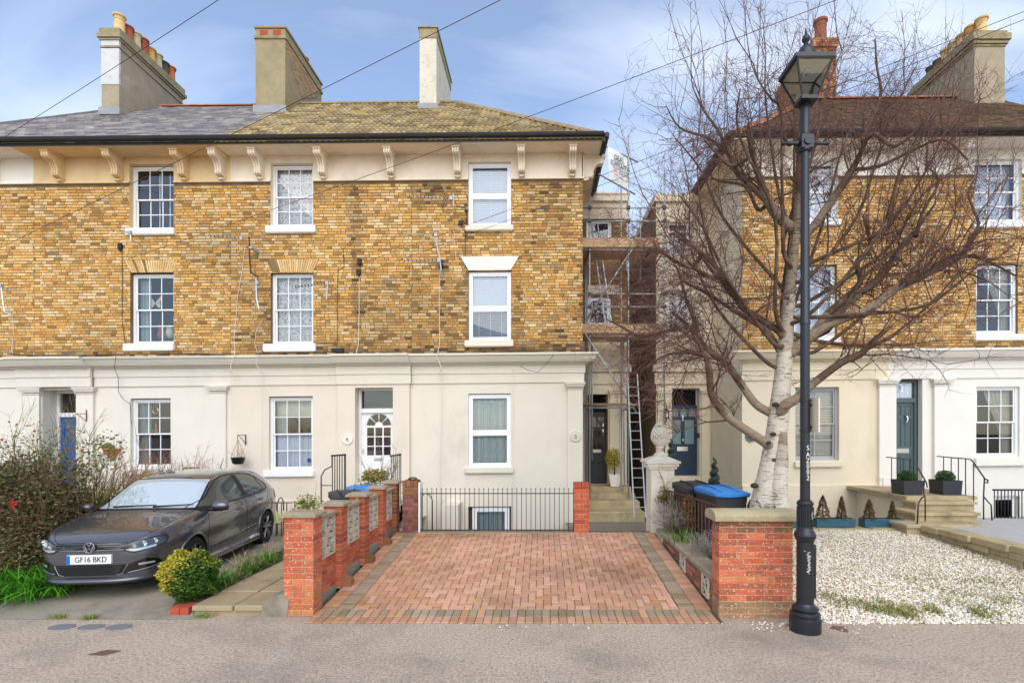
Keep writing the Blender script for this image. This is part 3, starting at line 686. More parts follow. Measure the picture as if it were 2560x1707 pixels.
# pilasters
def pilaster(house, px0, px1, m, y=FD, proj=0.07, zt=3.49, cap=True, depth=0.0):
    mb = MB(T=shear); x0, x1 = FX(px0), FX(px1); mb.box(x0, x1, y-proj, y+0.02+depth, ZG, zt-0.17)
    if cap: capital(mb, x0, x1, y-proj, zt)
    else: mb.box(x0, x1, y-proj, y+0.02+depth, zt-0.17, zt)
    return mb.build('pilaster', m, house)
pilaster(H_A, 61, 104, m_white_r); pilaster(H_A, 196, 238, m_white_r); pilaster(H_A, 527, 568, m_white_r)
pilaster(H_C, 1419, 1456, m_cream)
# projecting bay of the door of house 6
bay = MB(T=shear); d6 = W['BD']
for a,b,c,d in rects_minus(FX(848), FX(1026), ZG, 3.6, [d6]): bay.quad((a,FD-0.10,c),(b,FD-0.10,c),(b,FD-0.10,d),(a,FD-0.10,d))
reveals(bay, d6, FD-0.10, FD+0.24)
bay.quad((FX(848),FD,ZG),(FX(848),FD-0.1,ZG),(FX(848),FD-0.1,3.6),(FX(848),FD,3.6)); bay.quad((FX(1026),FD-0.1,ZG),(FX(1026),FD,ZG),(FX(1026),FD,3.6),(FX(1026),FD-0.1,3.6))
bay.box(FX(848)+0.01, FX(1026)-0.01, FD-0.128, FD-0.101, 3.49, 3.74)
bay.build('door_surround', m_pink, H_B)

# plinth lines
for h, x0, x1, m, z in ((H_B, X_AB, FX(848), m_pink, 1.05), (H_A, FX(240), X_AB, m_white_r, 1.05)):
    pl = MB(T=shear); pl.box(x0, x1, FD-0.04, FD+0.01, ZG, PZ(1243,FD)); pl.build('plinth', m, h)

# windows of the terrace
RV = FD+0.10
def inset(o, l=0.0, t=0.02): return (o[0]+l, o[1]-0.0, o[2]+0.0, o[3]-t)
wa2 = sash_window(H_A, inset(W['A2']), RV, mr=m_lavender, label='sash window with lavender room behind')
wavy(W['A2'][0]+0.05, W['A2'][0]+0.14, W['A2'][2], W['A2'][3]-0.1, RV+0.16, 0.02, 2, seed=2).build('curtain', m_void, wa2)
for f in (0.46, 0.70):
    x = W['A2'][0] + (W['A2'][1]-W['A2'][0])*f; q = MB(T=shear); q.box(x, x+0.03, RV+0.20, RV+0.22, W['A2'][2]+0.1, W['A2'][3]-0.1); q.build('curtain', m_sheer, wa2)
wa1 = sash_window(H_A, inset(W['A1']), RV, mr=m_void)
wavy(W['A1'][0]+0.04, W['A1'][0]+0.32, W['A1'][2]+0.1, W['A1'][3]-0.1, RV+0.18, 0.025, 4, seed=4).build('curtain', m_grey_curt, wa1)
wa0 = sash_window(H_A, inset(W['A0']), RV, mr=m_void)
wavy(W['A0'][0]+0.04, W['A0'][0]+0.34, W['A0'][2]+0.1, W['A0'][3]-0.1, RV+0.18, 0.025, 5, seed=5).build('curtain', m_grey_curt, wa0)
wb2 = sash_window(H_B, inset(W['B2']), RV); wavy(W['B2'][0]+0.04, W['B2'][1]-0.04, W['B2'][2]+0.05, W['B2'][3]-0.05, RV+0.16, 0.012, 6, seed=6).build('curtain', m_lace, wb2)
wb1 = sash_window(H_B, inset(W['B1']), RV); wavy(W['B1'][0]+0.04, W['B1'][1]-0.04, W['B1'][2]+0.05, W['B1'][3]-0.05, RV+0.16, 0.015, 9, seed=7).build('curtain', m_lace, wb1)
wb0 = sash_window(H_B, inset(W['B0']), RV, mr=m_void); o = W['B0']; mid = (o[2]+o[3])/2
wavy(o[0]+0.04, o[1]-0.04, o[2]+0.05, mid, RV+0.18, 0.02, 7, seed=8).build('curtain', m_sheer, wb0)
q = MB(T=shear); q.box(o[0]+0.05, o[1]-0.05, RV+0.2, RV+0.21, o[3]-0.5, o[3]-0.03); q.build('roller_blind', m_cream_curt, wb0)
wavy(o[0]+0.04, o[0]+0.3, mid, o[3]-0.4, RV+0.24, 0.02, 4, seed=9).build('curtain', m_grey_curt, wb0)
for k, dz in (('C2',0), ('C1',0)):
    o = W[k]; wn_ = upvc_window(H_C, inset(o, t=0.01), FD+0.06, 0.49 if k == 'C2' else 0.47)
    md = (o[2]+o[3])/2-0.04
    slats(o[0]+0.09, o[1]-0.09, md, o[3]-0.09, FD+0.17, 0.050, 0.018, 0.047).build('blind', m_blind, wn_)
    slats(o[0]+0.09, o[1]-0.09, o[2]+0.1, md-0.02, FD+0.17, 0.050, 0.018 if k == 'C2' else 0.040, 0.047 if k == 'C2' else 0.016).build('blind', m_blind, wn_)
o = W['C0']; wc0 = upvc_window(H_C, inset(o, t=0.015), FD+0.06, 0.47)
wavy(o[0]+0.06, o[1]-0.06, o[2]+0.06, o[3]-0.16, FD+0.20, 0.03, 6, seed=10).build('curtain', m_grey_curt, wc0)
o = W['Cb']; wcb = upvc_window(H_C, (o[0]+0.1,o[1]-0.05,o[2],o[3]-0.03), FD+0.06, single=True, fr=0.09)
wavy(o[0]+0.2, o[1]-0.12, o[2]+0.06, o[3]-0.1, FD+0.2, 0.03, 5, seed=12).build('curtain', m_grey_curt, wcb)
for a in ((318,439,573,588,H_A,m_paint),(313,437,860,876,H_A,m_paint),(316,432,1172,1184,H_A,m_paint),(667,791,567,583,H_B,m_paint),(661,791,861,878,H_B,m_paint),(662,787,1176,1190,H_B,m_paint),
          (1164,1284,566,578,H_C,m_cream),(1162,1284,852,866,H_C,m_cream),(1162,1284,1168,1181,H_C,m_cream)):
    sill(a[4], a[0], a[1], a[2], a[3], 0.09, a[5])
# painted lintel of house 5 and the two gauged brick arches
l = MB(T=shear); zt, zb = FZ(642,1225), FZ(676,1225)
l.prism([(FX(1172),zb),(FX(1277),zb),(FX(1297),zt),(FX(1152),zt)], FD-0.03, FD+0.05, 'y'); l.build('lintel', m_frieze_w, H_C)
def arch(house, pxa, pxb, pxc, pxd, py0, py1, seed):
    rng = random.Random(seed); zt, zb = FZ(py0, pxa), FZ(py1, pxa); n = 21
    for i in range(n):
        u0, u1 = i/n+0.006, (i+1)/n-0.006
        t0, t1 = FX(pxa)+(FX(pxb)-FX(pxa))*u0, FX(pxa)+(FX(pxb)-FX(pxa))*u1
        b0, b1 = FX(pxc)+(FX(pxd)-FX(pxc))*u0, FX(pxc)+(FX(pxd)-FX(pxc))*u1
        c = np.array(STOCK[rng.choice((2,4,8,6))])*rng.uniform(0.8,1.0)
        if (i < 4 and seed == 2) or rng.random() < 0.08: c = c*0.35
        mb = MB(T=shear); mb.prism([(b0,zb),(b1,zb),(t1,zt),(t0,zt)], FD-0.014, FD+0.03, 'y', tuple(c)); mb.build('arch_brick', m_brick, house)
    bk = MB(T=shear); bk.prism([(FX(pxc)-0.01,zb),(FX(pxd)+0.01,zb),(FX(pxb)+0.01,zt+0.005),(FX(pxa)-0.01,zt+0.005)], FD-0.009, FD+0.02, 'y'); bk.build('arch_mortar', m_mortar, house)
arch(H_A, 311, 446, 330, 434, 651, 682, 1); arch(H_B, 666, 797, 682, 783, 649, 681, 2)

# doors of the terrace
m_blue = mat('blue_door', lin(20,86,158), 0.45, var=0.06, vs=6, spec=0.5)
m_doorgrey = mat('anthracite_door', lin(48,49,52), 0.45, spec=0.5)
m_navy = mat('navy_door', lin(24,48,72), 0.35, spec=0.5)
m_greengrey = mat('grey_green_door', lin(76,92,94), 0.4, spec=0.5)
m_chrome = mat('chrome', lin(210,212,214), 0.18, metal=1.0)
m_brass = mat('aged_brass', lin(190,170,120), 0.3, metal=1.0)
m_darkglass = mat('dark_glass', lin(40,30,28), 0.06, spec=0.8)
m_frost = mat('frosted_glass', lin(112,140,146), 0.25, spec=0.6)
def portal(house, o, y, tz, frm, fr=0.06):
    """frame with a transom at tz, returns the frame part"""
    f = MB(T=shear); x0,x1,z0,z1 = o
    f.box(x0, x0+fr, y, y+0.1, z0, z1); f.box(x1-fr, x1, y, y+0.1, z0, z1); f.box(x0+fr, x1-fr, y, y+0.1, z1-fr, z1); f.box(x0+fr, x1-fr, y-0.02, y+0.1, tz-0.05, tz+0.06)
    f.box(x0, x1, y-0.1, y+0.12, z0-0.06, z0)
    fo = f.build('door_frame', frm, house)
    g = MB(T=shear); g.quad((x0+fr,y+0.04,tz+0.06),(x1-fr,y+0.04,tz+0.06),(x1-fr,y+0.04,z1-fr),(x0+fr,y+0.04,z1-fr)); g.build('fanlight', m_glass, fo)
    room(fo, x0+fr, x1-fr, z0, z1-fr, y+0.11, 0.8, m_void)
    return fo, (x0+fr, x1-fr, z0, tz-0.05)
fo, dl = portal(H_A, W['AD'], FD+0.40, FZ(1030,160)-0.06, m_paint, 0.06)
rv = MB(T=shear); reveals(rv, W['AD'], FD+0.161, FD+0.42); rv.build('door_reveal', m_white_r, H_A)
d = MB(T=shear); door_panels(d, *dl, FD+0.44, [(0.12,0.46,0.70,0.94),(0.56,0.88,0.70,0.94),(0.12,0.46,0.08,0.6),(0.56,0.88,0.08,0.6)]); d = d.build('door', m_blue, H_A)
g = MB(T=shear); w_, h_ = dl[1]-dl[0], dl[3]-dl[2]; g.box(dl[0]+w_*0.60, dl[0]+w_*0.84, FD+0.43, FD+0.445, dl[2]+h_*0.42, dl[2]+h_*0.62); g.build('glazing', m_darkglass, d)
# house 6: white arched door
o = W['BD']; fo, dl = portal(H_B, (o[0],o[1],o[2],o[3]), FD+0.20, FZ(1022,930)-0.04, m_paint, 0.055)
a, b, c, e = dl; w_, h_ = b-a, e-c
d = MB(T=shear); d.box(a, b, FD+0.25, FD+0.295, c, e); dr = d.build('door', m_paint, H_B)
gx0, gx1 = a+w_*0.14, b-w_*0.10; gz0, zs_ = FZ(1140,930), FZ(1067,930); rad = (gx1-gx0)/2; gc = (gx0+gx1)/2
for i in range(3):
    for j in range(3):
        p = MB(T=shear); u0, u1 = gx0+(gx1-gx0)*i/3+0.018, gx0+(gx1-gx0)*(i+1)/3-0.018; v0, v1 = gz0+(zs_-gz0)*j/3+0.014, gz0+(zs_-gz0)*(j+1)/3-0.014
        p.box(u0, u1, FD+0.244, FD+0.252, v0, v1); p.build('pane', m_darkglass, dr)
for k in range(4):
    t0, t1 = math.pi*k/4+0.05, math.pi*(k+1)/4-0.05; ri, ro = rad*0.33, rad*0.97
    pts = [(gc+ro*math.cos(t0+(t1-t0)*q/5), zs_+0.03+ro*math.sin(t0+(t1-t0)*q/5)) for q in range(6)] + [(gc+ri*math.cos(t1+(t0-t1)*q/3), zs_+0.03+ri*math.sin(t1+(t0-t1)*q/3)) for q in range(4)]
    p = MB(T=shear); p.prism(pts[::-1], FD+0.244, FD+0.252, 'y'); p.build('pane', m_darkglass, dr)
tr = MB(T=shear)
tr.tube([(gc+rad*1.05*math.cos(math.pi*q/16), FD+0.246, zs_+0.03+rad*1.05*math.sin(math.pi*q/16)) for q in range(17)], 0.012, 5); tr.box(gx0, gx1, FD+0.238, FD+0.25, gz0-0.03, gz0-0.008)
tr.build('moulding', m_paint, dr)
lb = MB(T=shear); lb.box(gc-0.12, gc+0.10, FD+0.235, FD+0.25, gz0-0.13, gz0-0.06); lb.build('letterbox', m_chrome, dr)
kn = MB(T=shear); kn.box(a+0.035, a+0.065, FD+0.21, FD+0.25, c+h_*0.50, c+h_*0.56); kn.build('door_handle', m_chrome, dr)

# round number plaques
def digits(txt, x, z, y, h, m, parent, name='numeral', wide=None, th=0.012):
    cu = bpy.data.curves.new(name, 'FONT'); cu.body = txt; cu.size = h; cu.extrude = th/2; cu.align_x = 'CENTER'; cu.align_y = 'CENTER'
    ob = bpy.data.objects.new(name, cu); COL.objects.link(ob); dg = bpy.context.evaluated_depsgraph_get()
    me = bpy.data.meshes.new_from_object(ob.evaluated_get(dg)); bpy.data.objects.remove(ob); me.materials.append(m)
    if wide: me.transform(Matrix.Diagonal((wide,1,1,1)))
    me.transform(Matrix.Rotation(R(90), 4, 'X')); me.transform(Matrix.Translation((x, y, z)))
    return link(name, me, parent)
m_num = mat('shaded_numeral', lin(150,138,116), 0.9)  # darker tone stands in for the shading of the raised numerals
def plaque(house, px, py, y, txt, m, rad=0.135):
    x, z = PX(px, y), PZ(py, y); mb = MB()
    def disc(r, ya, yb): mb.prism([(x+r*math.cos(2*math.pi*k/28), z+r*math.sin(2*math.pi*k/28)) for k in range(28)], ya, yb, 'y')
    disc(rad, y-0.02, y+0.01); disc(rad*0.52, y-0.032, y-0.019)
    mb.tube([(x+rad*0.93*math.cos(2*math.pi*k/28), y-0.022, z+rad*0.93*math.sin(2*math.pi*k/28)) for k in range(29)], 0.012, 5)
    mb.tube([(x+rad*0.56*math.cos(2*math.pi*k/28), y-0.024, z+rad*0.56*math.sin(2*math.pi*k/28)) for k in range(29)], 0.009, 5)
    p = mb.build('number_plaque', m, house, 40); digits(txt, x, z, y-0.04, rad*0.95, m_num, p, th=0.02); return p
plaque(H_B, 869, 1097, FD-0.105, '6', m_frieze_w); plaque(H_C, 1439, 1090, FD-0.075, '5', m_cream)

# ------------------------------------------------------------------ roofs
def roof_pt(x, t, off=0.0):              # a point on the front slope; t is the run from the eaves
    n = 1/math.hypot(1, PITCH); return (x, EY+t - off*PITCH*n, EZ+PITCH*t + off*n + sag(x))
m_slate = mat('slate', attr=True, rough=0.7, var=0.18, vs=6, fine=0.12, fs=40, bump=0.2, bs=60, stains=((lin(196,192,184), 5.5, 0.57, 0.72, 0.6, 1), (lin(190,165,60), 3.2, 0.62, 0.72, 0.7, 1)))
m_tile = mat('mossy_concrete_tile', attr=True, rough=0.95, var=0.22, vs=7, fine=0.25, fs=45, bump=0.5, bs=60, stains=((lin(186,160,52), 3.4, 0.52, 0.68, 0.62, 1), (lin(70,58,44), 8, 0.56, 0.7, 0.6, 1)))
m_under = mat('roof_underlay', lin(50,46,42), 0.95)
def deck(house, pts, name='roof', m=m_under):
    mb = MB(); mb.add([roof_pt(x, t, -0.03) for x, t in pts], [tuple(range(len(pts)))]); return mb.build(name, m, house)
def hip_t(x): return max(0.0, min(RT, XE - x))
def slates(roof, x0, x1, seed, tone, tmax=lambda x: RT, gauge=0.19, wid=0.27):
    rng = random.Random(seed); mb = MB(); n = int(RT/gauge*1.301)
    for r in range(n):
        t = -0.03 + r*gauge/1.301*1.0; L_ = gauge*1.25/1.301
        x = x0 - (wid/2 if r % 2 else 0)
        while x < x1:
            a, b = max(x, x0)+0.003, min(x+wid, x1)-0.003
            if b-a > 0.04 and t < min(tmax(a), tmax(b)) - 0.02:
                te = min(t+L_, RT+0.02, )
                c = tuple(np.array(tone[rng.randrange(len(tone))])*rng.uniform(0.8, 1.2)); o = rng.uniform(0.0, 0.006)
                pts = [roof_pt(a,t,0.022+o), roof_pt(b,t,0.022+o), roof_pt(b,te,0.002), roof_pt(a,te,0.002), roof_pt(a,t,0.002), roof_pt(b,t,0.002)]
                mb.add(pts, [(0,1,2,3),(4,5,1,0)], c)
            x += wid
    o = stuff(mb.build('slates', m_slate, roof)); return o
SL = [lin(150,144,144), lin(138,132,134), lin(160,153,150), lin(128,123,127), lin(168,162,156)]
def left_t(x): return max(0.0, min(RT, x - XL))
r = deck(H_END, [(XL,0),(X_EA,0),(X_EA,RT),(XL+RT,RT)]); slates(r, XL, X_EA, 1, SL, left_t)
r = deck(H_A, [(X_EA,0),(X_AB,0),(X_AB,RT),(X_EA,RT)]); slates(r, X_EA, X_AB, 2, SL)
def conc_tiles(roof, x0, x1, seed, tmax=lambda x: RT):
    """double-roll interlocking tiles, each one its own wavy plate"""
    rng = random.Random(seed); V = []; F = []; C = []; wid, gauge = 0.30, 0.30/1.301; n = int(RT/gauge)+1
    prof = [(0,0.0),(0.12,0.022),(0.27,0.034),(0.42,0.010),(0.5,0.0),(0.62,0.022),(0.77,0.034),(0.92,0.010),(1.0,0.0)]
    tones = [lin(160,140,108), lin(148,128,96), lin(170,150,114), lin(130,112,84), lin(178,160,122)]
    for r in range(n):
        t = -0.04 + r*gauge; te = t+gauge*1.12; k = 0; x = x0
        while x < x1-0.02:
            b = min(x+wid, x1)
            if t < tmax((x+b)/2)-0.02:
                te2 = min(te, RT+0.02); o = rng.uniform(0, 0.006); base = len(V)
                for u, hgt in prof:
                    xx = x+(b-x)*u
                    V += [roof_pt(xx, t, 0.034+hgt+o), roof_pt(xx, te2, hgt-0.008), roof_pt(xx, t, -0.02+hgt*0.5)]
                c = np.array(tones[rng.randrange(5)])*rng.uniform(0.82, 1.15)
                for i in range(len(prof)-1):
                    q = base+i*3; F += [(q, q+3, q+4, q+1), (q+2, q+5, q+3, q)]; C += [c, c*0.8]  # front edges coloured darker, a painted shade under each row
            x += wid
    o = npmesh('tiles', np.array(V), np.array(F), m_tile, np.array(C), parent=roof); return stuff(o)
r = deck(H_B, [(X_AB,0),(X_BC,0),(X_BC,RT),(X_AB,RT)]); conc_tiles(r, X_AB, X_BC, 3)
r = deck(H_C, [(X_BC,0),(XE,0),(XE-RT,RT),(X_BC,RT)]); conc_tiles(r, X_BC, XE-0.02, 4, hip_t)
# back slopes and the hipped ends
def back(house, pts):
    mb = MB(); mb.add(pts, [tuple(range(len(pts)))]); mb.build('rear_roof', m_under, house)
zr = EZ+PITCH*RT; yr = EY+RT; yb = yr+RT
back(H_B, [(XL,yb,EZ-0.15),(XL+RT,yr,zr-0.16),(XE-RT,yr,zr-0.06),(XE,yb,EZ-0.03)])
back(H_C, [(XE-RT,yr,zr-0.04),(XE,EY,EZ-0.04),(XE,yb,EZ-0.04)]); back(H_END, [(XL,EY,EZ-0.2),(XL+RT,yr,zr-0.18),(XL,yb,EZ-0.2)])
# ridge and hip tiles
m_ridge = mat('ridge_tile', lin(146,128,100), 0.95, var=0.25, vs=5, fine=0.2, fs=40, bump=0.4, bs=50, stains=((lin(186,160,60), 3, 0.5, 0.68, 0.6, 1), (lin(80,70,54), 6, 0.6, 0.75, 0.6, 1)))
m_terra = mat('terracotta_ridge', lin(172,104,74), 0.9, var=0.2, vs=6)
def ridge(house, a, b, m, rad=0.11, step=0.45):
    a, b = Vector(a), Vector(b); n = max(1, int((b-a).length/step))
    d = (b-a).normalized(); side = Vector((-d.y, d.x, 0)).normalized(); up = side.cross(d) if side.cross(d).z > 0 else -side.cross(d)
    for k in range(n):
        p, q = a+(b-a)*(k/n), a+(b-a)*((k+1.06)/n); mb = MB(); secs = []
        for pt, rr in ((p, rad), (q, rad*0.93)):
            secs.append([tuple(pt + side*rr*1.25*math.cos(th) + up*(rr*math.sin(th)-0.03)) for th in [math.pi*i/7 for i in range(8)]])
        mb.ring(secs); mb.ring([[tuple(v) for v in secs[0]], [tuple(Vector(v)+ (p-Vector(v))*0.25) for v in secs[0]]]); mb.build('ridge_tile', m, house, 40)
ridge(H_A, (X_EA+0.6,yr,zr+sag(X_EA)), (X_AB,yr,zr+sag(X_AB)), m_terra, 0.08)
ridge(H_B, (X_AB,yr,zr+sag(X_AB)), (X_BC,yr,zr+sag(X_BC)), m_ridge); ridge(H_C, (X_BC,yr,zr+sag(X_BC)), (XE-RT,yr,zr+sag(XE-RT)), m_ridge)
ridge(H_C, (XE-RT,yr,zr+sag(XE-RT)), (XE+0.02,EY+0.0,EZ+0.03+sag(XE)), m_ridge)
m_slate_hip = mat('slate_hip', lin(96,94,94), 0.8, var=0.2, vs=6)
ridge(H_END, (XL,EY,EZ+sag(XL)), (XL+RT,yr,zr+sag(XL+RT)), m_slate_hip, 0.08)
# eaves, soffit and gutter of the right-hand end of house 5
e = MB(T=shear); e.quad((X_C-0.02,FD,ZS),(XE-0.04,FD-0.6,ZS-0.02),(XE-0.04,FD+4.2,ZS-0.02),(X_C-0.02,FD+4.2,ZS)); e.quad((X_C-0.02,FD,ZS),(X_C-0.02,EY-0.02,ZS-0.025),(XE-0.04,EY-0.02,ZS-0.025),(XE-0.04,FD-0.6,ZS-0.02)); e.build('soffit', m_frieze, H_C)
gt = MB(T=shear); gt.box(XE-0.05, XE+0.02, EY-0.03, FD+4.2, ZS-0.05, ZS+0.06); gt.tube([(XE+0.06,EY-0.06,9.44),(XE+0.06,FD+4.2,9.44)], 0.06, 8); gt.build('gutter', m_gutter, H_C, 40)
sw = MB(T=shear); sw.box(X_C-0.3, X_C, FD+0.02, FD+4.4, ZG, ZS); sw.build('side_wall', m_mortar, H_C)
sf = MB(T=shear); sf.box(X_C-0.02, X_C+0.03, FD-0.03, FD+4.2, ZF, ZS-0.003); sf.build('frieze', m_frieze, H_C)

# ------------------------------------------------------------------ chimneys
m_ch1 = mat('grey_render_stack', lin(164,150,126), 0.92, var=0.12, vs=3, fine=0.12, fs=40, bump=0.3, bs=50, stains=((lin(196,186,168), 1.8, 0.55, 0.75, 0.5, 1), (lin(104,98,78), 2.4, 0.55, 0.75, 0.5, 0.6)))
m_ch2 = mat('mossy_render_stack', lin(158,144,112), 0.95, var=0.14, vs=3, fine=0.15, fs=40, bump=0.4, bs=50, stains=((lin(130,122,70), 1.9, 0.50, 0.72, 0.5, 1), (lin(98,90,66), 5, 0.58, 0.75, 0.5, 1)))
m_ch3 = mat('pale_render_stack', lin(214,206,186), 0.95, var=0.1, vs=3, fine=0.1, fs=40, bump=0.35, bs=40, stains=((lin(160,148,112), 2.2, 0.52, 0.72, 0.6, 0.5), (lin(96,88,66), 14, 0.60, 0.70, 0.7, 1)))
m_capg = mat('mossy_cap', lin(158,146,112), 0.95, var=0.2, vs=5, fine=0.2, fs=50, bump=0.5, bs=50, stains=((lin(108,106,72), 3, 0.5, 0.7, 0.7, 1),))
m_pots = [mat('clay_pot', lin(*c), 0.85, var=0.12, vs=8, stains=((lin(60,48,40), 5, 0.62, 0.8, 0.5, 1),)) for c in ((222,186,128),(172,96,66),(206,190,150),(172,86,62),(214,166,92),(196,180,142),(84,82,72),(206,108,66),(150,92,64))]
def pot(parent, x, y, z, h, r, m, flare=1.2):
    mb = MB(); mb.lathe([(r*1.12,z),(r*1.12,z+0.04),(r*1.02,z+0.06),(r*0.92,z+h*0.75),(r*0.98,z+h*0.76),(r*0.98,z+h*0.80),(r*0.92,z+h*0.81),(r*0.96,z+h*0.9),(r*flare*0.98,z+h*0.92),(r*flare,z+h*0.95),(r*flare,z+h),(r*0.85,z+h),(r*0.8,z+h-0.12)], x, y, 16)
    return mb.build('chimney_pot', m, parent, 40)
def rooft(y): return EZ+PITCH*(y-EY)
def chimney(house, px0, px1, d0, d1, py_top, m, caps):
    x0, x1 = PX(px0, d0), PX(px1, d0); zt = PZ(py_top, d0); mb = MB(); zb = rooft(d0)-0.3
    mb.box(x0, x1, d0, d1, zb, zt); c = mb.build('chimney', m, house)
    for (z0, z1, e, mm) in caps:
        k = MB(); k.cbox(x0-e, x1+e, d0-e, d1+e, zt+z0, zt+z1, 0.015); k.build('cap_course', mm, c)
    fl = MB(); fl.box(x0-0.05, x1+0.05, d0-0.06, d0, rooft(d0)-0.12, rooft(d0)+0.10); fl.build('flashing', m_lead, c)
    return c, x0, x1, zt
m_white_peel = mat('peeling_white', lin(206,206,202), 0.9, var=0.08, vs=4, bump=0.3, bs=40, stains=((lin(150,140,120), 3, 0.56, 0.68, 0.7, 1),))
c1, x0, x1, zt = chimney(H_END, 254, 298, 15.55, 18.3, 97, m_ch1, ((-0.28,-0.22,0.035,m_ch1),(0.0,0.12,0.09,m_capg),(0.122,0.30,0.05,m_capg),(-0.06,-0.002,0.05,m_ch1)))
q = MB(); q.box(x0-0.004, x1+0.004, 15.535, 15.6, PZ(212,15.55), zt-0.3); q.build('painted_render', m_white_peel, c1)
q = MB(); q.box(x0-0.004, x1+0.004, 15.53, 15.6, zt-0.215, zt-0.065); q.build('painted_render', m_white_peel, c1)
for k in range(8): pot(c1, (x0+x1)/2+0.03, 15.85+k*0.31, zt+0.29, (0.62,0.52,0.56,0.6,0.52,0.55,0.5,0.56)[k], 0.145, m_pots[k])
c2, x0, x1, zt = chimney(H_B, 639, 713, 15.8, 18.4, 98, m_ch2, ((0.0,0.10,0.04,m_capg),(0.102,0.32,0.0,m_ch2),(0.322,0.40,0.035,m_capg)))
m_airbrick = mat('red_air_brick', lin(196,70,46), 0.85, var=0.1, vs=20)
for f in (0.28, 0.72):
    q = MB(); xx = x0+(x1-x0)*f
    q.box(xx-0.12, xx+0.12, 15.79, 15.83, zt+0.12, zt+0.27); q = q.build('air_brick', m_airbrick, c2)
    v = MB()
    for k in range(6): v.box(xx-0.1+k*0.035, xx-0.085+k*0.035, 15.786, 15.80, zt+0.135, zt+0.255)
    v.build('slot', m_mortar, q)
pot(c2, (x0+x1)/2+0.2, 17.6, zt+0.39, 0.3, 0.13, m_pots[7])
bs_ = MB(); rng = random.Random(5)      # exposed brick on the upper flank
for r_ in range(15):
    yy = 15.84 + (0.11 if r_ % 2 else 0)
    while yy < 18.2:
        z = zt-0.02-r_*0.075
        if z > rooft(yy+0.1)+0.05 and (yy-15.8)*0.9 > (r_*0.075)*1.1-0.25: bs_.box(x1, x1+0.014, yy, yy+0.205, z-0.065, z, tuple(np.array(lin(186,150,112))*rng.uniform(0.75,1.1)), 'l')
        yy += 0.22
bs_ = bs_.build('exposed_brick', m_brick, c2); bs_['kind'] = 'stuff'
c3, x0, x1, zt = chimney(H_C, 1049, 1091, 16.1, 18.6, 96, m_ch3, ((0.0,0.30,0.02,m_capg),(0.302,0.36,0.05,m_capg)))
q = MB(); q.lathe([(0.13,zt+0.355),(0.13,zt+0.45),(0.15,zt+0.46),(0.15,zt+0.52),(0.10,zt+0.56)], (x0+x1)/2, 16.5, 14); q.build('chimney_pot', m_black, c3, 40)

# ------------------------------------------------------------------ entrance wing of house 5, set back behind the scaffolding
WD = 15.7
xw0, xw1 = X_C, PX(1567, WD); zw = PZ(487, WD)
wg = MB(); opd = (PX(1470,WD), PX(1520,WD), PZ(1211,WD), PZ(985,WD)); ow2 = (PX(1466,WD), PX(1530,WD), PZ(602,WD), PZ(548,WD)); ow1 = (PX(1468,WD), PX(1528,WD), PZ(815,WD), PZ(742,WD))
for a,b,c,d in rects_minus(xw0, xw1, ZG, PZ(855,WD), [opd]): wg.quad((a,WD,c),(b,WD,c),(b,WD,d),(a,WD,d))
reveals(wg, opd, WD, WD+0.4)
wg.box(xw0, xw1+0.12, WD-0.14, WD, PZ(930,WD), PZ(912,WD)); wg.box(xw0, xw1+0.05, WD-0.05, WD, PZ(960,WD), PZ(931,WD)); wg.box(PX(1524,WD), PX(1556,WD), WD-0.1, WD, ZG, PZ(986,WD))
capital(wg, PX(1524,WD), PX(1556,WD), WD-0.1, PZ(975,WD), 0.05)
wg.box(xw0+0.01, xw1, WD+0.01, WD+5, ZG, PZ(855,WD)-0.01, None, 'f')
wg.build('entrance_wing', m_cream2, H_C)
wg = MB()
for a,b,c,d in rects_minus(xw0, xw1, PZ(855,WD), PZ(548,WD), [ow1, ow2]): wg.quad((a,WD+0.01,c),(b,WD+0.01,c),(b,WD+0.01,d),(a,WD+0.01,d))
reveals(wg, ow1, WD+0.01, WD+0.15); reveals(wg, ow2, WD+0.01, WD+0.15); wg.box(xw0+0.01, xw1-0.01, WD+0.02, WD+5, PZ(855,WD), PZ(548,WD), None, 'f')
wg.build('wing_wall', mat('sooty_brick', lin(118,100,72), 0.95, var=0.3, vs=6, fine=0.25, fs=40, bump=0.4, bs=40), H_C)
rngw = random.Random(88)
wb = MB(); z = PZ(855,WD)+0.01
r_ = 0
while z < PZ(548,WD)-0.07:
    x = xw0 + (0.11 if r_ % 2 else 0)
    while x < xw1-0.05:
        l = min(0.215, xw1-x)
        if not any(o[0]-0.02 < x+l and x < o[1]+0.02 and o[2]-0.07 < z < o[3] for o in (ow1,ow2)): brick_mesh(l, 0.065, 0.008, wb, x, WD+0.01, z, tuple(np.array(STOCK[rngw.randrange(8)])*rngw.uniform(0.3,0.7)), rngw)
        x += 0.225
    z += 0.075; r_ += 1
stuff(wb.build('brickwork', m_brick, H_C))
pr = MB()
for a,b,c,d in rects_minus(xw0, xw1, PZ(548,WD), zw, [ow2]): pr.box(a, b, WD-0.02, WD+5, c, d)
pr.box(xw0, xw1+0.06, WD-0.1, WD+5, zw-0.22, zw-0.03); pr.box(xw0, xw1+0.09, WD-0.13, WD+5, zw-0.028, zw+0.02); pr.build('parapet', m_frieze, H_C)
for o in (ow1, ow2):
    w5 = upvc_window(H_C, o, WD+0.08, single=True, fr=0.08)
    slats(o[0]+0.1, o[1]-0.1, o[2]+0.05, o[3]-0.1, WD+0.2, 0.06, 0.05, 0.02).build('blind', mat('dark_blind', lin(70,72,84), 0.6), w5)
q = MB(); q.box(PX(1462,WD), PX(1548,WD), WD-0.04, WD+0.1, PZ(737,WD), PZ(714,WD)); q.build('lintel', m_frieze, H_C)
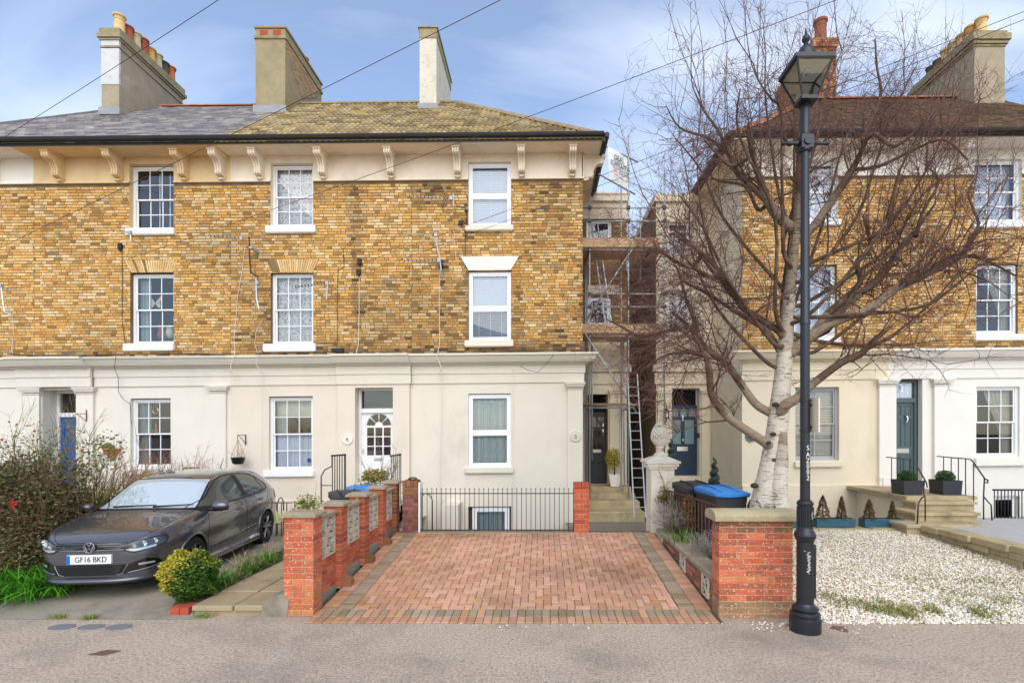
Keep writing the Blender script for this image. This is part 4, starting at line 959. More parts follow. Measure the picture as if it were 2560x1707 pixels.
fo = MB(); fo.box(opd[0]+0.02, opd[1]-0.02, WD+0.4, WD+0.5, opd[2], opd[3]); fo.build('porch_back', m_void, H_C)
d = MB(); dz1 = PZ(1029,WD); x0, x1 = opd[0]+0.03, opd[1]-0.03
door_panels(d, x0, x1, opd[2]+0.02, dz1, WD+0.3, [(0.12,0.88,0.06,0.30)]); d = d.build('door', m_doorgrey, H_C)
for i in range(2):
    for j in range(3):
        p = MB(); w_ = x1-x0; h_ = dz1-opd[2]; p.box(x0+w_*(0.10+0.42*i), x0+w_*(0.46+0.42*i), WD+0.29, WD+0.31, opd[2]+h_*(0.46+0.165*j), opd[2]+h_*(0.60+0.165*j)); p.build('pane', m_darkglass, d)
p = MB(); p.box(x0+0.15, x0+0.4, WD+0.28, WD+0.3, PZ(1132,WD), PZ(1124,WD)); p.box(x1-0.1, x1-0.07, WD+0.27, WD+0.3, PZ(1066,WD), PZ(1058,WD)); p.box(x1-0.1, x1-0.07, WD+0.27, WD+0.3, PZ(1080,WD), PZ(1072,WD)); p.build('door_fittings', m_chrome, d)
# far side wall of the alley
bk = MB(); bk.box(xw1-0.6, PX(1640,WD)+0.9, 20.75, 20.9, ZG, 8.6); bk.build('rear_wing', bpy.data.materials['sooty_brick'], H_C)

# ------------------------------------------------------------------ houses 4 and 3 on the right
X4, X43, X3E = FX(1855), FX(2215), 14.6
W4 = {'42': OP(1986,2094,402,552), '41': OP(1986,2092,664,842), '40': OP(1988,2098,968,1152), '4b': OP(1990,2100,1262,1330),
      '32': OP(2434,2552,400,556), '31': OP(2440,2544,662,836), '30': OP(2440,2549,967,1144), '3D': OP(2236,2306,946,1212), '3b': OP(2484,2550,1240,1335)}
facade(H_4, X4, X43, [W4['42'], W4['41'], W4['40'], W4['4b']], m_cream2, m_frieze_w, 21, 0.35, 0.8, m_mortar)
facade(H_3, X43, X3E, [W4['32'], W4['31'], W4['30'], W4['3D'], W4['3b']], m_purewhite, m_purewhite, 22, 0.4, 1.0, m_mortar)
cornice(H_4, X4, X43, m_cream2, ends=(1,0)); cornice(H_3, X43, FX(2600), m_purewhite); cornice(H_3, FX(2600)+0.01, X3E, m_purewhite)
for px, h, m in ((1880,H_4,m_frieze_w),(2040-70,H_4,m_frieze_w),(2140,H_4,m_frieze_w),(2290,H_3,m_purewhite),(2400,H_3,m_purewhite)): bracket(h, PX(px,13.12), m)
pilaster(H_3, 2193, 2235, m_purewhite, proj=0.09); pilaster(H_3, 2330, 2372, m_purewhite, proj=0.09)
pl = MB(T=shear); pl.box(X4, X43-0.1, FD-0.04, FD+0.01, ZG, PZ(1218,FD)); pl.build('plinth', m_cream2, H_4)
pl = MB(T=shear); pl.box(FX(2240)-0.4, FX(2240), FD-0.12, FD, 0.5, PZ(1200,FD)); pl.build('plinth', m_purewhite, H_3)
m_grey_paint = mat('grey_sash_paint', lin(176,172,174), 0.5)
for k, wm in (('42',m_paint),('41',m_paint)):
    o = W4[k]; w = sash_window(H_4, o, FD+0.09, m=wm); wavy(o[0]+0.04, o[1]-0.04, o[2]+0.05, o[3]-0.05, FD+0.3, 0.02, 7, seed=31).build('curtain', m_sheer, w)
o = W4['40']; w = sash_window(H_4, o, FD+0.09, cols=2, rows=4, m=m_grey_paint); slats(o[0]+0.06, o[1]-0.06, o[2]+0.08, o[3]-0.06, FD+0.21, 0.062, 0.03, 0.05).build('shutter', m_shutter, w)
o = W4['4b']; w = upvc_window(H_4, (o[0]+0.1,o[1]-0.1,o[2],o[3]-0.02), FD+0.09, single=True)
for k in ('32','31','30'):
    o = W4[k]; w = sash_window(H_3, o, FD+0.06, mr=m_void)
    if k == '32': wavy(o[0]+0.04, o[1]-0.04, o[2]+0.05, o[3]-0.05, FD+0.3, 0.02, 7, seed=33).build('curtain', m_sheer, w)
    else:
        mb = MB(T=shear); xr = o[1]-0.05; xl = o[0]+(o[1]-o[0])*0.36
        def cf(u, v, o=o, xr=xr, xl=xl):
            t = 1-v; s = 0.62*math.sin(min(t*1.25,1)*math.pi/2)**1.6
            xa = xl+(xr-xl)*s; return (xa+(xr-xa)*u, FD+0.24+0.03*math.sin(u*38), o[2]+0.06+(o[3]-o[2]-0.1)*v)
        mb.grid(cf, 40, 16); mb.build('curtain', m_cream_curt, w)
o = W4['3b']; w = upvc_window(H_3, (o[0]+0.02,o[1]-0.02,o[2],o[3]), FD+0.08, single=True)
for a in ((1985,2106,1153,1166,H_4,m_cream2),(1985,2098,842,857,H_4,m_paint),(1982,2100,552,565,H_4,m_paint),(2434,2562,1144,1163,H_3,m_purewhite),(2434,2556,837,850,H_3,m_paint),(2428,2560,556,570,H_3,m_paint)):
    sill(a[4], a[0], a[1], a[2], a[3], 0.09, a[5])
# door 3
o = W4['3D']; fo, dl = portal(H_3, (o[0],o[1]-0.02,o[2],o[3]-0.02), FD+0.16, FZ(1000,2270), m_greengrey, 0.07)
d = MB(T=shear); door_panels(d, *dl, FD+0.20, [(0.10,0.42,0.06,0.34),(0.56,0.90,0.06,0.34),(0.10,0.42,0.46,0.80),(0.56,0.90,0.46,0.80),(0.10,0.42,0.84,0.96),(0.56,0.90,0.84,0.96)]); d = d.build('door', m_greengrey, H_3)
digits('3', PX(2250,FD+0.2), PZ(972,FD+0.2), FD+0.15, 0.26, m_upvc, fo)
lw = wavy(PX(2252,FD), dl[1], dl[3]+0.12, o[3]-0.1, FD+0.24, 0.012, 4, seed=3); lw.build('curtain', m_sheer, fo)
k = MB(); xk, zk = PX(2262,FD+0.2), PZ(1048,FD+0.2); k.tube([(xk,FD+0.19,zk+0.10),(xk+0.02,FD+0.15,zk+0.07),(xk+0.03,FD+0.13,zk),(xk+0.01,FD+0.14,zk-0.07),(xk-0.02,FD+0.16,zk-0.08)], [0.022,0.03,0.018,0.02,0.03], 8); k.build('door_knocker', m_chrome, d, True)
k = MB(); k.box(PX(2240,FD+.2), PX(2271,FD+.2), FD+0.18, FD+0.2, PZ(1132,FD+.2), PZ(1121,FD+.2)); k.build('letterbox', m_chrome, d)
# left flank and entrance wing of house 4
X4s = X4; xw4 = PX(1640, WD)
fl = MB(); fl.box(X4s, X4s+0.3, FD+0.01, WD+0.02, ZG, ZS); fl.build('side_wall', m_cream2, H_4)
o4 = (PX(1680,WD), PX(1749,WD), PZ(1190,WD), PZ(970,WD)); wins = [(PX(1668,WD), PX(1725,WD), PZ(zb,WD), PZ(zt_,WD)) for zb, zt_ in ((640,555),(830,725))]
wg = MB()
for a,b,c,d_ in rects_minus(xw4, X4s, ZG, PZ(488,WD), [o4]+wins): wg.quad((a,WD,c),(b,WD,c),(b,WD,d_),(a,WD,d_))
reveals(wg, o4, WD, WD+0.35)
for w_ in wins: reveals(wg, w_, WD, WD+0.12)
wg.box(xw4-0.12, X4s, WD-0.14, WD, PZ(930,WD), PZ(912,WD)); wg.box(xw4-0.05, X4s, WD-0.06, WD, PZ(960,WD), PZ(932,WD)); wg.box(xw4-0.06, X4s, WD-0.1, WD+5, PZ(506,WD), PZ(487,WD))
wg.box(PX(1643,WD), PX(1675,WD), WD-0.09, WD, ZG, PZ(986,WD)); wg.box(PX(1752,WD), PX(1772,WD), WD-0.09, WD, ZG, PZ(986,WD))
capital(wg, PX(1643,WD), PX(1675,WD), WD-0.09, PZ(975,WD), 0.05); capital(wg, PX(1752,WD), PX(1772,WD), WD-0.09, PZ(975,WD), 0.05)
wg.build('entrance_wing', m_cream2, H_4)
for w_ in wins:
    ww = sash_window(H_4, w_, WD+0.07, cols=2, rows=4); slats(w_[0]+0.08, w_[1]-0.08, w_[2]+0.08, w_[3]-0.08, WD+0.22, 0.06, 0.03, 0.04).build('blind', m_shutter, ww)
x0, x1, z0, z1 = o4; dz1 = PZ(1012,WD); d = MB(); q = MB(); q.box(x0, x1, WD+0.36, WD+0.45, z0, z1); q.build('porch_back', m_void, H_4)
d.box(x0, x1, WD+0.26, WD+0.34, z0, dz1)
d = d.build('door', m_navy, H_4); w_, h_ = x1-x0, dz1-z0
for i in range(3):
    u = x0+w_*(0.19+0.31*i); r_ = w_*0.115; zb = z0+h_*0.84
    p = MB(); p.prism([(u-r_,zb),(u+r_,zb),(u+r_,zb+h_*0.07)]+[(u+r_*math.cos(t), zb+h_*0.07+r_*math.sin(t)) for t in (0.5,1.0,1.57,2.1,2.6)]+[(u-r_,zb+h_*0.07)], WD+0.25, WD+0.262, 'y'); p.build('pane', m_frost, d)
for i in range(2):
    p = MB(); p.box(x0+w_*(0.06+0.48*i), x0+w_*(0.40+0.48*i), WD+0.25, WD+0.262, z0+h_*0.45, z0+h_*0.79); p.build('pane', m_frost, d)
    p = MB(); p.cbox(x0+w_*(0.10+0.46*i), x0+w_*(0.40+0.46*i), WD+0.25, WD+0.262, z0+h_*0.06, z0+h_*0.31, 0.006); p.build('panel', m_navy, d)
p = MB(); p.box(x0+w_*0.26, x0+w_*0.66, WD+0.245, WD+0.262, z0+h_*0.35, z0+h_*0.41); p.lathe([(0.03,z0+h_*0.48),(0.04,z0+h_*0.50),(0.03,z0+h_*0.52)], x0+w_*0.48, WD+0.235, 10); p.box(x0+w_*0.45, x0+w_*0.49, WD+0.235, WD+0.262, z0+h_*0.78, z0+h_*0.86); p.build('door_fittings', m_chrome, d, 40)
q = MB(); q.box(PX(1762,FD+1.6), PX(1768,FD+1.6), WD-0.13, WD-0.09, PZ(1094,WD), PZ(1082,WD)); q.build('doorbell', m_black, H_4)
q = MB(); q.box(xw4, xw4+0.05, WD+0.01, WD+5, ZG, PZ(488,WD)-0.01); q.build('wing_side', bpy.data.materials['sooty_brick'], H_4)
# roof of the pair: hipped on the left
XE4 = PX(1828, EY)
m_plain = mat('brown_plain_tile', attr=True, rough=0.95, var=0.25, vs=6, fine=0.25, fs=40, bump=0.4, bs=50, stains=((lin(120,110,60), 2.6, 0.55, 0.72, 0.5, 1),))
def plain_tiles(roof, x0, x1, seed):
    rng = random.Random(seed); V = []; F = []; C = []; g = 0.10/1.0; n = int(RT/g); w = 0.165
    tones = [lin(112,88,68), lin(98,78,60), lin(126,96,72), lin(86,70,56)]
    for r in range(n):
        t = -0.04+r*g; x = x0-(w/2 if r % 2 else 0)
        while x < x1:
            a, b = x+0.002, min(x+w, x1)-0.002
            if a > x0 and t < min(RT, (a-XE4)) and b > a:
                o = rng.uniform(0, 0.006); q = len(V)
                V += [roof_pt(a,t,0.016+o), roof_pt(b,t,0.016+o), roof_pt(b,t+g*1.3,0.0), roof_pt(a,t+g*1.3,0.0), roof_pt(a,t,0.0), roof_pt(b,t,0.0)]
                F += [(q,q+1,q+2,q+3),(q+4,q+5,q+1,q)]; c = np.array(tones[rng.randrange(4)])*rng.uniform(0.8,1.2); C += [c, c*0.7]  # shade painted into the front edge of each tile
            x += w
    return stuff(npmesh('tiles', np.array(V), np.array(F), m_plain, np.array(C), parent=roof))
r = deck(H_4, [(XE4,0),(X43,0),(X43,RT),(XE4+RT,RT)] if XE4+RT < X43 else [(XE4,0),(X43,0),(X43,X43-XE4)]); plain_tiles(r, XE4, X43, 41)
r = deck(H_3, [(X43,0),(X3E,0),(X3E,RT),(XE4+RT,RT),(X43,min(RT,X43-XE4))]); plain_tiles(r, X43, X3E, 42)
back(H_4, [(XE4,EY,EZ),(XE4,yb,EZ),(XE4+RT,yr,zr+0.03)]); back(H_3, [(XE4,yb,EZ),(X3E,yb,EZ),(X3E,yr,zr),(XE4+RT,yr,zr)])
ridge(H_4, (XE4,EY,EZ+0.04+sag(XE4)), (XE4+RT,yr,zr+0.04+sag(XE4+RT)), m_terra, 0.10, 0.35); ridge(H_3, (XE4+RT,yr,zr+0.03+sag(8)), (X3E,yr,zr+0.03+sag(X3E)), m_terra, 0.09, 0.35)
e = MB(T=shear); e.box(XE4+0.03, X4+0.02, FD-0.6, FD+4.2, ZS-0.02, ZS+0.02); e.build('soffit', m_frieze, H_4)
gt = MB(T=shear); gt.box(XE4-0.02, XE4+0.05, EY-0.03, FD+4.2, ZS-0.05, ZS+0.06); gt.tube([(XE4-0.06,EY-0.06,9.44),(XE4-0.06,FD+4.2,9.44)], 0.06, 8); gt.build('gutter', m_gutter, H_4, 40)
# chimneys of the pair
c4, x0, x1, zt = chimney(H_3, 2436, 2512, 16.1, 18.8, 112, m_ch1, ((-0.06,0.0,0.03,m_capg),(0.002,0.10,0.07,m_capg),(0.102,0.30,0.12,m_capg),(0.302,0.42,0.05,m_capg)))
for k in range(7): pot(c4, (x0+x1)/2+(-0.05 if k else 0.0), 16.4+k*0.34, zt+0.41, 0.62 if k < 5 else 0.5, 0.155, m_pots[(0,4,0,2,0,6,6)[k]])
m_brickstack = mat('old_brick_stack', attr=True, rough=0.95, var=0.2, vs=10, fine=0.2, fs=40, bump=0.4, bs=50)
x0, x1, d0, d1 = PX(2035,17.6), PX(2092,17.6), 17.6, 20.4; zt = PZ(100,17.6); cb = MB(); rng = random.Random(9); z = 11.2; r_ = 0
cb.box(x0+0.012, x1-0.012, d0+0.012, d1, 11.0, zt, lin(160,140,112))
while z < zt-0.02:
    e = 0.05 if z > zt-0.3 else 0.0
    xx = x0-e; k = r_
    while xx < x1+e-0.03:
        l = min(0.215 if k % 2 else 0.105, x1+e-xx); cb.box(xx, xx+l-0.01, d0-e, d0+0.1, z, z+0.066, tuple(np.array(lin(*rng.choice(((176,118,80),(160,100,70),(190,140,96),(140,92,66)))))*rng.uniform(0.8,1.1))); xx += l; k += 1
    yy = d0+0.1
    while yy < d1:
        for xs_ in (x0-e,):
            cb.box(xs_, xs_+0.1, yy, min(yy+0.205,d1), z, z+0.066, tuple(np.array(lin(*rng.choice(((176,118,80),(160,100,70),(190,140,96)))))*rng.uniform(0.8,1.1)))
        yy += 0.215
    z += 0.076; r_ += 1
c5 = cb.build('chimney', m_brickstack, H_4)
pot(c5, (x0+x1)/2+0.05, d0+0.4, zt, 0.95, 0.2, m_pots[8], 1.15); pot(c5, (x0+x1)/2-0.1, d0+1.6, zt, 0.5, 0.18, m_pots[1])
# ------------------------------------------------------------------ garden walls
RB = [lin(*c) for c in ((192,94,62),(184,88,58),(200,106,72),(174,82,56),(188,100,70),(204,114,76),(170,90,62))]
BRN = [lin(*c) for c in ((138,92,62),(150,100,70),(126,84,58))]
_rb = {}
def box_brick(parent, x0, x1, y0, y1, z0, z1, col, m, rng, name='brick'):
    """shared bricks: a box with slightly rounded front and top"""
    dx, dy, dz = round(x1-x0,3), round(y1-y0,3), round(z1-z0,3); q = tuple(round(c*70)/70+0.002 for c in col); key = (dx,dy,dz,q,m.name)
    if key not in _rb:
        mb = MB(); c = 0.004
        V = [(c,c,0),(dx-c,c,0),(dx-c,dy-c,0),(c,dy-c,0),(0,0,c),(dx,0,c),(dx,dy,c),(0,dy,c),(0,0,dz-c),(dx,0,dz-c),(dx,dy,dz-c),(0,dy,dz-c),(c,c,dz),(dx-c,c,dz),(dx-c,dy-c,dz),(c,dy-c,dz)]
        F = [(4*k+i, 4*k+(i+1)%4, 4*k+4+(i+1)%4, 4*k+4+i) for k in range(3) for i in range(4)] + [(12,13,14,15),(3,2,1,0)]
        mb.add(V, F, q); _rb[key] = mb.mesh('brick', m)
    return link(name, _rb[key], parent, (x0+rng.uniform(-.002,.002), y0+rng.uniform(-.003,.003), z0), (0,0,rng.uniform(-.008,.008)))
def pier(parent, x0, x1, y0, y1, z0, z1, pal, m, rng, mort=m_mortar_pale, h=0.075, pal_fn=None):
    """square brick pier of alternating courses round a mortar core"""
    c = MB(); e = 0.007; c.box(x0+e, x1-e, y0+e, y1-e, z0-0.02, z1-0.004); c.build('mortar', mort, parent)
    n = max(1, round((z1-z0)/h)); hh = (z1-z0)/n; g = 0.010; W_ = 0.1025; sx, sy = x1-x0, y1-y0
    for r in range(n):
        za, zb = z0+r*hh+g/2, z0+(r+1)*hh-g/2
        colf = lambda: tuple(np.array((pal_fn(za) if pal_fn else pal)[rng.randrange(len(pal_fn(za) if pal_fn else pal))])*rng.uniform(0.9,1.1))
        def row(a, b, lens):
            out = []; p = a; k = 0
            while p < b-0.02:
                q = min(b, p+lens[k % len(lens)])
                if b-q < 0.05: q = b
                out.append((p, q-g if q < b-1e-6 else q)); p = q; k += 1
            return out
        if r % 2 == 0:
            for a, b in row(x0, x1, [0.225]): box_brick(parent, a, b, y0, y0+min(W_, sy), za, zb, colf(), m, rng)
            if sy > W_+0.03:
                for a, b in row(y0+W_+g, y1, [0.225]):
                    box_brick(parent, x0, x0+min(W_,sx/2-0.01), a, b, za, zb, colf(), m, rng); box_brick(parent, x1-min(W_,sx/2-0.01), x1, a, b, za, zb, colf(), m, rng)
        else:
            for a, b in row(y0, y1, [0.215]):
                box_brick(parent, x0, x0+min(W_,sx/2-0.01), a, b, za, zb, colf(), m, rng); box_brick(parent, x1-min(W_,sx/2-0.01), x1, a, b, za, zb, colf(), m, rng)
            if sx > 2*W_+0.05:
                for a, b in row(x0+W_+g, x1-W_-g, [0.225]): box_brick(parent, a, b, y0, y0+min(W_,sy), za, zb, colf(), m, rng)
def capstone(parent, x0, x1, y0, y1, z0, z1, e=0.04, peak=0.03, name='coping'):
    mb = MB(); a, b, c, d = x0-e, x1+e, y0-e, y1+e; k = 0.03
    V = [(a,c,z0),(b,c,z0),(b,d,z0),(a,d,z0),(a,c,z1-peak),(b,c,z1-peak),(b,d,z1-peak),(a,d,z1-peak),(a+k*2,c+k*2,z1),(b-k*2,c+k*2,z1),(b-k*2,d-k*2,z1),(a+k*2,d-k*2,z1)]
    F = [(3,2,1,0)] + [(4*q+i, 4*q+(i+1)%4, 4*q+4+(i+1)%4, 4*q+4+i) for q in range(2) for i in range(4)] + [(8,9,10,11)]
    mb.add(V, F); return mb.build(name, m_cap, parent)
m_backing = mat('block_dark_backing', lin(74,66,54), 0.95)  # dark colour stands in for the shade inside the block openings
m_block = mat('screen_block', lin(206,196,176), 0.92, var=0.10, vs=8, fine=0.15, fs=80, bump=0.3, bs=90, stains=((lin(120,108,84), 7, 0.58, 0.76, 0.6, 1),))
def screen_block(parent, a0, b0, a1, b1, plane_x, th, axis='y', name='screen_block', m=None):
    """pierced leaf-pattern block: frame, diagonals and petal bars; a along the wall, b up"""
    mb = MB(); w, h = a1-a0, b1-b0
    def bar(p, q, t, y0=0.0, y1=1.0):
        (u0,v0),(u1,v1) = p, q; d = math.hypot(u1-u0, v1-v0); nx, ny = -(v1-v0)/d*t/2, (u1-u0)/d*t/2
        mb.prism([(u0+nx,v0+ny),(u0-nx,v0-ny),(u1-nx,v1-ny),(u1+nx,v1+ny)], plane_x-th*y1, plane_x-th*y0, 'x')
    f = 0.022
    for s in ((a0,b0,a1,b0+f),(a0,b1-f,a1,b1),(a0,b0+f,a0+f,b1-f),(a1-f,b0+f,a1,b1-f)):
        mb.prism([(s[0],s[1]),(s[2],s[1]),(s[2],s[3]),(s[0],s[3])], plane_x-th, plane_x, 'x')
    c = ((a0+a1)/2, (b0+b1)/2); k = 0.5
    for sx, sy in ((-1,-1),(1,-1),(1,1),(-1,1)):
        corner = (c[0]+sx*(w/2-f), c[1]+sy*(h/2-f)); 
        for bend in (0.11, -0.11):       # each petal is a pair of bowed ribs from centre to corner
            mx, my = (c[0]+corner[0])/2, (c[1]+corner[1])/2; dx, dy = corner[0]-c[0], corner[1]-c[1]; L_ = math.hypot(dx, dy)
            ox, oy = -dy/L_*bend*w, dx/L_*bend*w
            bar(c, (mx+ox,my+oy), 0.015, 0.0, 0.3); bar((mx+ox,my+oy), corner, 0.015, 0.0, 0.3)
    o = mb.build(name, m or m_block, parent)
    bk = MB(); bk.box(plane_x-th*0.9, plane_x-th*0.55, a0+f, a1-f, b0+f, b1-f); bk.build('dark_backing', m_backing, parent if parent.type != 'EMPTY' else o); return o  # added dark panel behind the ribs, painting the openings as shaded
WR = random.Random(17)
lw = thing('garden_wall', 'red brick garden wall with five piers and pierced screen blocks left of the driveway', 'wall', (-2.95,8.2,0))
PIERS = [(-3.165,-2.80,6.37,6.62,0.0),(-3.04,-2.79,7.24,7.46,0.10),(-3.04,-2.79,8.19,8.40,0.17),(-3.04,-2.79,9.13,9.33,0.24),(-3.04,-2.79,9.97,10.17,0.30)]
ZTOP = 1.215
BS = [RB, RB, RB, RB, BRN]
for k, (x0, x1, y0, y1, zb) in enumerate(PIERS):
    m = m_red if k == 0 else m_red_clean
    fn = (lambda z: [RB[2],RB[4],RB[5],lin(196,112,66),lin(186,120,74)] if z < 0.45 else RB) if k == 0 else (lambda z: [lin(176,88,62),lin(160,80,56),lin(186,98,70)]) if k < 4 else (lambda z: [lin(150,88,60), lin(128,78,56)])
    pier(lw, x0, x1, y0, y1, zb, ZTOP+0.01*k, RB, m, WR, m_mortar_pale, 0.075, fn)
    capstone(lw, x0, x1, y0, y1, ZTOP+0.01*k, ZTOP+0.01*k+0.06, 0.045)
    if k in (1, 2, 3):
        mb = MB(); mb.prism([(x1,zb),(x1+0.13,zb),(x1+0.13,zb+0.10),(x1,zb+0.16)], y0+0.0, y0+0.12, 'y', BRN[k % 3]); mb.build('foot_brick', m_red_clean, lw)
bl = 0.272
for k in range(4):
    y0, y1 = PIERS[k][3], PIERS[k+1][2]; zb = PIERS[k][4]; zc = 1.13; zr_ = zc-2*bl
    xw = -2.875; n = max(2, round((y1-y0)/bl)) if k else 2
    L_ = (y1-y0)
    for i in range(n):
        for j in range(2): screen_block(lw, y0+L_*i/n+0.003, zr_+j*bl+0.003, y0+L_*(i+1)/n-0.003, zr_+(j+1)*bl-0.003, xw, 0.09)
    mb = MB(); mb.box(xw-0.10, xw-0.008, y0, y1, zb-0.3, zr_-0.004); mb.build('mortar', m_mortar_pale, lw)
    mb = MB(); mb.box(xw-0.12, xw+0.012, y0, y1, zb-0.3, zb+0.13+0.02*k); mb.build('concrete_footing', m_concrete, lw)
    z = zb+0.14+0.02*k; rows = max(1, round((zr_-z)/0.075)); hh = (zr_-z)/rows
    for r_ in range(rows):
        yy = y0 - (0.11 if r_ % 2 else 0)
        while yy < y1-0.02:
            a, b = max(yy, y0), min(yy+0.215, y1)
            if b-a > 0.03: box_brick(lw, xw-0.10, xw, a, b, z+r_*hh+0.004, z+(r_+1)*hh-0.005, tuple(np.array(RB[WR.randrange(7)])*WR.uniform(0.85,1.08)), m_red_clean, WR)
            yy += 0.225
    capstone(lw, xw-0.10, xw, y0+0.05, y1-0.05, zc, zc+0.06, 0.035, 0.02)
# purple brick gate pier at the back left of the drive and the small red one on the right
PUR = [lin(*c) for c in ((132,82,76),(120,74,70),(146,92,84),(110,70,66))]
pp = thing('gate_pier', 'purple brown brick pier with moss on top beside the railing', 'pier', (-2.5,9.95,0.3))
pier(pp, -2.66, -2.37, 9.9, 10.18, 0.30, 1.20, PUR, m_red_clean, WR, m_mortar, 0.075, lambda z: PUR if z < 0.98 else BRN)
for k in range(4): box_brick(pp, -2.66+k*0.0735, -2.66+k*0.0735+0.066, 9.9, 10.18, 1.205, 1.315, BRN[k % 3], m_red_clean, WR)
mb = MB(); mb.box(-2.64, -2.39, 9.92, 10.16, 1.19, 1.30); mb.build('mortar', m_mortar, pp)
mb = MB(); mb.box(-2.36, -2.33, 9.92, 10.15, 0.3, 1.28); mb.build('white_post', m_paint, pp)
rp = thing('gate_pier', 'small bright red brick pier at the right end of the railing', 'pier', (0.75,9.95,0.3))
pier(rp, 0.61, 0.90, 9.9, 10.15, 0.30, 1.17, [RB[0],RB[1],RB[3]], m_red_clean, WR, m_mortar_pale, 0.097)
for k in range(4): box_brick(rp, 0.61+k*0.073, 0.61+k*0.073+0.066, 9.9, 10.15, 1.175, 1.28, RB[3], m_red_clean, WR)
# right-hand brick wall end
rw = thing('garden_wall', 'short thick red brick wall with rounded stone coping beside the lamp post', 'wall', (2.6,6.4,0))
def rwp(z): return [lin(146,98,64),lin(134,92,64),lin(160,92,64)] if z > 0.96 else ([lin(150,116,84),lin(160,112,82)] if z < 0.14 else RB)
pier(rw, 2.145, 3.045, 6.31, 6.56, -0.02, 1.18, RB, m_red, WR, m_mortar_pale, 0.075, rwp)
mb = MB()
for (a, b, z0, z1) in ((0.0,1.0,1.185,1.28),):
    prof = [(-0.07,1.185),(-0.075,1.20),(-0.075,1.245),(-0.05,1.275),(0.0,1.30),(0.12,1.315),(0.25,1.30),(0.30,1.275),(0.325,1.245),(0.325,1.20),(0.32,1.185)]
    mb.prism([(6.31+p[0]*1.0, p[1]) for p in prof], 2.08, 3.10, 'x')
mb.build('coping', mat('sandstone_coping', lin(172,158,124), 0.95, var=0.15, vs=4, fine=0.2, fs=60, bump=0.4, bs=60, stains=((lin(118,110,76), 3, 0.52, 0.7, 0.6, 1),)), rw, 35)
# low planter wall along the right of the drive
pw = thing('planter_wall', 'low brick planter wall with stone coping on the right of the driveway', 'wall', (2.26,8,0.2))
zt = 0.40
mb = MB(); mb.prism([(6.57,-0.2),(9.65,-0.2),(9.65,zt-0.01),(6.57,zt-0.01)], 2.168, 2.36, 'x'); mb.build('mortar', m_mortar, pw)
for r_ in range(6):
    z = zt-(r_+1)*0.075; yy = 6.58-(0.11 if r_ % 2 else 0)
    while yy < 9.63:
        a, b = max(yy, 6.58), min(yy+0.215, 9.64)
        scr = any(s <= (a+b)/2 <= s+0.27 for s in (6.72, 7.82, 9.3)) and r_ < 4
        if b-a > 0.03 and z+0.07 > drive_z(b) and not scr: box_brick(pw, 2.158, 2.25, a, b, z+0.005, z+0.07, tuple(np.array([lin(136,88,64),lin(150,92,68),lin(122,80,60),lin(170,110,84)][WR.randrange(4)])*WR.uniform(0.85,1.1)), m_red, WR)
        yy += 0.225
for s in (6.72, 7.82, 9.3): screen_block(pw, s, zt-0.30, s+0.27, zt-0.005, 2.140, -0.03)
y = 6.57
while y < 9.6:
    l = 0.62; mb = MB(); b = min(9.66, y+l-0.005)
    mb.prism([(2.125,zt),(2.40,zt),(2.40,zt+0.045),(2.37,zt+0.065),(2.155,zt+0.065),(2.125,zt+0.045)], y, b, 'y'); mb.build('coping', m_cap, pw); y += l
mb = MB(); mb.grid(lambda u, v: (2.36+0.75*u, 6.57+3.3*v, 0.36+0.05*math.sin(v*13+u*4)), 6, 24); struct(mb.build('planter_soil', m_earth))
# soil and ground of the garden of house 4
mb = MB(); mb.grid(lambda u, v: (2.9+0.18*u, 6.56+4.3*v, 0.20+0.13*v), 2, 10); struct(mb.build('garden_ground', m_earth))
# white gate pillar with a pineapple finial
m_oldwhite = mat('old_white_stucco', lin(222,214,196), 0.95, var=0.08, vs=4, fine=0.1, fs=40, bump=0.5, bs=30, stains=((lin(160,140,100), 2.4, 0.52, 0.72, 0.55, 0.5), (lin(110,96,70), 6, 0.62, 0.75, 0.5, 1)))
gp = thing('gate_pillar', 'white stucco gate pillar with moulded cap', 'pillar', (2.29,10.1,0.3))
gx0, gx1, gy0 = PX(1627,9.9), PX(1686,9.9), 9.9; gw = gx1-gx0
mb = MB(); mb.box(gx0, gx1, gy0, gy0+gw, 0.2, PZ(1170,9.9)); mb.build('shaft', m_oldwhite, gp)
mb = MB(); mb.box(gx0+gw*0.02, gx0+gw*0.56, gy0-0.02, gy0-0.002, 0.75, 1.5); mb.build('panel', m_oldwhite, gp)
for (z0, z1, e) in ((PZ(1172,9.9),PZ(1166,9.9),0.04),(PZ(1166,9.9)+0.002,PZ(1158,9.9),0.07),(PZ(1158,9.9)+0.002,PZ(1153,9.9),0.10)):
    mb = MB(); mb.box(gx0-e, gx1+e, gy0-e, gy0+gw+e, z0, z1); mb.build('cap_moulding', m_oldwhite, gp)
mb = MB(); zc0 = PZ(1153,9.9)+0.002; e = 0.10; cx, cy = (gx0+gx1)/2, gy0+gw/2
mb.add([(gx0-e,gy0-e,zc0),(gx1+e,gy0-e,zc0),(gx1+e,gy0+gw+e,zc0),(gx0-e,gy0+gw+e,zc0),(cx-0.1,cy-0.1,zc0+0.1),(cx+0.1,cy-0.1,zc0+0.1),(cx+0.1,cy+0.1,zc0+0.1),(cx-0.1,cy+0.1,zc0+0.1)],[(0,1,5,4),(1,2,6,5),(2,3,7,6),(3,0,4,7),(4,5,6,7),(3,2,1,0)]); mb.build('cap_slope', m_oldwhite, gp)
pf = thing('pineapple_finial', 'white stone pineapple finial on top of the gate pillar', 'finial', (cx,cy,zc0+0.1)); z0 = zc0+0.098
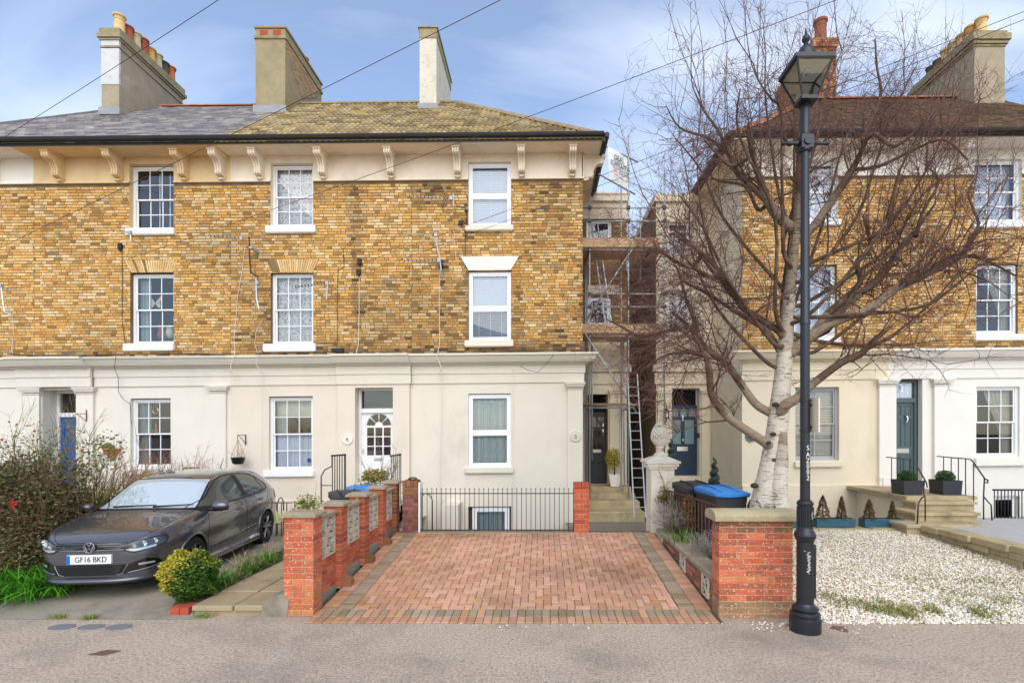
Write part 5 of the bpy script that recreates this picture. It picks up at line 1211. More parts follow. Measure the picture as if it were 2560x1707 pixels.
mb = MB(); mb.lathe([(0.12,z0),(0.12,z0+0.03),(0.08,z0+0.06),(0.065,z0+0.10),(0.065,z0+0.14),(0.09,z0+0.16),(0.075,z0+0.18),(0.12,z0+0.23),(0.165,z0+0.30),(0.165,z0+0.32),(0.14,z0+0.325)], cx, cy, 20); mb.build('urn', m_oldwhite, pf, 40)
zp = z0+0.32; mb = MB(); mb.lathe([(0.12,zp),(0.148,zp+0.07),(0.14,zp+0.15),(0.11,zp+0.22),(0.06,zp+0.29),(0.02,zp+0.33)], cx, cy, 18)
for r_ in range(8):
    t = r_/8; zz = zp+0.01+t*0.29; rad = 0.150*math.cos(max(0,t-0.15)*1.62)**0.8
    for k in range(10):
        th = 2*math.pi*(k+(r_ % 2)*0.5)/10; x, y = cx+rad*math.cos(th), cy+rad*math.sin(th)
        mb.tube([(x,y,zz-0.02),(x+0.018*math.cos(th),y+0.018*math.sin(th),zz+0.006),(x,y,zz+0.034)], [0.018,0.017,0.004], 5)
mb.build('pineapple', m_oldwhite, pf, 50)
# ------------------------------------------------------------------ parked hatchback
m_car = mat('gunmetal_paint', lin(90,91,98), 0.24, metal=0.6, spec=0.5, coat=1.0, fine=0.04, fs=300)
m_carglass = mat('car_glass', lin(70,78,74), 0.04, spec=0.6)
m_screen = mat('windscreen_glass', lin(196,206,210), 0.03, metal=0.35, spec=1.0, coat=1.0)  # pale base colour stands in for the sky reflected in the glass
m_trim = mat('car_black_trim', lin(12,12,13), 0.5, spec=0.4)
m_gloss_black = mat('gloss_black', lin(12,12,13), 0.12, spec=0.6, coat=0.5)
m_tyre = mat('tyre', lin(38,37,37), 0.85, var=0.1, vs=20)
m_rim = mat('alloy_rim', lin(150,150,154), 0.3, metal=0.8)
m_rimdark = mat('alloy_rim_dark', lin(52,50,50), 0.4, metal=0.5)
m_lens = mat('headlamp_lens', lin(172,178,184), 0.08, metal=0.35, spec=0.8, coat=1.0)
m_lensdark = mat('headlamp_bezel', lin(70,74,78), 0.2, metal=0.5, coat=0.6)
m_red_l = mat('tail_lamp', lin(196,40,36), 0.15, spec=0.6, coat=0.6)
m_plate = mat('number_plate', lin(232,232,228), 0.4)
m_plate_blue = mat('plate_blue', lin(22,96,190), 0.4)
car = thing('parked_car', 'dark grey five door hatchback parked on the concrete drive', 'car', (0,0,0))
KY = [0,.03,.08,.16,.30,.50,.75,1.0,1.15,1.45,1.80,2.10,2.50,2.90,3.25,3.50,3.68,3.82,3.92,3.97]
KW = [.34,.47,.575,.665,.755,.815,.84,.84,.84,.84,.84,.84,.84,.84,.84,.83,.81,.78,.73,.64]
KB = [.26,.215,.195,.19,.195,.2,.2,.2,.2,.2,.2,.2,.2,.2,.2,.21,.23,.26,.30,.36]
KR = [.66,.705,.745,.785,.832,.872,.915,.957,1.018,1.20,1.375,1.425,1.45,1.445,1.415,1.365,1.28,1.11,.96,.82]
KZ = [.60,.635,.665,.705,.755,.80,.845,.885,.905,.922,.935,.945,.958,.975,.99,.995,.98,.93,.85,.74]
KH = [.26,.34,.42,.50,.585,.61,.63,.645,.645,.605,.565,.56,.56,.555,.55,.54,.545,.56,.54,.46]
def interp(xs, ys, x):
    i = max(0, min(len(xs)-2, np.searchsorted(xs, x)-1)); h = xs[i+1]-xs[i]; t = (x-xs[i])/h
    def sl(k):
        if k <= 0 or k >= len(xs)-1: return (ys[min(k+1,len(xs)-1)]-ys[max(k-1,0)])/(xs[min(k+1,len(xs)-1)]-xs[max(k-1,0)])
        a, b = (ys[k]-ys[k-1])/(xs[k]-xs[k-1]), (ys[k+1]-ys[k])/(xs[k+1]-xs[k])
        return 0 if a*b <= 0 else 2*a*b/(a+b)
    m0, m1 = sl(i), sl(i+1)
    return (2*t**3-3*t*t+1)*ys[i]+(t**3-2*t*t+t)*h*m0+(-2*t**3+3*t*t)*ys[i+1]+(t**3-t*t)*h*m1
def car_section(y):
    w, zb, zr_, zl, wr = (interp(KY, k, y) for k in (KW,KB,KR,KZ,KH))
    hood = 1.0 if y < 1.0 else max(0, 1-(y-1.0)/0.35)
    sh = 0.94*hood + 0.962*(1-hood); dz8 = 0.022*hood + 0.05*(1-hood)
    z4, z5 = zb+(zl-zb)*0.46, zb+(zl-zb)*0.76
    p6 = (w*sh, zl); p8 = (wr, zr_-dz8)
    p7 = ((p6[0]+p8[0])/2+0.018*(1-hood)+0.03*hood, (p6[1]+p8[1])/2+0.012*hood+0.01)
    pts = [(0,zb),(w*0.55,zb),(w*0.90,zb+0.01),(w*0.97,zb+0.06),(w*0.992,zb+0.16),(w*0.985,z4),(w,z5),p6,p7,p8,(wr*0.55,zr_-0.006),(0,zr_)]
    out = []; n = len(pts)
    for i in range(n-1):
        a, b, c, d = pts[max(i-1,0)] if i else (-pts[1][0],pts[1][1]), pts[i], pts[i+1], pts[i+2] if i+2 < n else (-pts[n-2][0],pts[n-2][1])
        for k in range(6):
            t = k/6; out.append(tuple(0.5*((2*b[q])+(-a[q]+c[q])*t+(2*a[q]-5*b[q]+4*c[q]-d[q])*t*t+(-a[q]+3*b[q]-3*c[q]+d[q])*t**3) for q in (0,1)))
    out.append(pts[-1]); return out
ys_ = sorted(set([round(v,4) for v in list(np.linspace(0,0.16,12))+list(np.linspace(0.16,3.6,150))+list(np.linspace(3.6,3.97,22))]))
secs = []
for y in ys_:
    h_ = car_section(y); secs.append([(x,y,z) for x,z in h_] + [(-x,y,z) for x,z in h_[-2:0:-1]])
full = MB(); full.ring(secs, closed=True, cap=True)
BV = BVHTree.FromPolygons([Vector(v) for v in full.v], full.f)
WHEELS = [(0.80, 0.305), (3.27, 0.305)]; AR = 0.352
body = MB(); body.v = full.v
for f in full.f:
    c = np.mean([full.v[i] for i in f], axis=0)
    if abs(c[0]) > 0.45 and any(math.hypot(c[1]-wy, c[2]-wz) < AR for wy, wz in WHEELS): continue
    body.f.append(f); body.c.append(None)
bo = body.build('body', m_car, car, 60)
def hit(o, d):
    r = BV.ray_cast(Vector(o), Vector(d)); return r[0], r[1]
def on_front(x, z, off):
    p, n = hit((x,-1,z), (0,1,0))
    if p is None: p, n = BV.find_nearest(Vector((x,0.3,z)))[:2]
    return p + n*off if n.y < 0 else p - n*off
def on_side(y, z, off, s=1):
    p, n = hit((2*s,y,z), (-s,0,0))
    if p is None: p, n = BV.find_nearest(Vector((0.8*s,y,z)))[:2]
    return p + (n if n.x*s > 0 else -n)*off
def lerp_poly(pts, t):
    d = [0.0]
    for a, b in zip(pts, pts[1:]): d.append(d[-1]+math.hypot(b[0]-a[0], b[1]-a[1]))
    s = t*d[-1]
    for i in range(len(pts)-1):
        if s <= d[i+1]+1e-9:
            k = (s-d[i])/max(1e-9, d[i+1]-d[i]); return tuple(pts[i][q]+(pts[i+1][q]-pts[i][q])*k for q in range(2))
    return pts[-1]
def strip(name, m, parent, top, bot, fn, off=0.006, nu=24, nv=8, s=1):
    mb = MB()
    def g_(u, v):
        a, b = lerp_poly(top, u), lerp_poly(bot, u); q = (a[0]+(b[0]-a[0])*v, a[1]+(b[1]-a[1])*v)
        return tuple(fn(q[0], q[1], off, s) if fn is on_side else fn(q[0], q[1], off))
    mb.grid(g_, nu, nv); return mb.build(name, m, parent, True)
def line(name, m, parent, pts, fn, r=0.004, off=0.002, n=20, s=1):
    mb = MB(); mb.tube([tuple(fn(*lerp_poly(pts, k/n), off, s) if fn is on_side else fn(*lerp_poly(pts, k/n), off)) for k in range(n+1)], r, 5); return mb.build(name, m, parent, True)
# glass
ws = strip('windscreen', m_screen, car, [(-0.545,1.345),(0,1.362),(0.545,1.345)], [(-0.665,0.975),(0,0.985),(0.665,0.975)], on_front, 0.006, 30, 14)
line('seal', m_trim, ws, [(-0.665,0.972),(-0.55,1.345),(0,1.366),(0.55,1.345),(0.665,0.972)], on_front, 0.009, 0.004, 50)
line('cowl', m_trim, ws, [(-0.665,0.972),(0,0.982),(0.665,0.972)], on_front, 0.014, 0.002, 30)
for a, b in (((-0.45,0.992),(0.12,1.012)), ((0.10,0.992),(0.60,1.008))):
    mb = MB(); mb.tube([tuple(on_front(*a,0.02)), tuple(on_front((a[0]+b[0])/2,(a[1]+b[1])/2,0.022)), tuple(on_front(*b,0.02))], [0.014,0.010,0.007], 6); mb.build('wiper', m_trim, ws)
for s in (1, -1):
    w1 = strip('side_window', m_carglass, car, [(1.18,0.995),(1.45,1.10),(1.65,1.215),(1.82,1.295),(2.05,1.345),(2.31,1.362)], [(1.17,0.985),(1.5,0.985),(1.9,0.988),(2.15,0.992),(2.37,0.996)], on_side, 0.006, 24, 8, s)
    strip('side_window', m_carglass, car, [(2.47,1.362),(2.7,1.352),(2.92,1.325),(3.05,1.29)], [(2.50,1.0),(2.75,1.006),(3.0,1.014),(3.16,1.022)], on_side, 0.006, 20, 8, s)
    strip('quarter_window', m_carglass, car, [(3.10,1.27),(3.2,1.235),(3.29,1.18)], [(3.20,1.028),(3.3,1.045),(3.37,1.07)], on_side, 0.006, 10, 6, s)
    line('window_seal', m_trim, car, [(1.10,0.975),(1.45,1.125),(1.65,1.24),(1.82,1.318),(2.05,1.370),(2.45,1.384),(2.92,1.345),(3.15,1.27),(3.36,1.14),(3.40,1.07),(3.3,1.03),(3.0,0.998),(2.4,0.978),(1.8,0.968),(1.25,0.968)], on_side, 0.010, 0.002, 80, s)
    strip('pillar_trim', m_trim, car, [(2.33,1.365),(2.45,1.365)], [(2.385,0.996),(2.49,1.0)], on_side, 0.004, 4, 8, s)
    strip('mirror_base', m_trim, car, [(1.08,0.972),(1.26,1.01)], [(1.08,0.93),(1.28,0.955)], on_side, 0.006, 4, 4, s)
    line('door_gap', m_trim, car, [(1.22,0.965),(1.17,0.80),(1.16,0.55),(1.18,0.33)], on_side, 0.0035, 0.0, 24, s)
    line('door_gap', m_trim, car, [(2.42,0.975),(2.44,0.7),(2.45,0.34)], on_side, 0.0035, 0.0, 24, s)
    line('door_gap', m_trim, car, [(3.36,1.03),(3.30,0.86),(3.06,0.62),(2.90,0.38)], on_side, 0.0035, 0.0, 24, s)
    line('door_gap', m_trim, car, [(1.18,0.325),(2.9,0.345)], on_side, 0.0035, 0.0, 24, s)
    for y, z in ((2.24,0.83),(3.10,0.875)):
        mb = MB(); p = on_side(y, z, 0.022, s); q = on_side(y-0.17, z-0.006, 0.022, s); e0, e1 = on_side(y+0.012, z, 0.0, s), on_side(y-0.185, z-0.006, 0.0, s)
        mb.tube([tuple(e0), tuple(p), tuple((p+q)/2), tuple(q), tuple(e1)], [0.012,0.016,0.015,0.016,0.012], 8); h_ = mb.build('door_handle', m_car, car, True)
        strip('recess', m_gloss_black, h_, [(y-0.13,z+0.024),(y-0.03,z+0.024)], [(y-0.13,z-0.03),(y-0.03,z-0.03)], on_side, 0.002, 4, 4, s)
    # crease along the doors
    line('crease', m_car, car, [(0.55,0.755),(1.2,0.80),(2.2,0.835),(3.2,0.875),(3.75,0.90)], on_side, 0.009, -0.004, 40, s)
    line('crease', m_car, car, [(1.2,0.40),(2.0,0.415),(2.85,0.455)], on_side, 0.012, -0.005, 30, s)
    # sill skirt, arch lips, wheel wells
    mb = MB(); mb.prism([(s*0.70,0.16),(s*0.845,0.165),(s*0.862,0.20),(s*0.855,0.235),(s*0.83,0.275),(s*0.70,0.28)], 1.15, 2.92, 'y'); mb.build('sill_skirt', m_car, car)
    mb = MB(); mb.tube([(s*0.858,1.16,0.222),(s*0.858,2.9,0.222)], 0.008, 5); mb.build('sill_line', m_trim, car)
    for wy, wz in WHEELS:
        pts = []
        for k in range(29):
            th = R(-26)+R(232)*k/28; y, z = wy+AR*math.cos(th), wz+AR*math.sin(th); p = on_side(y, max(z,0.2), 0.0, s); pts.append((p.x, y, max(z,0.17)))
        mb = MB(); mb.tube(pts, 0.020, 7); mb.build('arch_lip', m_car, car, True)
        mb = MB(); ring_ = [(wy+0.372*math.cos(2*math.pi*k/28), wz+0.372*math.sin(2*math.pi*k/28)) for k in range(28)]
        mb.ring([[(s*xx,a,max(b,0.15)) for a, b in ring_] for xx in (0.80,0.45)], True); mb.add([(s*0.45,a,max(b,0.15)) for a, b in ring_], [tuple(range(28))]); mb.build('wheel_well', m_void, car)
    # mirror
    mx, my, mz = s*0.95, 1.27, 0.985; mb = MB()
    def mir(u, v):
        th, ph = 2*math.pi*u, math.pi*v; cx_ = math.cos(ph); r_ = math.sin(ph)**0.7
        return (mx+s*0.125*cx_, my+0.075*r_*math.cos(th)-0.02*s*0, mz+0.075*r_*math.sin(th)*(1.0 if math.sin(th) > 0 else 0.8))
    mb.grid(mir, 20, 12); mo = mb.build('door_mirror', m_car, car, True)
    mb = MB(); mb.tube([(s*0.79,1.22,0.945),(s*0.88,1.27,0.925),(s*0.98,1.29,0.925)], [0.03,0.022,0.018], 8); mb.tube([(s*0.845,1.255,0.938),(s*1.06,1.27,0.945)], [0.026,0.022], 8); mb.build('mirror_foot', m_trim, mo, True)
    # headlamp
    hl = strip('headlight', m_lensdark, car, [(s*0.405,0.672),(s*0.50,0.705),(s*0.62,0.735),(s*0.715,0.742)], [(s*0.385,0.610),(s*0.48,0.575),(s*0.62,0.590),(s*0.735,0.655)], on_front, 0.008, 18, 8)
    strip('lens', m_lens, hl, [(s*0.41,0.622),(s*0.53,0.618),(s*0.67,0.645)], [(s*0.41,0.602),(s*0.50,0.586),(s*0.67,0.622)], on_front, 0.014, 10, 3)
    for (hx, hz, hr) in ((0.57,0.672,0.038),(0.655,0.690,0.034),(0.49,0.652,0.026)):
        mb = MB(); c = on_front(s*hx, hz, 0.010)
        mb.add([tuple(c+Vector((hr*math.cos(2*math.pi*k/14), -0.012*(k % 2), hr*math.sin(2*math.pi*k/14)))) for k in range(14)]+[tuple(c+Vector((0,-0.004,0)))], [(k,(k+1)%14,14) for k in range(14)]); mb.build('reflector', m_lens, hl)
    line('lamp_edge', m_trim, hl, [(s*0.405,0.675),(s*0.50,0.709),(s*0.62,0.739),(s*0.718,0.746),(s*0.742,0.70),(s*0.735,0.652),(s*0.62,0.586),(s*0.48,0.571),(s*0.382,0.608)], on_front, 0.005, 0.008, 40)
    strip('fog_recess', m_gloss_black, car, [(s*0.40,0.41),(s*0.50,0.455),(s*0.60,0.485),(s*0.69,0.46)], [(s*0.38,0.305),(s*0.50,0.325),(s*0.60,0.355),(s*0.72,0.395)], on_front, 0.005, 14, 6)
    fg = strip('fog_lamp', m_lens, car, [(s*0.53,0.432),(s*0.66,0.438)], [(s*0.53,0.405),(s*0.66,0.412)], on_front, 0.012, 8, 3)
    line('fog_trim', m_car, car, [(s*0.42,0.318),(s*0.52,0.335),(s*0.64,0.362),(s*0.73,0.40)], on_front, 0.012, 0.004, 16)
    strip('tail_light', m_red_l, car, [(3.72,1.0),(3.9,0.93)], [(3.74,0.80),(3.94,0.78)], on_side, 0.008, 8, 8, s)
# bonnet shut lines
for s in (1,-1):
    line('bonnet_gap', m_trim, car, [(s*0.42,0.70),(s*0.60,0.80),(s*0.655,0.88),(s*0.675,0.955)], on_front, 0.0035, 0.0, 24)
line('bonnet_gap', m_trim, car, [(-0.42,0.695),(0,0.705),(0.42,0.695)], on_front, 0.006, 0.0, 24)
# grille, emblem, bumper openings
gr = strip('grille', m_gloss_black, car, [(-0.40,0.685),(0,0.692),(0.40,0.685)], [(-0.40,0.622),(0,0.615),(0.40,0.622)], on_front, 0.005, 20, 4)
for z in (0.672, 0.650): line('bar', m_rimdark, gr, [(-0.39,z),(0.39,z)], on_front, 0.004, 0.010, 16)
line('chrome_strip', m_rim, gr, [(-0.40,0.618),(0,0.611),(0.40,0.618)], on_front, 0.006, 0.006, 20)
ecx, ecz = 0.0, 0.652; ep = on_front(ecx, ecz, 0.018); mb = MB(); yb_ = ep.y-0.004
mb.tube([(ecx+0.062*math.cos(2*math.pi*k/28), yb_, ecz+0.062*math.sin(2*math.pi*k/28)) for k in range(29)], 0.007, 6)
for pts in ([(-0.024,0.052),(0,0.012),(0.024,0.052)], [(-0.052,0.022),(-0.022,-0.050),(0,0.0),(0.022,-0.050),(0.052,0.022)]): mb.tube([(ecx+a, yb_, ecz+b) for a, b in pts], 0.006, 5)
em = mb.build('emblem', m_rim, car, True); mb = MB(); mb.prism([(ecx+0.060*math.cos(2*math.pi*k/24), ecz+0.060*math.sin(2*math.pi*k/24)) for k in range(24)], yb_+0.003, yb_+0.02, 'y'); mb.build('emblem_back', m_gloss_black, em)
rb_ = digits('R', -0.30, 0.655, on_front(-0.30,0.655,0.012).y, 0.04, m_rim, gr, 'badge')
lg = strip('lower_grille', m_trim, car, [(-0.42,0.43),(0,0.425),(0.42,0.43)], [(-0.35,0.30),(0,0.295),(0.35,0.30)], on_front, 0.004, 20, 6)
for k in range(5): line('bar', m_gloss_black, lg, [(-0.39+0.012*k,0.412-k*0.024),(0.39-0.012*k,0.412-k*0.024)], on_front, 0.005, 0.008, 12)
for s in (1,-1): line('grille_edge', m_rim, lg, [(s*0.425,0.425),(s*0.37,0.315),(s*0.30,0.295)], on_front, 0.005, 0.006, 10)
mb = MB(); secs = []
for k in range(25):
    x = -0.80+1.6*k/24; yy = 0.02+0.62*(abs(x)/0.82)**4.2-0.055; secs.append([(x,yy+0.02,0.262),(x,yy-0.012,0.245),(x,yy-0.02,0.225),(x,yy+0.0,0.195),(x,yy+0.16,0.19)])
mb.ring(secs); mb.build('front_splitter', m_car, car, True)
mb = MB(); mb.tube([(s_[0][0], s_[2][1]-0.0, 0.205) for s_ in secs], 0.006, 5); mb.build('splitter_line', m_trim, car)
pl_ = MB(); py_ = -0.022; pl_.box(-0.26, 0.26, py_-0.008, py_+0.03, 0.450, 0.561); pl_ = pl_.build('number_plate', m_plate, car)
q = MB(); q.box(-0.258, -0.216, py_-0.0105, py_-0.0075, 0.452, 0.559); q.build('country_band', m_plate_blue, pl_)
digits('GF16 BKD', 0.025, 0.503, py_-0.011, 0.098, m_trim, pl_, 'registration', 0.86, 0.003)
# wheels
def wheel():
    t = MB(); prof = [(0.19,-0.095),(0.255,-0.108),(0.285,-0.105),(0.300,-0.088),(0.305,-0.05),(0.305,0.05),(0.300,0.088),(0.285,0.105),(0.255,0.108),(0.205,0.098),(0.198,0.09)]
    t.ring([[(a, r_*math.cos(2*math.pi*k/40), r_*math.sin(2*math.pi*k/40)) for k in range(40)] for r_, a in prof], True)
    rm = MB(); prof = [(0.215,0.100),(0.208,0.105),(0.198,0.100),(0.190,0.06),(0.185,-0.04)]
    rm.ring([[(a, r_*math.cos(2*math.pi*k/40), r_*math.sin(2*math.pi*k/40)) for k in range(40)] for r_, a in prof], True)
    rm.add([(-0.02, 0.186*math.cos(2*math.pi*k/24), 0.186*math.sin(2*math.pi*k/24)) for k in range(24)], [tuple(range(24))])
    sp = MB()
    for k in range(5):
        for dd in (-0.12, 0.12):
            th = 2*math.pi*k/5+0.3; a0 = th+dd*1.5; a1 = th+dd*1.35
            sp.tube([(0.085,0.04*math.cos(a0),0.04*math.sin(a0)),(0.095,0.11*math.cos(a1),0.11*math.sin(a1)),(0.096,0.200*math.cos(th+dd*1.7),0.200*math.sin(th+dd*1.7))], [0.020,0.014,0.015], 6)
    sp.add([(0.1,0.045*math.cos(2*math.pi*k/16),0.045*math.sin(2*math.pi*k/16)) for k in range(16)], [tuple(range(16))])
    sp.ring([[(a,0.045*math.cos(2*math.pi*k/16),0.045*math.sin(2*math.pi*k/16)) for k in range(16)] for a in (0.06,0.1)], True)
    return t.mesh('tyre', m_tyre, 40), rm.mesh('rim', m_rimdark, 40), sp.mesh('spokes', m_rim, 40)
wt, wr_, wsx = wheel()
for s in (1,-1):
    for wy, wz in WHEELS:
        o = link('wheel', wt, car, (s*0.735, wy, wz)); o.rotation_euler = (R(20*wy), 0, 0 if s > 0 else math.pi)
        link('rim', wr_, o); link('spokes', wsx, o)
mb = MB(); mb.tube([(0.0,3.25,1.41),(0.0,3.40,1.60)], [0.008,0.004], 6); mb.lathe([(0.03,1.405),(0.012,1.43)], 0.0, 3.25, 10); mb.build('aerial', m_black, car)
mb = MB(); mb.grid(lambda u, v: (-0.5+u, 3.50+0.18*v, 1.392-0.012*v-0.03*abs(u-0.5)**2*4+0.0), 12, 4); mb.build('roof_spoiler', m_car, car, True)
car.location = (-5.87, 6.76, 0.085); car.rotation_euler = (0, 0, R(6.0)); car.scale = (1.03, 1.01, 1.03)
# ------------------------------------------------------------------ street lamp
m_lamp = mat('lamp_black_paint', lin(30,33,38), 0.38, var=0.12, vs=6, spec=0.5, stains=((lin(150,158,160), 9, 0.70, 0.75, 0.6, 0.5),))
LX, LY = 3.0, 5.93
lp = thing('street_lamp', 'tall black cast iron street lamp with square glass lantern', 'lamp post', (LX,LY,0))
mb = MB(); mb.lathe([(0.168,0),(0.168,0.15),(0.150,0.165),(0.150,0.18),(0.162,0.19),(0.162,0.205),(0.140,0.225),(0.125,0.235),(0.142,0.25),(0.142,0.265),(0.118,0.285),(0.10,0.30),(0.094,0.32)], LX, LY, 28); mb.build('base', m_lamp, lp, 40)
mb = MB(); mb.lathe([(0.092,0.30),(0.090,1.02),(0.10,1.03),(0.105,1.05),(0.115,1.07),(0.115,1.10),(0.105,1.12),(0.088,1.15),(0.082,1.18)], LX, LY, 24); mb.box(LX+0.072, LX+0.10, LY-0.05, LY+0.05, 0.38, 0.98); mb.build('pedestal', m_lamp, lp, 40)
mb = MB(); mb.lathe([(0.078,1.17),(0.078,1.42),(0.088,1.43),(0.090,1.455),(0.075,1.475),(0.055,1.49)], LX, LY, 24)
for k in range(12): th = 2*math.pi*k/12; mb.tube([(LX+0.078*math.cos(th),LY+0.078*math.sin(th),1.19),(LX+0.078*math.cos(th),LY+0.078*math.sin(th),1.41)], 0.013, 5)
mb.build('fluted_collar', m_lamp, lp, 40)
mb = MB(); mb.lathe([(0.0535,1.48),(0.0525,2.26),(0.058,2.265),(0.058,2.29),(0.0525,2.295),(0.052,2.60),(0.060,2.605),(0.060,2.635),(0.052,2.64),(0.051,3.48),(0.057,3.485),(0.057,3.52),(0.050,3.53),(0.046,5.45)], LX, LY, 20); mb.build('shaft', m_lamp, lp, 40)
mb = MB(); mb.box(LX-0.068, LX+0.068, LY-0.068, LY+0.068, 5.47, 5.62); mb.lathe([(0.055,5.44),(0.07,5.455),(0.07,5.47)], LX, LY, 16); mb.prism([(LX+0.045*math.cos(2*math.pi*k/20), 5.545+0.045*math.sin(2*math.pi*k/20)) for k in range(20)], LY-0.085, LY-0.06, 'y'); mb.build('collar_block', m_lamp, lp, 40)
mb = MB()
for s in (-1,1): mb.tube([(LX+s*0.06,LY,5.545),(LX+s*0.10,LY,5.545),(LX+s*0.12,LY,5.545),(LX+s*0.23,LY,5.545),(LX+s*0.24,LY,5.545),(LX+s*0.27,LY,5.545)], [0.034,0.03,0.02,0.017,0.026,0.022], 10)
mb.build('ladder_bar', m_lamp, lp, True)
mb = MB(); mb.lathe([(0.046,5.60),(0.052,5.64),(0.055,5.66),(0.05,5.68),(0.052,5.95),(0.062,5.955),(0.062,5.98),(0.045,6.0)], LX, LY, 20); mb.build('neck', m_lamp, lp, 40)
lz0, lz1, hb, ht = 6.01, 6.36, 0.085, 0.197; lcx, lcy = LX-0.01, LY-0.04
ln = MB(); cb = [(lcx+sx*hb, lcy+sy*hb, lz0) for sx, sy in ((-1,-1),(1,-1),(1,1),(-1,1))]; ct = [(lcx+sx*ht, lcy+sy*ht, lz1) for sx, sy in ((-1,-1),(1,-1),(1,1),(-1,1))]
for k in range(4): ln.tube([cb[k], ct[k]], 0.013, 4); ln.tube([cb[k], cb[(k+1)%4]], 0.014, 4); ln.tube([ct[k], ct[(k+1)%4]], 0.018, 4)
ln.box(lcx-hb-0.01, lcx+hb+0.01, lcy-hb-0.01, lcy+hb+0.01, lz0-0.03, lz0-0.002); ln.box(lcx-ht-0.02, lcx+ht+0.02, lcy-ht-0.02, lcy+ht+0.02, lz1, lz1+0.045)
lan = ln.build('lantern', m_lamp, lp)
m_lglass = glass('lantern_glass', (0.86,0.88,0.86), 1.5, 0.03)
for k in range(4):
    a, b, c, d = cb[k], cb[(k+1)%4], ct[(k+1)%4], ct[k]; mb = MB(); mb.quad(a, b, c, d); mb.build('pane', m_lglass, lan)
mb = MB(); mb.box(lcx-ht+0.02, lcx+ht-0.02, lcy-ht+0.02, lcy+ht-0.02, lz1-0.02, lz1-0.002); ul = mb.build('reflector_plate', mat('lantern_inside', lin(206,200,186), 0.7), lan)
mb = MB(); mb.box(lcx-0.03, lcx+0.03, lcy-0.06, lcy+0.06, lz1-0.04, lz1-0.022); mb.build('lamp_unit', m_lens, lan)
mb = MB()
for k in range(4):
    a, b = ct[k], ct[(k+1)%4]; mb.quad((a[0],a[1],lz1+0.046),(b[0],b[1],lz1+0.046),(lcx+(b[0]-lcx)*0.5,lcy+(b[1]-lcy)*0.5,lz1+0.13),(lcx+(a[0]-lcx)*0.5,lcy+(a[1]-lcy)*0.5,lz1+0.13))
z = lz1+0.11; mb.lathe([(0.115,z),(0.115,z+0.03),(0.105,z+0.035),(0.10,z+0.065),(0.092,z+0.07),(0.085,z+0.10),(0.05,z+0.15),(0.028,z+0.17),(0.022,z+0.19),(0.04,z+0.215),(0.045,z+0.235),(0.035,z+0.26),(0.02,z+0.28),(0.008,z+0.33),(0.004,z+0.36)], lcx, lcy, 20); mb.build('dome', m_lamp, lan, 40)
m_whitepaint = mat('stencil_white', lin(226,226,222), 0.7)
for k, ch in enumerate('SAZ002'):
    zz = PZ((1117,1134,1149,1163,1177,1192)[k], LY-0.06) - 0.012; digits(ch, LX+0.004, zz, LY-0.056, 0.078, m_whitepaint, lp, 'stencil_letter', 0.85, 0.003)
rg = random.Random(3); mb = MB(); x, z = LX+0.01, 0.86                        # scribbled tag
pts = []
for k in range(46):
    t = k/45; pts.append((LX-0.005+0.018*math.sin(k*2.1)+0.012*rg.uniform(-1,1), LY-0.0935, 0.90-0.23*t+0.02*math.sin(k*1.3)))
mb.tube(pts, 0.0022, 4); mb.tube([(LX-0.055+0.012*k,LY-0.082,0.93-0.01*(k%2)-0.003*k) for k in range(4)], 0.002, 4); mb.tube([(LX+0.04+0.01*math.sin(k*2),LY-0.080,1.36-0.016*k) for k in range(6)], 0.0025, 4); mb.build('graffiti', m_whitepaint, lp)
sg = MB(); sg.box(LX+0.068, LX+0.085, LY-0.16, LY+0.16, PZ(1080,5.9), PZ(996,5.9)); so = sg.build('side_sign', mat('beige_sign', lin(222,204,182), 0.6), lp)
sg = MB(); sg.box(LX+0.05, LX+0.068, LY-0.02, LY+0.02, 2.3, 2.33); sg.box(LX+0.05, LX+0.068, LY-0.02, LY+0.02, 2.55, 2.58); sg.build('sign_clip', m_iron, so)

# ------------------------------------------------------------------ utility covers in the asphalt
m_cover = mat('iron_cover', lin(120,92,78), 0.8, var=0.2, vs=30, bump=0.6, bs=60); m_plasticcover = mat('grey_plastic_cover', lin(120,120,122), 0.7, var=0.1, vs=20)
for k, px in enumerate((155, 228, 297)):
    y = 2.28*1300/(1567-1075); mb = MB(); cx = PX(px, y)
    mb.lathe([(0.145,0.002),(0.145,0.007),(0.132,0.008),(0.128,0.007)], cx, y, 24, sy=0.62)
    for i in range(7): mb.box(cx-0.10, cx+0.10, y-0.075+i*0.024, y-0.068+i*0.024, 0.007, 0.010)
    tag(mb.build('utility_cover', m_plasticcover), ('leftmost of three oval grey covers at the road edge', 'middle one of three oval grey covers at the road edge', 'rightmost of three oval grey covers at the road edge')[k], 'cover', 'oval covers before the parked car')
mb = MB(); cx, cy = PX(266,5.33), 5.33; mb.add([(cx-0.16,cy-0.05,0.004),(cx+0.02,cy-0.07,0.004),(cx+0.12,cy+0.05,0.004),(cx-0.06,cy+0.07,0.004)],[(0,1,2,3)])
for i in range(5):
    for j in range(3): a = cx-0.11+i*0.036+j*0.03; b = cy-0.04+j*0.036-i*0.004; mb.box(a, a+0.02, b, b+0.02, 0.004, 0.009)
tag(mb.build('stopcock_cover', m_cover), 'small rusty square cover set in the asphalt at lower left', 'cover')
mb = MB(); mb.add([(PX(2080,5.95),5.98,0.004),(PX(2128,5.8),5.86,0.004),(PX(2134,5.9),6.03,0.004),(PX(2085,6.0),6.08,0.004)],[(0,1,2,3)]); mb.box(PX(2095,5.9), PX(2118,5.9), 5.93, 6.01, 0.004, 0.008); tag(mb.build('stopcock_cover', m_cover), 'brown cover plate in the asphalt beside the street lamp base', 'cover')

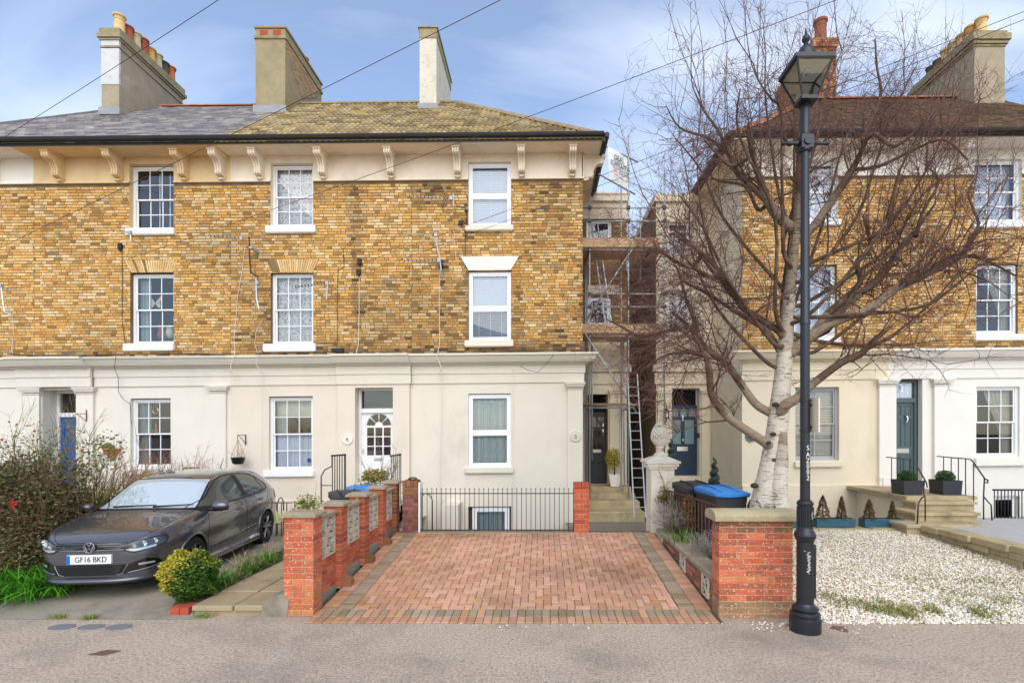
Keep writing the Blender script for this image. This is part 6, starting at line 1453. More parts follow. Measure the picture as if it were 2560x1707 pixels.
# ------------------------------------------------------------------ scaffolding, banner, ladder
sc = thing('scaffolding', 'galvanised tube scaffolding between the two buildings', 'scaffolding', (2.4,14.8,0))
D1, D2 = 14.5, 15.35
def pole(a, b, r=0.0242, m=None, name='scaffold_tube'): mb = MB(); mb.tube([a, b], r, 8); return mb.build(name, m or m_galv, sc, True)
for px, d, py0, py1 in ((1474,D1,487,1322),(1571,D1,337,1310),(1661,D1,427,1150),(1464,D2,600,1240),(1553,D2,470,1215),(1468,15.5,600,1240)):
    pole(P(px,py1,d), P(px,py0,d))
for py, d, a, b in ((520,D1,1452,1672),(553,D1,1452,1672),(625,D1,1452,1672),(735,D1,1452,1672),(767,D1,1452,1672),(840,D1,1452,1672),(1019,D1,1452,1585),(1013,D2,1455,1590),(630,D2,1455,1660),(520,D2,1455,1640),(844,D2,1455,1650)):
    pole(P(a,py,d), P(b,py,d))
for px in (1474, 1571, 1661):
    for py in (628, 843, 1022 if px < 1600 else 1000): x, _, z = P(px,py,D1); pole((x,D1-0.12,z), (x,D2+0.2,z))
pole(P(1562,1300,15.3), P(1558,860,15.3)); pole(P(1555,1305,15.0), P(1549,1010,15.0)); pole(P(1601,700,15.35), P(1601,520,15.35)); pole(P(1480,1150,15.35), P(1480,860,15.35)); pole(P(1465,800,14.44), P(1600,593,14.44)); pole(P(1462,833,14.40), P(1592,1033,14.40)); 
m_board = mat('scaffold_board', lin(196,160,124), 0.9, var=0.15, vs=4, fine=0.12, fs=50, stretch=(1,6,6))
m_board_u = mat('scaffold_board_old', lin(140,110,82), 0.9, var=0.2, vs=4)
for py0, py1 in ((595,618),(810,832)):
    mb = MB(); x0, x1 = PX(1452,14.42), PX(1648,14.42); mb.box(x0, x1, 14.40, 14.44, PZ(py1,14.42), PZ(py0,14.42)); mb.build('toe_board', m_board, sc)
    for k in range(4):
        zd = PZ(py1+4,14.45); mb = MB(); mb.box(x0, x1+0.1, 14.47+k*0.235, 14.47+k*0.235+0.225, zd, zd+0.038); mb.build('deck_board', m_board, sc)
mb = MB(); mb.box(PX(1455,D1), PX(1580,D1), D1-0.1, D1+0.13, PZ(1012,D1), PZ(1008,D1)); mb.build('deck_board', m_board_u, sc)
for px in (1474, 1571, 1661):
    for py in (520, 553, 625, 735, 767, 840):
        if px == 1661 and py < 430: continue
        x, _, z = P(px,py,D1); mb = MB(); mb.box(x-0.045, x+0.045, D1-0.06, D1+0.045, z-0.04, z+0.04); mb.build('coupler', m_iron, sc)
li = thing('ladder', 'narrow inner ladder leaning inside the scaffolding between the decks', 'ladder', P(1505,830,15))
a, b = Vector(P(1524,825,14.75)), Vector(P(1486,560,15.0))
for o in (-0.09, 0.09): mb = MB(); mb.tube([tuple(a+Vector((o,0,0))), tuple(b+Vector((o,0,0)))], 0.022, 6); mb.build('stile', m_alu, li)
for k in range(1, 12): p = a+(b-a)*(k/12); mb = MB(); mb.tube([tuple(p+Vector((-0.09,0,0))), tuple(p+Vector((0.09,0,0)))], 0.012, 5); mb.build('rung', m_alu, li)
la = thing('ladder', 'long aluminium ladder leaning in the dark gap beside the steps', 'ladder', (2.45,13,0.05))
a, b = Vector(P(1600,1293,13.0)), Vector(P(1581,935,14.35)); L_ = (b-a).length
for o in (-0.145, 0.145):
    mb = MB(); mb.tube([tuple(a+Vector((o,0,0))), tuple(b+Vector((o*0.92,0,0)))], 0.020, 6); mb.build('stile', m_galv, la)
n = int(L_/0.255)
for k in range(1, n): p = a+(b-a)*(k*0.255/L_); mb = MB(); mb.tube([tuple(p+Vector((-0.14,0,0))), tuple(p+Vector((0.14,0,0)))], 0.013, 6); mb.build('rung', m_galv, la)
# banner pole pair and banner
bt0, bt1 = Vector(P(1519,368,14.0)), Vector(P(1573,395,14.55)); bb0, bb1 = Vector(P(1523,450,14.0)), Vector(P(1573,478,14.55))
d_ = (bt1-bt0); pole(tuple(bt0-d_*0.05), tuple(bt1+d_*0.42)); d2 = (bb1-bb0); pole(tuple(bb0-d2*0.5), tuple(bb1+d2*0.3))
mb = MB(); mb.grid(lambda u, v: tuple((bt0+(bt1-bt0)*u)*(1-v)+(bb0+(bb1-bb0)*u)*v + Vector((0,-0.02,0))+Vector((0,-0.03,0))*math.sin(u*5+v*2)), 12, 8)
m_ban = mat('white_banner', lin(232,232,230), 0.7); bn = tag(mb.build('scaffold_banner', m_ban, None, True), 'white printed scaffolding banner hung from poles at the roof corner', 'banner')
m_ink = mat('black_ink', lin(24,24,26), 0.7); m_inkr = mat('red_ink', lin(200,40,50), 0.7); m_inkb = mat('blue_ink', lin(70,80,150), 0.7)
ang = math.atan2(d_.y, d_.x); wv, hv = d_.length, (bt0-bb0).length
def bantext(txt, u, v, size, m, wide=1.0):
    o = digits(txt, 0, 0, 0, size, m, bn, 'banner_lettering', wide, 0.002); p = bt0+(bt1-bt0)*u+(bb0-bt0)*v; o.location = (p.x+0.06*math.sin(ang), p.y-0.07*math.cos(ang), p.z); o.rotation_euler = (0, 0, ang)
bantext('DEAL', 0.44, 0.26, 0.21, m_ink, 0.8); bantext('SCAFFOLDING', 0.48, 0.46, 0.19, m_ink, 0.62)
bantext('Mob:', 0.22, 0.60, 0.085, m_inkr, 0.9); bantext('07929 391 914', 0.62, 0.62, 0.085, m_ink, 0.72); bantext('Tel:', 0.25, 0.70, 0.085, m_inkr, 0.9); bantext('01304 825 134', 0.62, 0.71, 0.085, m_ink, 0.72); bantext('Email', 0.25, 0.79, 0.05, m_inkr, 0.9); bantext('CISRS', 0.5, 0.86, 0.06, m_inkb, 0.9)

# ------------------------------------------------------------------ aerials and cables on the brickwork
def on_wall(px, py, off=0.0): x, y, z = P(px, py, FD-off); return (x, y, z)
def aerial(label, boom, mast=None, n=0, el=0.12, refl=None, m=None, off=0.35, rust=False):
    a, b = Vector(on_wall(*boom[0], off)), Vector(on_wall(*boom[1], off)); t = thing('tv_aerial', label, 'aerial', tuple(b), 'aerials on the front walls')
    mb = MB(); mb.tube([tuple(a), tuple(b)], 0.014, 6); mb.build('boom', m or m_alu, t)
    d = (b-a).normalized()
    for k in range(n):
        p = a+(b-a)*(0.02+0.9*k/max(1,n-1)); mb = MB(); mb.tube([tuple(p+Vector((0,-el,0.015))), tuple(p+Vector((0,el,0.015)))], 0.006, 5); mb.build('element', m_black if n > 8 else m_alu, t)
        mb = MB(); mb.box(p.x-0.012, p.x+0.012, p.y-0.012, p.y+0.012, p.z-0.022, p.z+0.022); mb.build('clip', m_black, t)
    if refl:
        for s in (1,-1):
            mb = MB(); p = b-d*0.12
            for k in range(6): q = p+Vector((-0.05*0-0.045*k*0.5, 0, s*0.055*k)); mb.tube([tuple(q+Vector((0,-0.16,0))), tuple(q+Vector((0,0.16,0)))], 0.005, 4)
            mb.tube([tuple(p), tuple(p+Vector((-0.12,0,s*0.3)))], 0.006, 4); mb.tube([tuple(p+Vector((0,-0.12,0))), tuple(p+Vector((-0.12,-0.12,s*0.3)))], 0.004, 4); mb.build('reflector', m_iron, t)
    if mast:
        q = [Vector(on_wall(*p, off)) for p in mast]; mb = MB(); mb.tube([tuple(p) for p in q], 0.019, 7); e = q[-1]; mb.tube([tuple(e), (e.x, FD, e.z)], 0.015, 6); mb.build('mast', m_rust if rust else m_alu, t)
    e = b; mb = MB(); mb.box(e.x-0.03, e.x+0.03, e.y-0.04, FD, e.z-0.03, e.z+0.03) if not mast else mb.box(e.x-0.035, e.x+0.035, e.y-0.035, e.y+0.035, e.z-0.045, e.z+0.045); mb.build('clamp', m_galv, t)
    return t
aerial('short aerial beside the top floor sill above the blue door side', ((283,577),(325,582)), [(325,574),(327,600)], 2)
aerial('upper twin boom aerial on a rusty mast between left windows', ((525,590),(604,596)), [(623,592),(624,640),(627,682)], 8, 0.10, rust=True)
aerial('lower boom of the crossed aerials between the left windows', ((521,611),(628,620)), None, 3, 0.10)
aerial('plain boom aerial on a curved grey mast left of lace window', ((527,705),(643,707)), [(640,698),(641,745),(647,772)], 1)
aerial('aerial with black elements in front of the first floor lace window', ((738,718),(818,708)), [(819,706),(816,748)], 10, 0.08)
aerial('long yagi aerial with mesh reflectors beside the top white window', ((1012,489),(1128,496)), [(1133,484),(1134,515)], 12, 0.05, True)
aerial('white boom aerial with crossed dipole below the long yagi', ((1003,583),(1090,588)), [(1090,586),(1091,610),(1101,650)], 2)
aerial('thin dark boom aerial next to a cable box below the dipole aerial', ((1009,652),(1098,651)), [(1100,652),(1103,676)], 9, 0.05)
aerial('short mast aerial at the left picture edge on the brick wall', ((-6,712),(3,714)), [(3,712),(7,752),(12,780),(32,790)], 0)
def cable(label, pts, m, r=0.007, off=0.02, wave=0.0):
    q = []
    for (a, b) in zip(pts, pts[1:]):
        for k in range(6):
            t = k/6; q.append((a[0]+(b[0]-a[0])*t+wave*math.sin(k*1.7+a[1]), a[1]+(b[1]-a[1])*t))
    q.append(pts[-1]); mb = MB()
    def dep(p): return off + (0.40 if 872 < p[1] < 930 else 0.10 if p[1] >= 930 else 0)
    mb.tube([on_wall(p[0], p[1], dep(p)) for p in q], r, 5); return tag(mb.build('cable', m), label, 'cable', 'cables on the walls')
cable('white cable hanging from the left edge aerial to the cornice', [(32,792),(34,830),(30,870),(31,890)], m_cable_w)
cable('brown cable from the grey box down past the left first floor window', [(305,625),(306,700),(305,800),(312,850),(322,868)], m_cable_b, 0.006)
cable('long white cable falling from the crossed aerials to the cornice', [(612,622),(605,680),(594,740),(590,800),(585,850),(588,880),(577,910),(577,930)], m_cable_w, 0.008)
cable('curly white cable left of the lace windows', [(655,800),(640,830),(637,860),(645,886),(640,910),(653,930),(655,1000),(656,1060),(654,1170)], m_cable_w, 0.006)
cable('black cable framing the stained brick panel', [(858,620),(860,668),(845,675),(843,760),(843,855),(790,858)], m_cable_b, 0.007)
cable('white cable dropping from the black junction box to the cornice', [(898,690),(898,780),(896,860),(890,886)], m_cable_w, 0.009)
cable('white cable from the dipole aerial down the wall and the rendered front', [(1101,655),(1098,740),(1099,860),(1092,892),(1102,915),(1104,960),(1105,1060),(1101,1130),(1103,1300)], m_cable_w, 0.009)
cable('dark cable from the yagi mount down beside the white windows', [(1140,515),(1165,520),(1166,555),(1163,600),(1163,670)], m_cable_b, 0.007)
cable('white looped cable beside the top white window', [(1160,558),(1150,567),(1134,568),(1136,610),(1141,655)], m_cable_w, 0.007)
cable('thin pale cable running down the rendered front right of white window', [(1282,916),(1284,960),(1283,1100),(1284,1320)], m_cable_w, 0.006)
cable('black cable looping below the cornice near the terrace corner', [(1385,885),(1370,905),(1345,930),(1320,925),(1300,915)], m_cable_b, 0.006)
cable('black cable lying along the top of the left cornice', [(20,884),(110,892),(220,889),(320,886),(440,884),(560,887)], m_cable_b, 0.012, 0.05, 1.0)
cable('dark cables along the top of the middle cornice', [(640,884),(740,880),(800,882),(842,876)], m_cable_b, 0.009, 0.05, 1.0)
cable('tangled dark cable over the cornice left of the lower window', [(290,890),(286,920),(296,945),(296,980),(310,1000),(325,1008),(328,1060)], m_cable_b, 0.006)
cable('pale cable down the wall beside the colour change of right houses', [(2188,880),(2189,960),(2187,1080),(2190,1180),(2205,1202)], m_cable_w, 0.007)
for px, py, w, h, lab in ((900,655,0.05,0.07,'upper black cable box on the stained brick panel'),(898,681,0.05,0.07,'lower black cable box on the stained brick panel'),(303,618,0.05,0.08,'grey cable box above the left brick arch'),(1103,661,0.05,0.10,'dark cable box under the dipole aerial'),(845,876,0.15,0.05,'long black cable box lying on the cornice'),(1153,558,0.06,0.05,'small round black box beside the top white window')):
    x, y, z = on_wall(px, py, 0.0); mb = MB(); mb.cbox(x-w, x+w, FD-0.07, FD, z-h, z+h, 0.01); mb.tube([(x,FD-0.04,z-h),(x+0.02,FD-0.05,z-h-0.06)], 0.012, 5); tag(mb.build('cable_box', m_black), lab, 'cable box', 'cable boxes on the walls')
# overhead wires
def wire(label, pts, r=0.006, sagm=0.05):
    q = []
    for (a, b) in zip(pts, pts[1:]):
        A, B = Vector(a), Vector(b)
        for k in range(16): t = k/16; v = A+(B-A)*t; v.z -= sagm*4*t*(1-t); q.append(tuple(v))
    q.append(pts[-1]); mb = MB(); mb.tube(q, r, 5); return tag(mb.build('overhead_wire', m_wire), label, 'wire', 'overhead wires')
def ext(p, q, t): return tuple(p[i]+(q[i]-p[i])*t for i in range(3))
a, b = P(0,348,12.4), P(537,0,8.6); wire('reddish overhead wire crossing above the left slate roof', [ext(a,b,-0.15), ext(a,b,1.5)], 0.0055)
a, b = P(0,619,13.0), P(1240,0,8.2); wire('dark overhead wire rising from the left wall across the middle chimney', [ext(a,b,-0.1), ext(a,b,1.4)], 0.0055)
a, b = P(322,647,13.2), P(2050,0,8.4); wire('long overhead wire from the left grey box across the sky to the birch', [a, ext(a,b,1.3)], 0.0055, 0.15)
a, b = P(904,658,13.2), P(2560,20,7.6); wire('upper of two wires from the cable box to the right edge', [a, ext(a,b,1.2)], 0.005, 0.10)
a, b = P(904,684,13.2), P(2560,40,7.6); wire('lower of two wires from the cable box to the right edge', [a, ext(a,b,1.2)], 0.005, 0.10)

# ------------------------------------------------------------------ railings
def bars(root, pts, z0f, z1f, r=0.008, m=None, knob=True, name='bar'):
    me = {}
    for (x, y) in pts:
        h = round(z1f(x,y)-z0f(x,y), 2)
        if h not in me:
            mb = MB(); mb.tube([(0,0,0),(0,0,h)], r, 6)
            if knob: mb.lathe([(0.004,h),(0.014,h+0.012),(0.004,h+0.026)], 0, 0, 6)
            me[h] = mb.mesh(name, m or m_iron, True)
        link(name, me[h], root, (x, y, z0f(x,y)))
r1 = thing('iron_railing', 'thin black iron railing across the basement window behind the driveway', 'railing', (-1,9.97,0.33))
bars(r1, [(PX(px,9.97), 9.97) for px in np.arange(1056,1434,11.8)], lambda x,y: 0.345, lambda x,y: 1.14+0.0*x, 0.006)
for py in (1233, 1324): mb = MB(); mb.box(PX(1050,9.97), PX(1436,9.97), 9.955, 9.985, PZ(py,9.97)-0.008, PZ(py,9.97)+0.008); mb.build('rail', m_iron, r1)
mb = MB(); mb.tube([P(1055,1323,9.93),P(1055,1240,9.93),P(1062,1233,9.93),P(1074,1236,9.93),P(1081,1250,9.93),P(1081,1323,9.93)], 0.010, 6); mb.build('gate_hoop', m_iron, r1, True)
mb = MB(); mb.box(PX(1045,9.97), PX(1440,9.97), 9.86, 10.12, 0.2, 0.338); mb.build('kerb', m_cap, r1)
mb = MB(); mb.box(PX(1110,12.9), PX(1150,12.9), 12.6, FD, -1.0, PZ(1258,12.9)); tag(mb.build('meter_box', m_cream), 'cream meter box on the wall behind the railing', 'box')
r2 = thing('handrail', 'black barred handrail left of the white arched door', 'railing', (-4.9,12,0.6))
dd = 11.6
bars(r2, [(PX(px,dd), dd) for px in (831,837,843,849,855,861,864)], lambda x,y: 0.1, lambda x,y: PZ(1138,dd), 0.012, None, False)
mb = MB(); mb.tube([P(828,1139,dd),P(865,1136,dd)], 0.02, 6); mb.tube([P(830,1140,dd),P(830,1165,dd),P(812,1174,11.0),P(803,1190,10.8),P(803,1260,10.8)], 0.013, 6); mb.tube([P(803,1213,10.8),P(831,1213,11.3)], 0.010, 6); mb.build('rail', m_iron, r2, True)
r3 = thing('handrail', 'black barred handrail right of the white arched door', 'railing', (-3.3,12,0.6))
bars(r3, [(PX(px,dd), dd) for px in (978,983,988,993,998,1002)], lambda x,y: 0.1, lambda x,y: PZ(1137,dd), 0.012, None, False)
mb = MB(); mb.tube([P(975,1140,dd),P(1003,1135,dd)], 0.02, 6); mb.build('rail', m_iron, r3)
sp6 = thing('stone_steps', 'pale steps between the handrails below the white arched door', 'steps', (-4.2,12,0.2))
for k in range(4): mb = MB(); mb.cbox(PX(868,dd), PX(976,dd), 11.2+0.42*k, FD+0.1, 0.0, 0.22+0.135*k, 0.015); mb.build('step', m_cream, sp6)
r4 = thing('garden_gate', 'small arched iron gate behind the rear of the parked car', 'gate', (-5,10.8,0.1)); dd = 10.7
bars(r4, [(PX(px,dd), dd) for px in (690,704,717,737,757)], lambda x,y: 0.1, lambda x,y: PZ(1256,dd), 0.009, None, False)
mb = MB(); mb.tube([P(683,1256,dd),P(765,1256,dd)], 0.010, 6); mb.tube([P(693,1335,dd-0.1),P(693,1262,dd-0.1),P(697,1248,dd-0.1),P(702,1243,dd-0.1),P(707,1248,dd-0.1),P(709,1262,dd-0.1),P(709,1335,dd-0.1)], 0.011, 6); mb.build('rail', m_iron, r4, True)
mb = MB(); mb.tube([P(690,1276,dd-0.15),P(692,1300,dd-0.15),P(699,1308,dd-0.15),P(706,1298,dd-0.15),P(708,1276,dd-0.15)], 0.02, 6); mb.grid(lambda u, v: (lambda a: (a[0], dd-0.16, a[2]))(P(691+16*u, 1277+28*v*(1-(2*u-1)**4*0.6), dd)), 8, 6); tag(mb.build('yellow_net_bag', mat('lime_bag', lin(206,214,140), 0.8), None, True), 'pale lime cloth bag hanging on the small iron gate', 'bag')
# rusty low railing between the planter and house 4
r5 = thing('rusty_railing', 'low rusty iron railing sloping behind the lavender bushes', 'railing', (2.5,8.5,0.4))
pts5 = [(2.30+0.36*k/22, 9.8-2.75*k/22) for k in range(23)]
bars(r5, pts5, lambda x,y: 0.38, lambda x,y: 1.16, 0.010, m_rust, False)
mb = MB(); mb.tube([(2.30,9.8,1.165),(2.66,7.05,1.165)], 0.016, 5); mb.build('rail', m_rust, r5)
# rails of house 3
r6 = thing('handrail', 'slim black iron handrail left of the yellow stone steps', 'railing', (8,11,0.5)); za = 0.875
da, db = 12.2, 11.15
pp6 = [P(2216,1142,12.6), P(2245,1144,11.9), P(2268,1146,11.4), P(2286,1150,11.15)]
mb = MB(); mb.tube([pp6[0], pp6[3], P(2300,1178,10.6), P(2316,1206,10.1), P(2318,1218,10.0)], 0.014, 6); mb.build('rail', m_iron, r6, True)
for px, py, d in ((2229,1143,12.3),(2243,1145,11.95),(2258,1146,11.6),(2274,1148,11.3)):
    x, y, z = P(px,py,d); mb = MB(); mb.tube([(x,y,0.86),(x,y,z)], 0.010, 6); mb.build('bar', m_iron, r6)
mb = MB(); mb.tube([P(2313,1302,10.2),P(2313,1245,10.2),P(2309,1232,10.2),P(2311,1200,10.2)], 0.013, 6); mb.tube([P(2292,1326,10.05),P(2296,1258,10.05),P(2304,1244,10.1),P(2312,1240,10.15)], 0.014, 6); mb.build('post', m_iron, r6, True)
r7 = thing('handrail', 'curling black iron handrail right of the yellow stone steps', 'railing', (9.3,11,0.5))
mb = MB(); mb.tube([P(2343,1140,12.7),P(2385,1144,11.8),P(2424,1147,11.15),P(2433,1154,11.0),P(2452,1182,10.5),P(2462,1196,10.3),P(2470,1200,10.2),P(2469,1207,10.2),P(2463,1205,10.2)], 0.014, 6); mb.tube([P(2461,1195,10.3),P(2459,1240,10.3),P(2470,1254,10.2),P(2478,1262,10.15),P(2480,1300,10.15)], 0.014, 6); mb.tube([P(2459,1238,10.3),P(2459,1298,10.3)], 0.013, 6); mb.build('rail', m_iron, r7, True)
for px, py, d in ((2359,1142,12.4),(2378,1143,11.95),(2396,1145,11.6),(2414,1147,11.3),(2434,1156,11.0)):
    x, y, z = P(px,py,d); mb = MB(); mb.tube([(x,y,0.60),(x,y,z)], 0.011, 6); mb.build('bar', m_iron, r7)
r8 = thing('iron_railing', 'black iron railing over the basement window at the right edge', 'railing', (10,10.9,0.4)); dd = 10.9
bars(r8, [(PX(px,dd), dd) for px in np.arange(2486,2660,8.6)], lambda x,y: 0.43, lambda x,y: PZ(1225,dd), 0.011, None, False)
mb = MB(); mb.box(PX(2483,dd), PX(2670,dd), dd-0.025, dd+0.025, PZ(1226,dd), PZ(1222,dd)); mb.build('rail', m_iron, r8)

# ------------------------------------------------------------------ wheelie bins
m_bin = mat('bin_charcoal', lin(52,53,57), 0.55, var=0.08, vs=5); m_lidblue = mat('bin_lid_blue', lin(52,132,206), 0.45); m_lidblack = mat('bin_lid_black', lin(44,45,48), 0.5)
def bin_(label, loc, rz, lid):
    t = thing('wheelie_bin', label, 'bin', (0,0,0), 'wheelie bins')
    def sec(z, hx, y0, y1): return [(-hx,y0,z),(hx,y0,z),(hx,y1,z),(-hx,y1,z)]
    mb = MB(); mb.ring([sec(0.02,0.21,-0.22,0.24), sec(0.5,0.25,-0.29,0.27), sec(0.93,0.275,-0.34,0.29), sec(0.93,0.30,-0.365,0.31), sec(0.98,0.30,-0.365,0.31)], True, None, True); mb.build('body', m_bin, t)
    mb = MB()
    def lidf(u, v):
        x = -0.305+0.61*u; y = -0.38+0.70*v; z = 0.985+0.075*math.sin(min(1,v*1.25)*math.pi*0.5)**0.7*(1-abs(2*u-1)**4*0.45)
        return (x, y, z)
    mb.grid(lidf, 14, 12); mb.ring([[lidf(k/14,0) for k in range(15)], [(lidf(k/14,0)[0],-0.375,0.955-0.02*math.sin(k/14*math.pi)) for k in range(15)]])
    for s in (-0.3,0.3): mb.add([(s,-0.38,0.955),(s,0.31,0.955),(s,0.31,1.04),(s,0.0,1.03),(s,-0.38,0.985)], [(0,1,2,3,4)])
    lo = mb.build('lid', lid, t, 50)
    for s in (-0.15, 0.15): mb = MB(); mb.tube([(s,-0.30,1.022),(s,-0.05,1.062),(s,0.28,1.068)], 0.016, 6); mb.build('lid_rib', lid, lo, True)
    mb = MB(); mb.tube([(-0.24,0.34,0.96),(0.24,0.34,0.96)], 0.016, 8); mb.build('handle', m_bin, t)
    for s in (-0.24, 0.24):
        mb = MB(); mb.ring([[(s+a, 0.24+0.1*math.cos(2*math.pi*k/18), 0.1+0.1*math.sin(2*math.pi*k/18)) for k in range(18)] for a in (-0.025,0.025)], True, None, True); mb.build('wheel', m_black, t)
    t.location = loc; t.rotation_euler = (0,0,rz); return t
bin_('grey bin with bright blue lid behind the planter railing', (2.93,8.55,0.29), R(12), m_lidblue)
bin_('black lidded bin behind the blue lidded one near the navy door', (2.72,9.25,0.29), R(8), m_lidblack)
b1 = bin_('black lidded bin just behind the screen block wall', (-3.52,9.45,0.11), R(30), m_lidblack)
bin_('blue lidded bin behind the screen block wall below the white door', (-3.42,10.05,0.14), R(28), m_lidblue)
mb = MB(); mb.box(-3.42, -3.25, 9.075, 9.08, 0.80, 0.92); lb_ = mb.build('label', m_upvc, b1); lb_.matrix_parent_inverse = Matrix(); lb_.location = (3.38, -9.43, 0)
# ------------------------------------------------------------------ small things on the walls
wl = thing('wall_lantern', 'black coach lantern on the pilaster left of the navy door', 'lantern', P(1666,1058,15.55)); d = 15.45; x, _, z = P(1666,1035,d)
mb = MB(); mb.lathe([(0.035,z-0.13),(0.06,z-0.11)], x, d, 6); mb.lathe([(0.085,z+0.09),(0.05,z+0.13),(0.03,z+0.17),(0.02,z+0.18),(0.006,z+0.26)], x, d, 6)
for k in range(6): th = 2*math.pi*k/6; mb.tube([(x+0.055*math.cos(th),d+0.055*math.sin(th),z-0.11),(x+0.08*math.cos(th),d+0.08*math.sin(th),z+0.09)], 0.007, 4)
mb.tube([(x,d,z-0.13),(x,d+0.05,z-0.22),(x,15.62,z-0.2)], 0.014, 6); mb.build('frame', m_iron, wl)
mb = MB(); mb.lathe([(0.05,z-0.105),(0.074,z+0.085)], x, d, 6); mb.build('glass', m_lglass, wl)
bp = thing('round_plaque', 'dark round plaque on the cream wall partly behind the birch trunk', 'plaque', P(1878,1092,FD)); x, y, z = P(1877,1091,FD-0.01)
mb = MB(); mb.prism([(x+0.14*math.cos(2*math.pi*k/28), z+0.14*math.sin(2*math.pi*k/28)) for k in range(28)], FD-0.03, FD, 'y'); mb.build('disc', mat('slate_plaque', lin(84,88,98), 0.6), bp)
mb = MB(); mb.tube([(x+0.13*math.cos(2*math.pi*k/28), FD-0.032, z+0.13*math.sin(2*math.pi*k/28)) for k in range(29)], 0.006, 5); mb.build('rim', m_galv, bp)
def spiral(label, px, py0, py1, d):
    x, _, z0 = P(px,py1,d); z1 = PZ(py0,d); t = thing('spiral_ornament', label, 'ornament', (x,d,z0)); n = 40
    pts = [(x+0.05*math.cos(k*0.55)*(1-k/n*0.6), d+0.05*math.sin(k*0.55)*(1-k/n*0.6), z0+(z1-z0)*k/n) for k in range(n+1)]
    mb = MB(); mb.tube(pts, [0.075*(1-k/n)**0.7+0.008 for k in range(n+1)], 7); mb.build('twisted_body', mat('dark_bronze_green', lin(44,56,50), 0.5, var=0.3, vs=10, bump=0.5, bs=30), t)
    mb = MB(); mb.tube([(x,d,z0-0.3),(x,d,z0+0.05)], 0.05, 8); mb.build('stand', m_iron, t)
spiral('dark twisted spiral ornament before the cream side wall', 1786, 1143, 1212, 10.2)
spiral('dark twisted spiral ornament beside the pineapple and navy door', 1678, 1095, 1152, 12.5)
hb_ = thing('hanging_basket', 'dark hanging basket on an iron bracket beside the pilaster', 'basket', P(595,1150,FD)); x, y, z = P(595,1160,FD-0.3); z = PZ(1150,FD-0.3); y = FD-0.3
mb = MB(); mb.tube([P(614,1086,FD-0.02),P(614,1112,FD-0.02)], 0.012, 6); mb.tube([P(614,1108,FD-0.03),P(604,1096,FD-0.15),P(595,1087,FD-0.3)], 0.008, 6); mb.tube([P(614,1087,FD-0.03),P(594,1087,FD-0.3),P(594,1098,FD-0.3)], 0.008, 6); mb.build('bracket', m_iron, hb_)
x = PX(595,y); mb = MB(); mb.lathe([(0.09,PZ(1160,y)),(0.13,PZ(1156,y)),(0.155,PZ(1146,y)),(0.165,PZ(1143,y)),(0.14,PZ(1144,y))], x, y, 18); mb.build('bowl', m_black, hb_, 40)
mb = MB()
for k in range(4): th = k*1.57+0.4; mb.tube([(x+0.16*math.cos(th),y+0.16*math.sin(th),PZ(1144,y)),(x,y,PZ(1098,y))], 0.004, 4)
mb.build('chain', m_iron, hb_)
wp = thing('wall_planter', 'terracotta half bowl planter on the white wall left of window', 'planter', P(273,1130,FD)); d = FD-0.12; x = PX(273,d)
mb = MB(); mb.lathe([(0.05,PZ(1148,d)),(0.08,PZ(1144,d)),(0.10,PZ(1140,d)),(0.19,PZ(1128,d)),(0.20,PZ(1124,d)),(0.22,PZ(1123,d)),(0.22,PZ(1120,d)),(0.19,PZ(1121,d))], x, FD-0.01, 20); mb.build('bowl', mat('terracotta', lin(190,112,84), 0.85, var=0.1, vs=10), wp, 40)
ib = thing('basket_bracket', 'empty scrolled iron basket bracket beside the blue door', 'bracket', P(215,1040,FD)); d = FD-0.08
mb = MB(); mb.tube([P(216,1024,d),P(216,1053,d)], 0.012, 6); mb.tube([P(216,1034,d),P(190,1034,d-0.3),P(183,1038,d-0.38),P(186,1042,d-0.36)], 0.008, 6); mb.tube([P(215,1052,d),P(204,1043,d-0.15),P(192,1035,d-0.28)], 0.008, 6); mb.build('scroll', m_rust, ib, True)
ob = thing('meter_lamp', 'small black bulkhead lamp on the low wall of the middle house', 'lamp', P(757,1258,FD)); x, y, z = P(757,1258,FD-0.06); mb = MB(); mb.box(x-0.05, x+0.05, FD-0.12, FD-0.04, z-0.08, z+0.08); mb.box(x-0.03,x+0.03,FD-0.135,FD-0.12,z-0.02,z+0.05); mb.build('case', m_black, ob)
# ------------------------------------------------------------------ vegetation kit
NR = np.random.default_rng(11)
def leaves_np(C, size, pal, rng=NR, flat=0.0, aspect=0.55, bright=(0.7,1.2), fold=0.25):
    """C (n,3) leaf centres -> two-triangle folded leaves with random facing"""
    n = len(C); d = rng.normal(size=(n,3)); d[:,2] = np.abs(d[:,2])*(0.6) - 0.2; d /= np.linalg.norm(d, axis=1)[:,None]
    r = rng.normal(size=(n,3)); s = np.cross(d, r); s /= np.linalg.norm(s, axis=1)[:,None]; nn = np.cross(d, s)
    L = (size*rng.uniform(0.6,1.35,n))[:,None]; w = L*aspect
    a, t = C - d*L*0.5, C + d*L*0.5; m = C + nn*L*fold*0.3; l, q = C + s*w*0.5, C - s*w*0.5
    V = np.stack([a, l, t, q], 1).reshape(-1,3); F = (np.array([0,1,2,3])[None]+4*np.arange(n)[:,None])
    col = np.array([lin(*c) for c in pal])[rng.integers(0, len(pal), n)]*rng.uniform(*bright, (n,1)); return V, F, col
def ball_pts(c, r, n, rng=NR, shell=0.6):
    v = rng.normal(size=(n,3)); v /= np.linalg.norm(v, axis=1)[:,None]; rad = (shell + (1-shell)*rng.uniform(0,1,n)**0.5)*(1+0.10*np.sin(v[:,0]*7+c[0]*3)*np.cos(v[:,2]*6+c[1]))
    return np.array(c)+v*np.array(r)*rad[:,None]
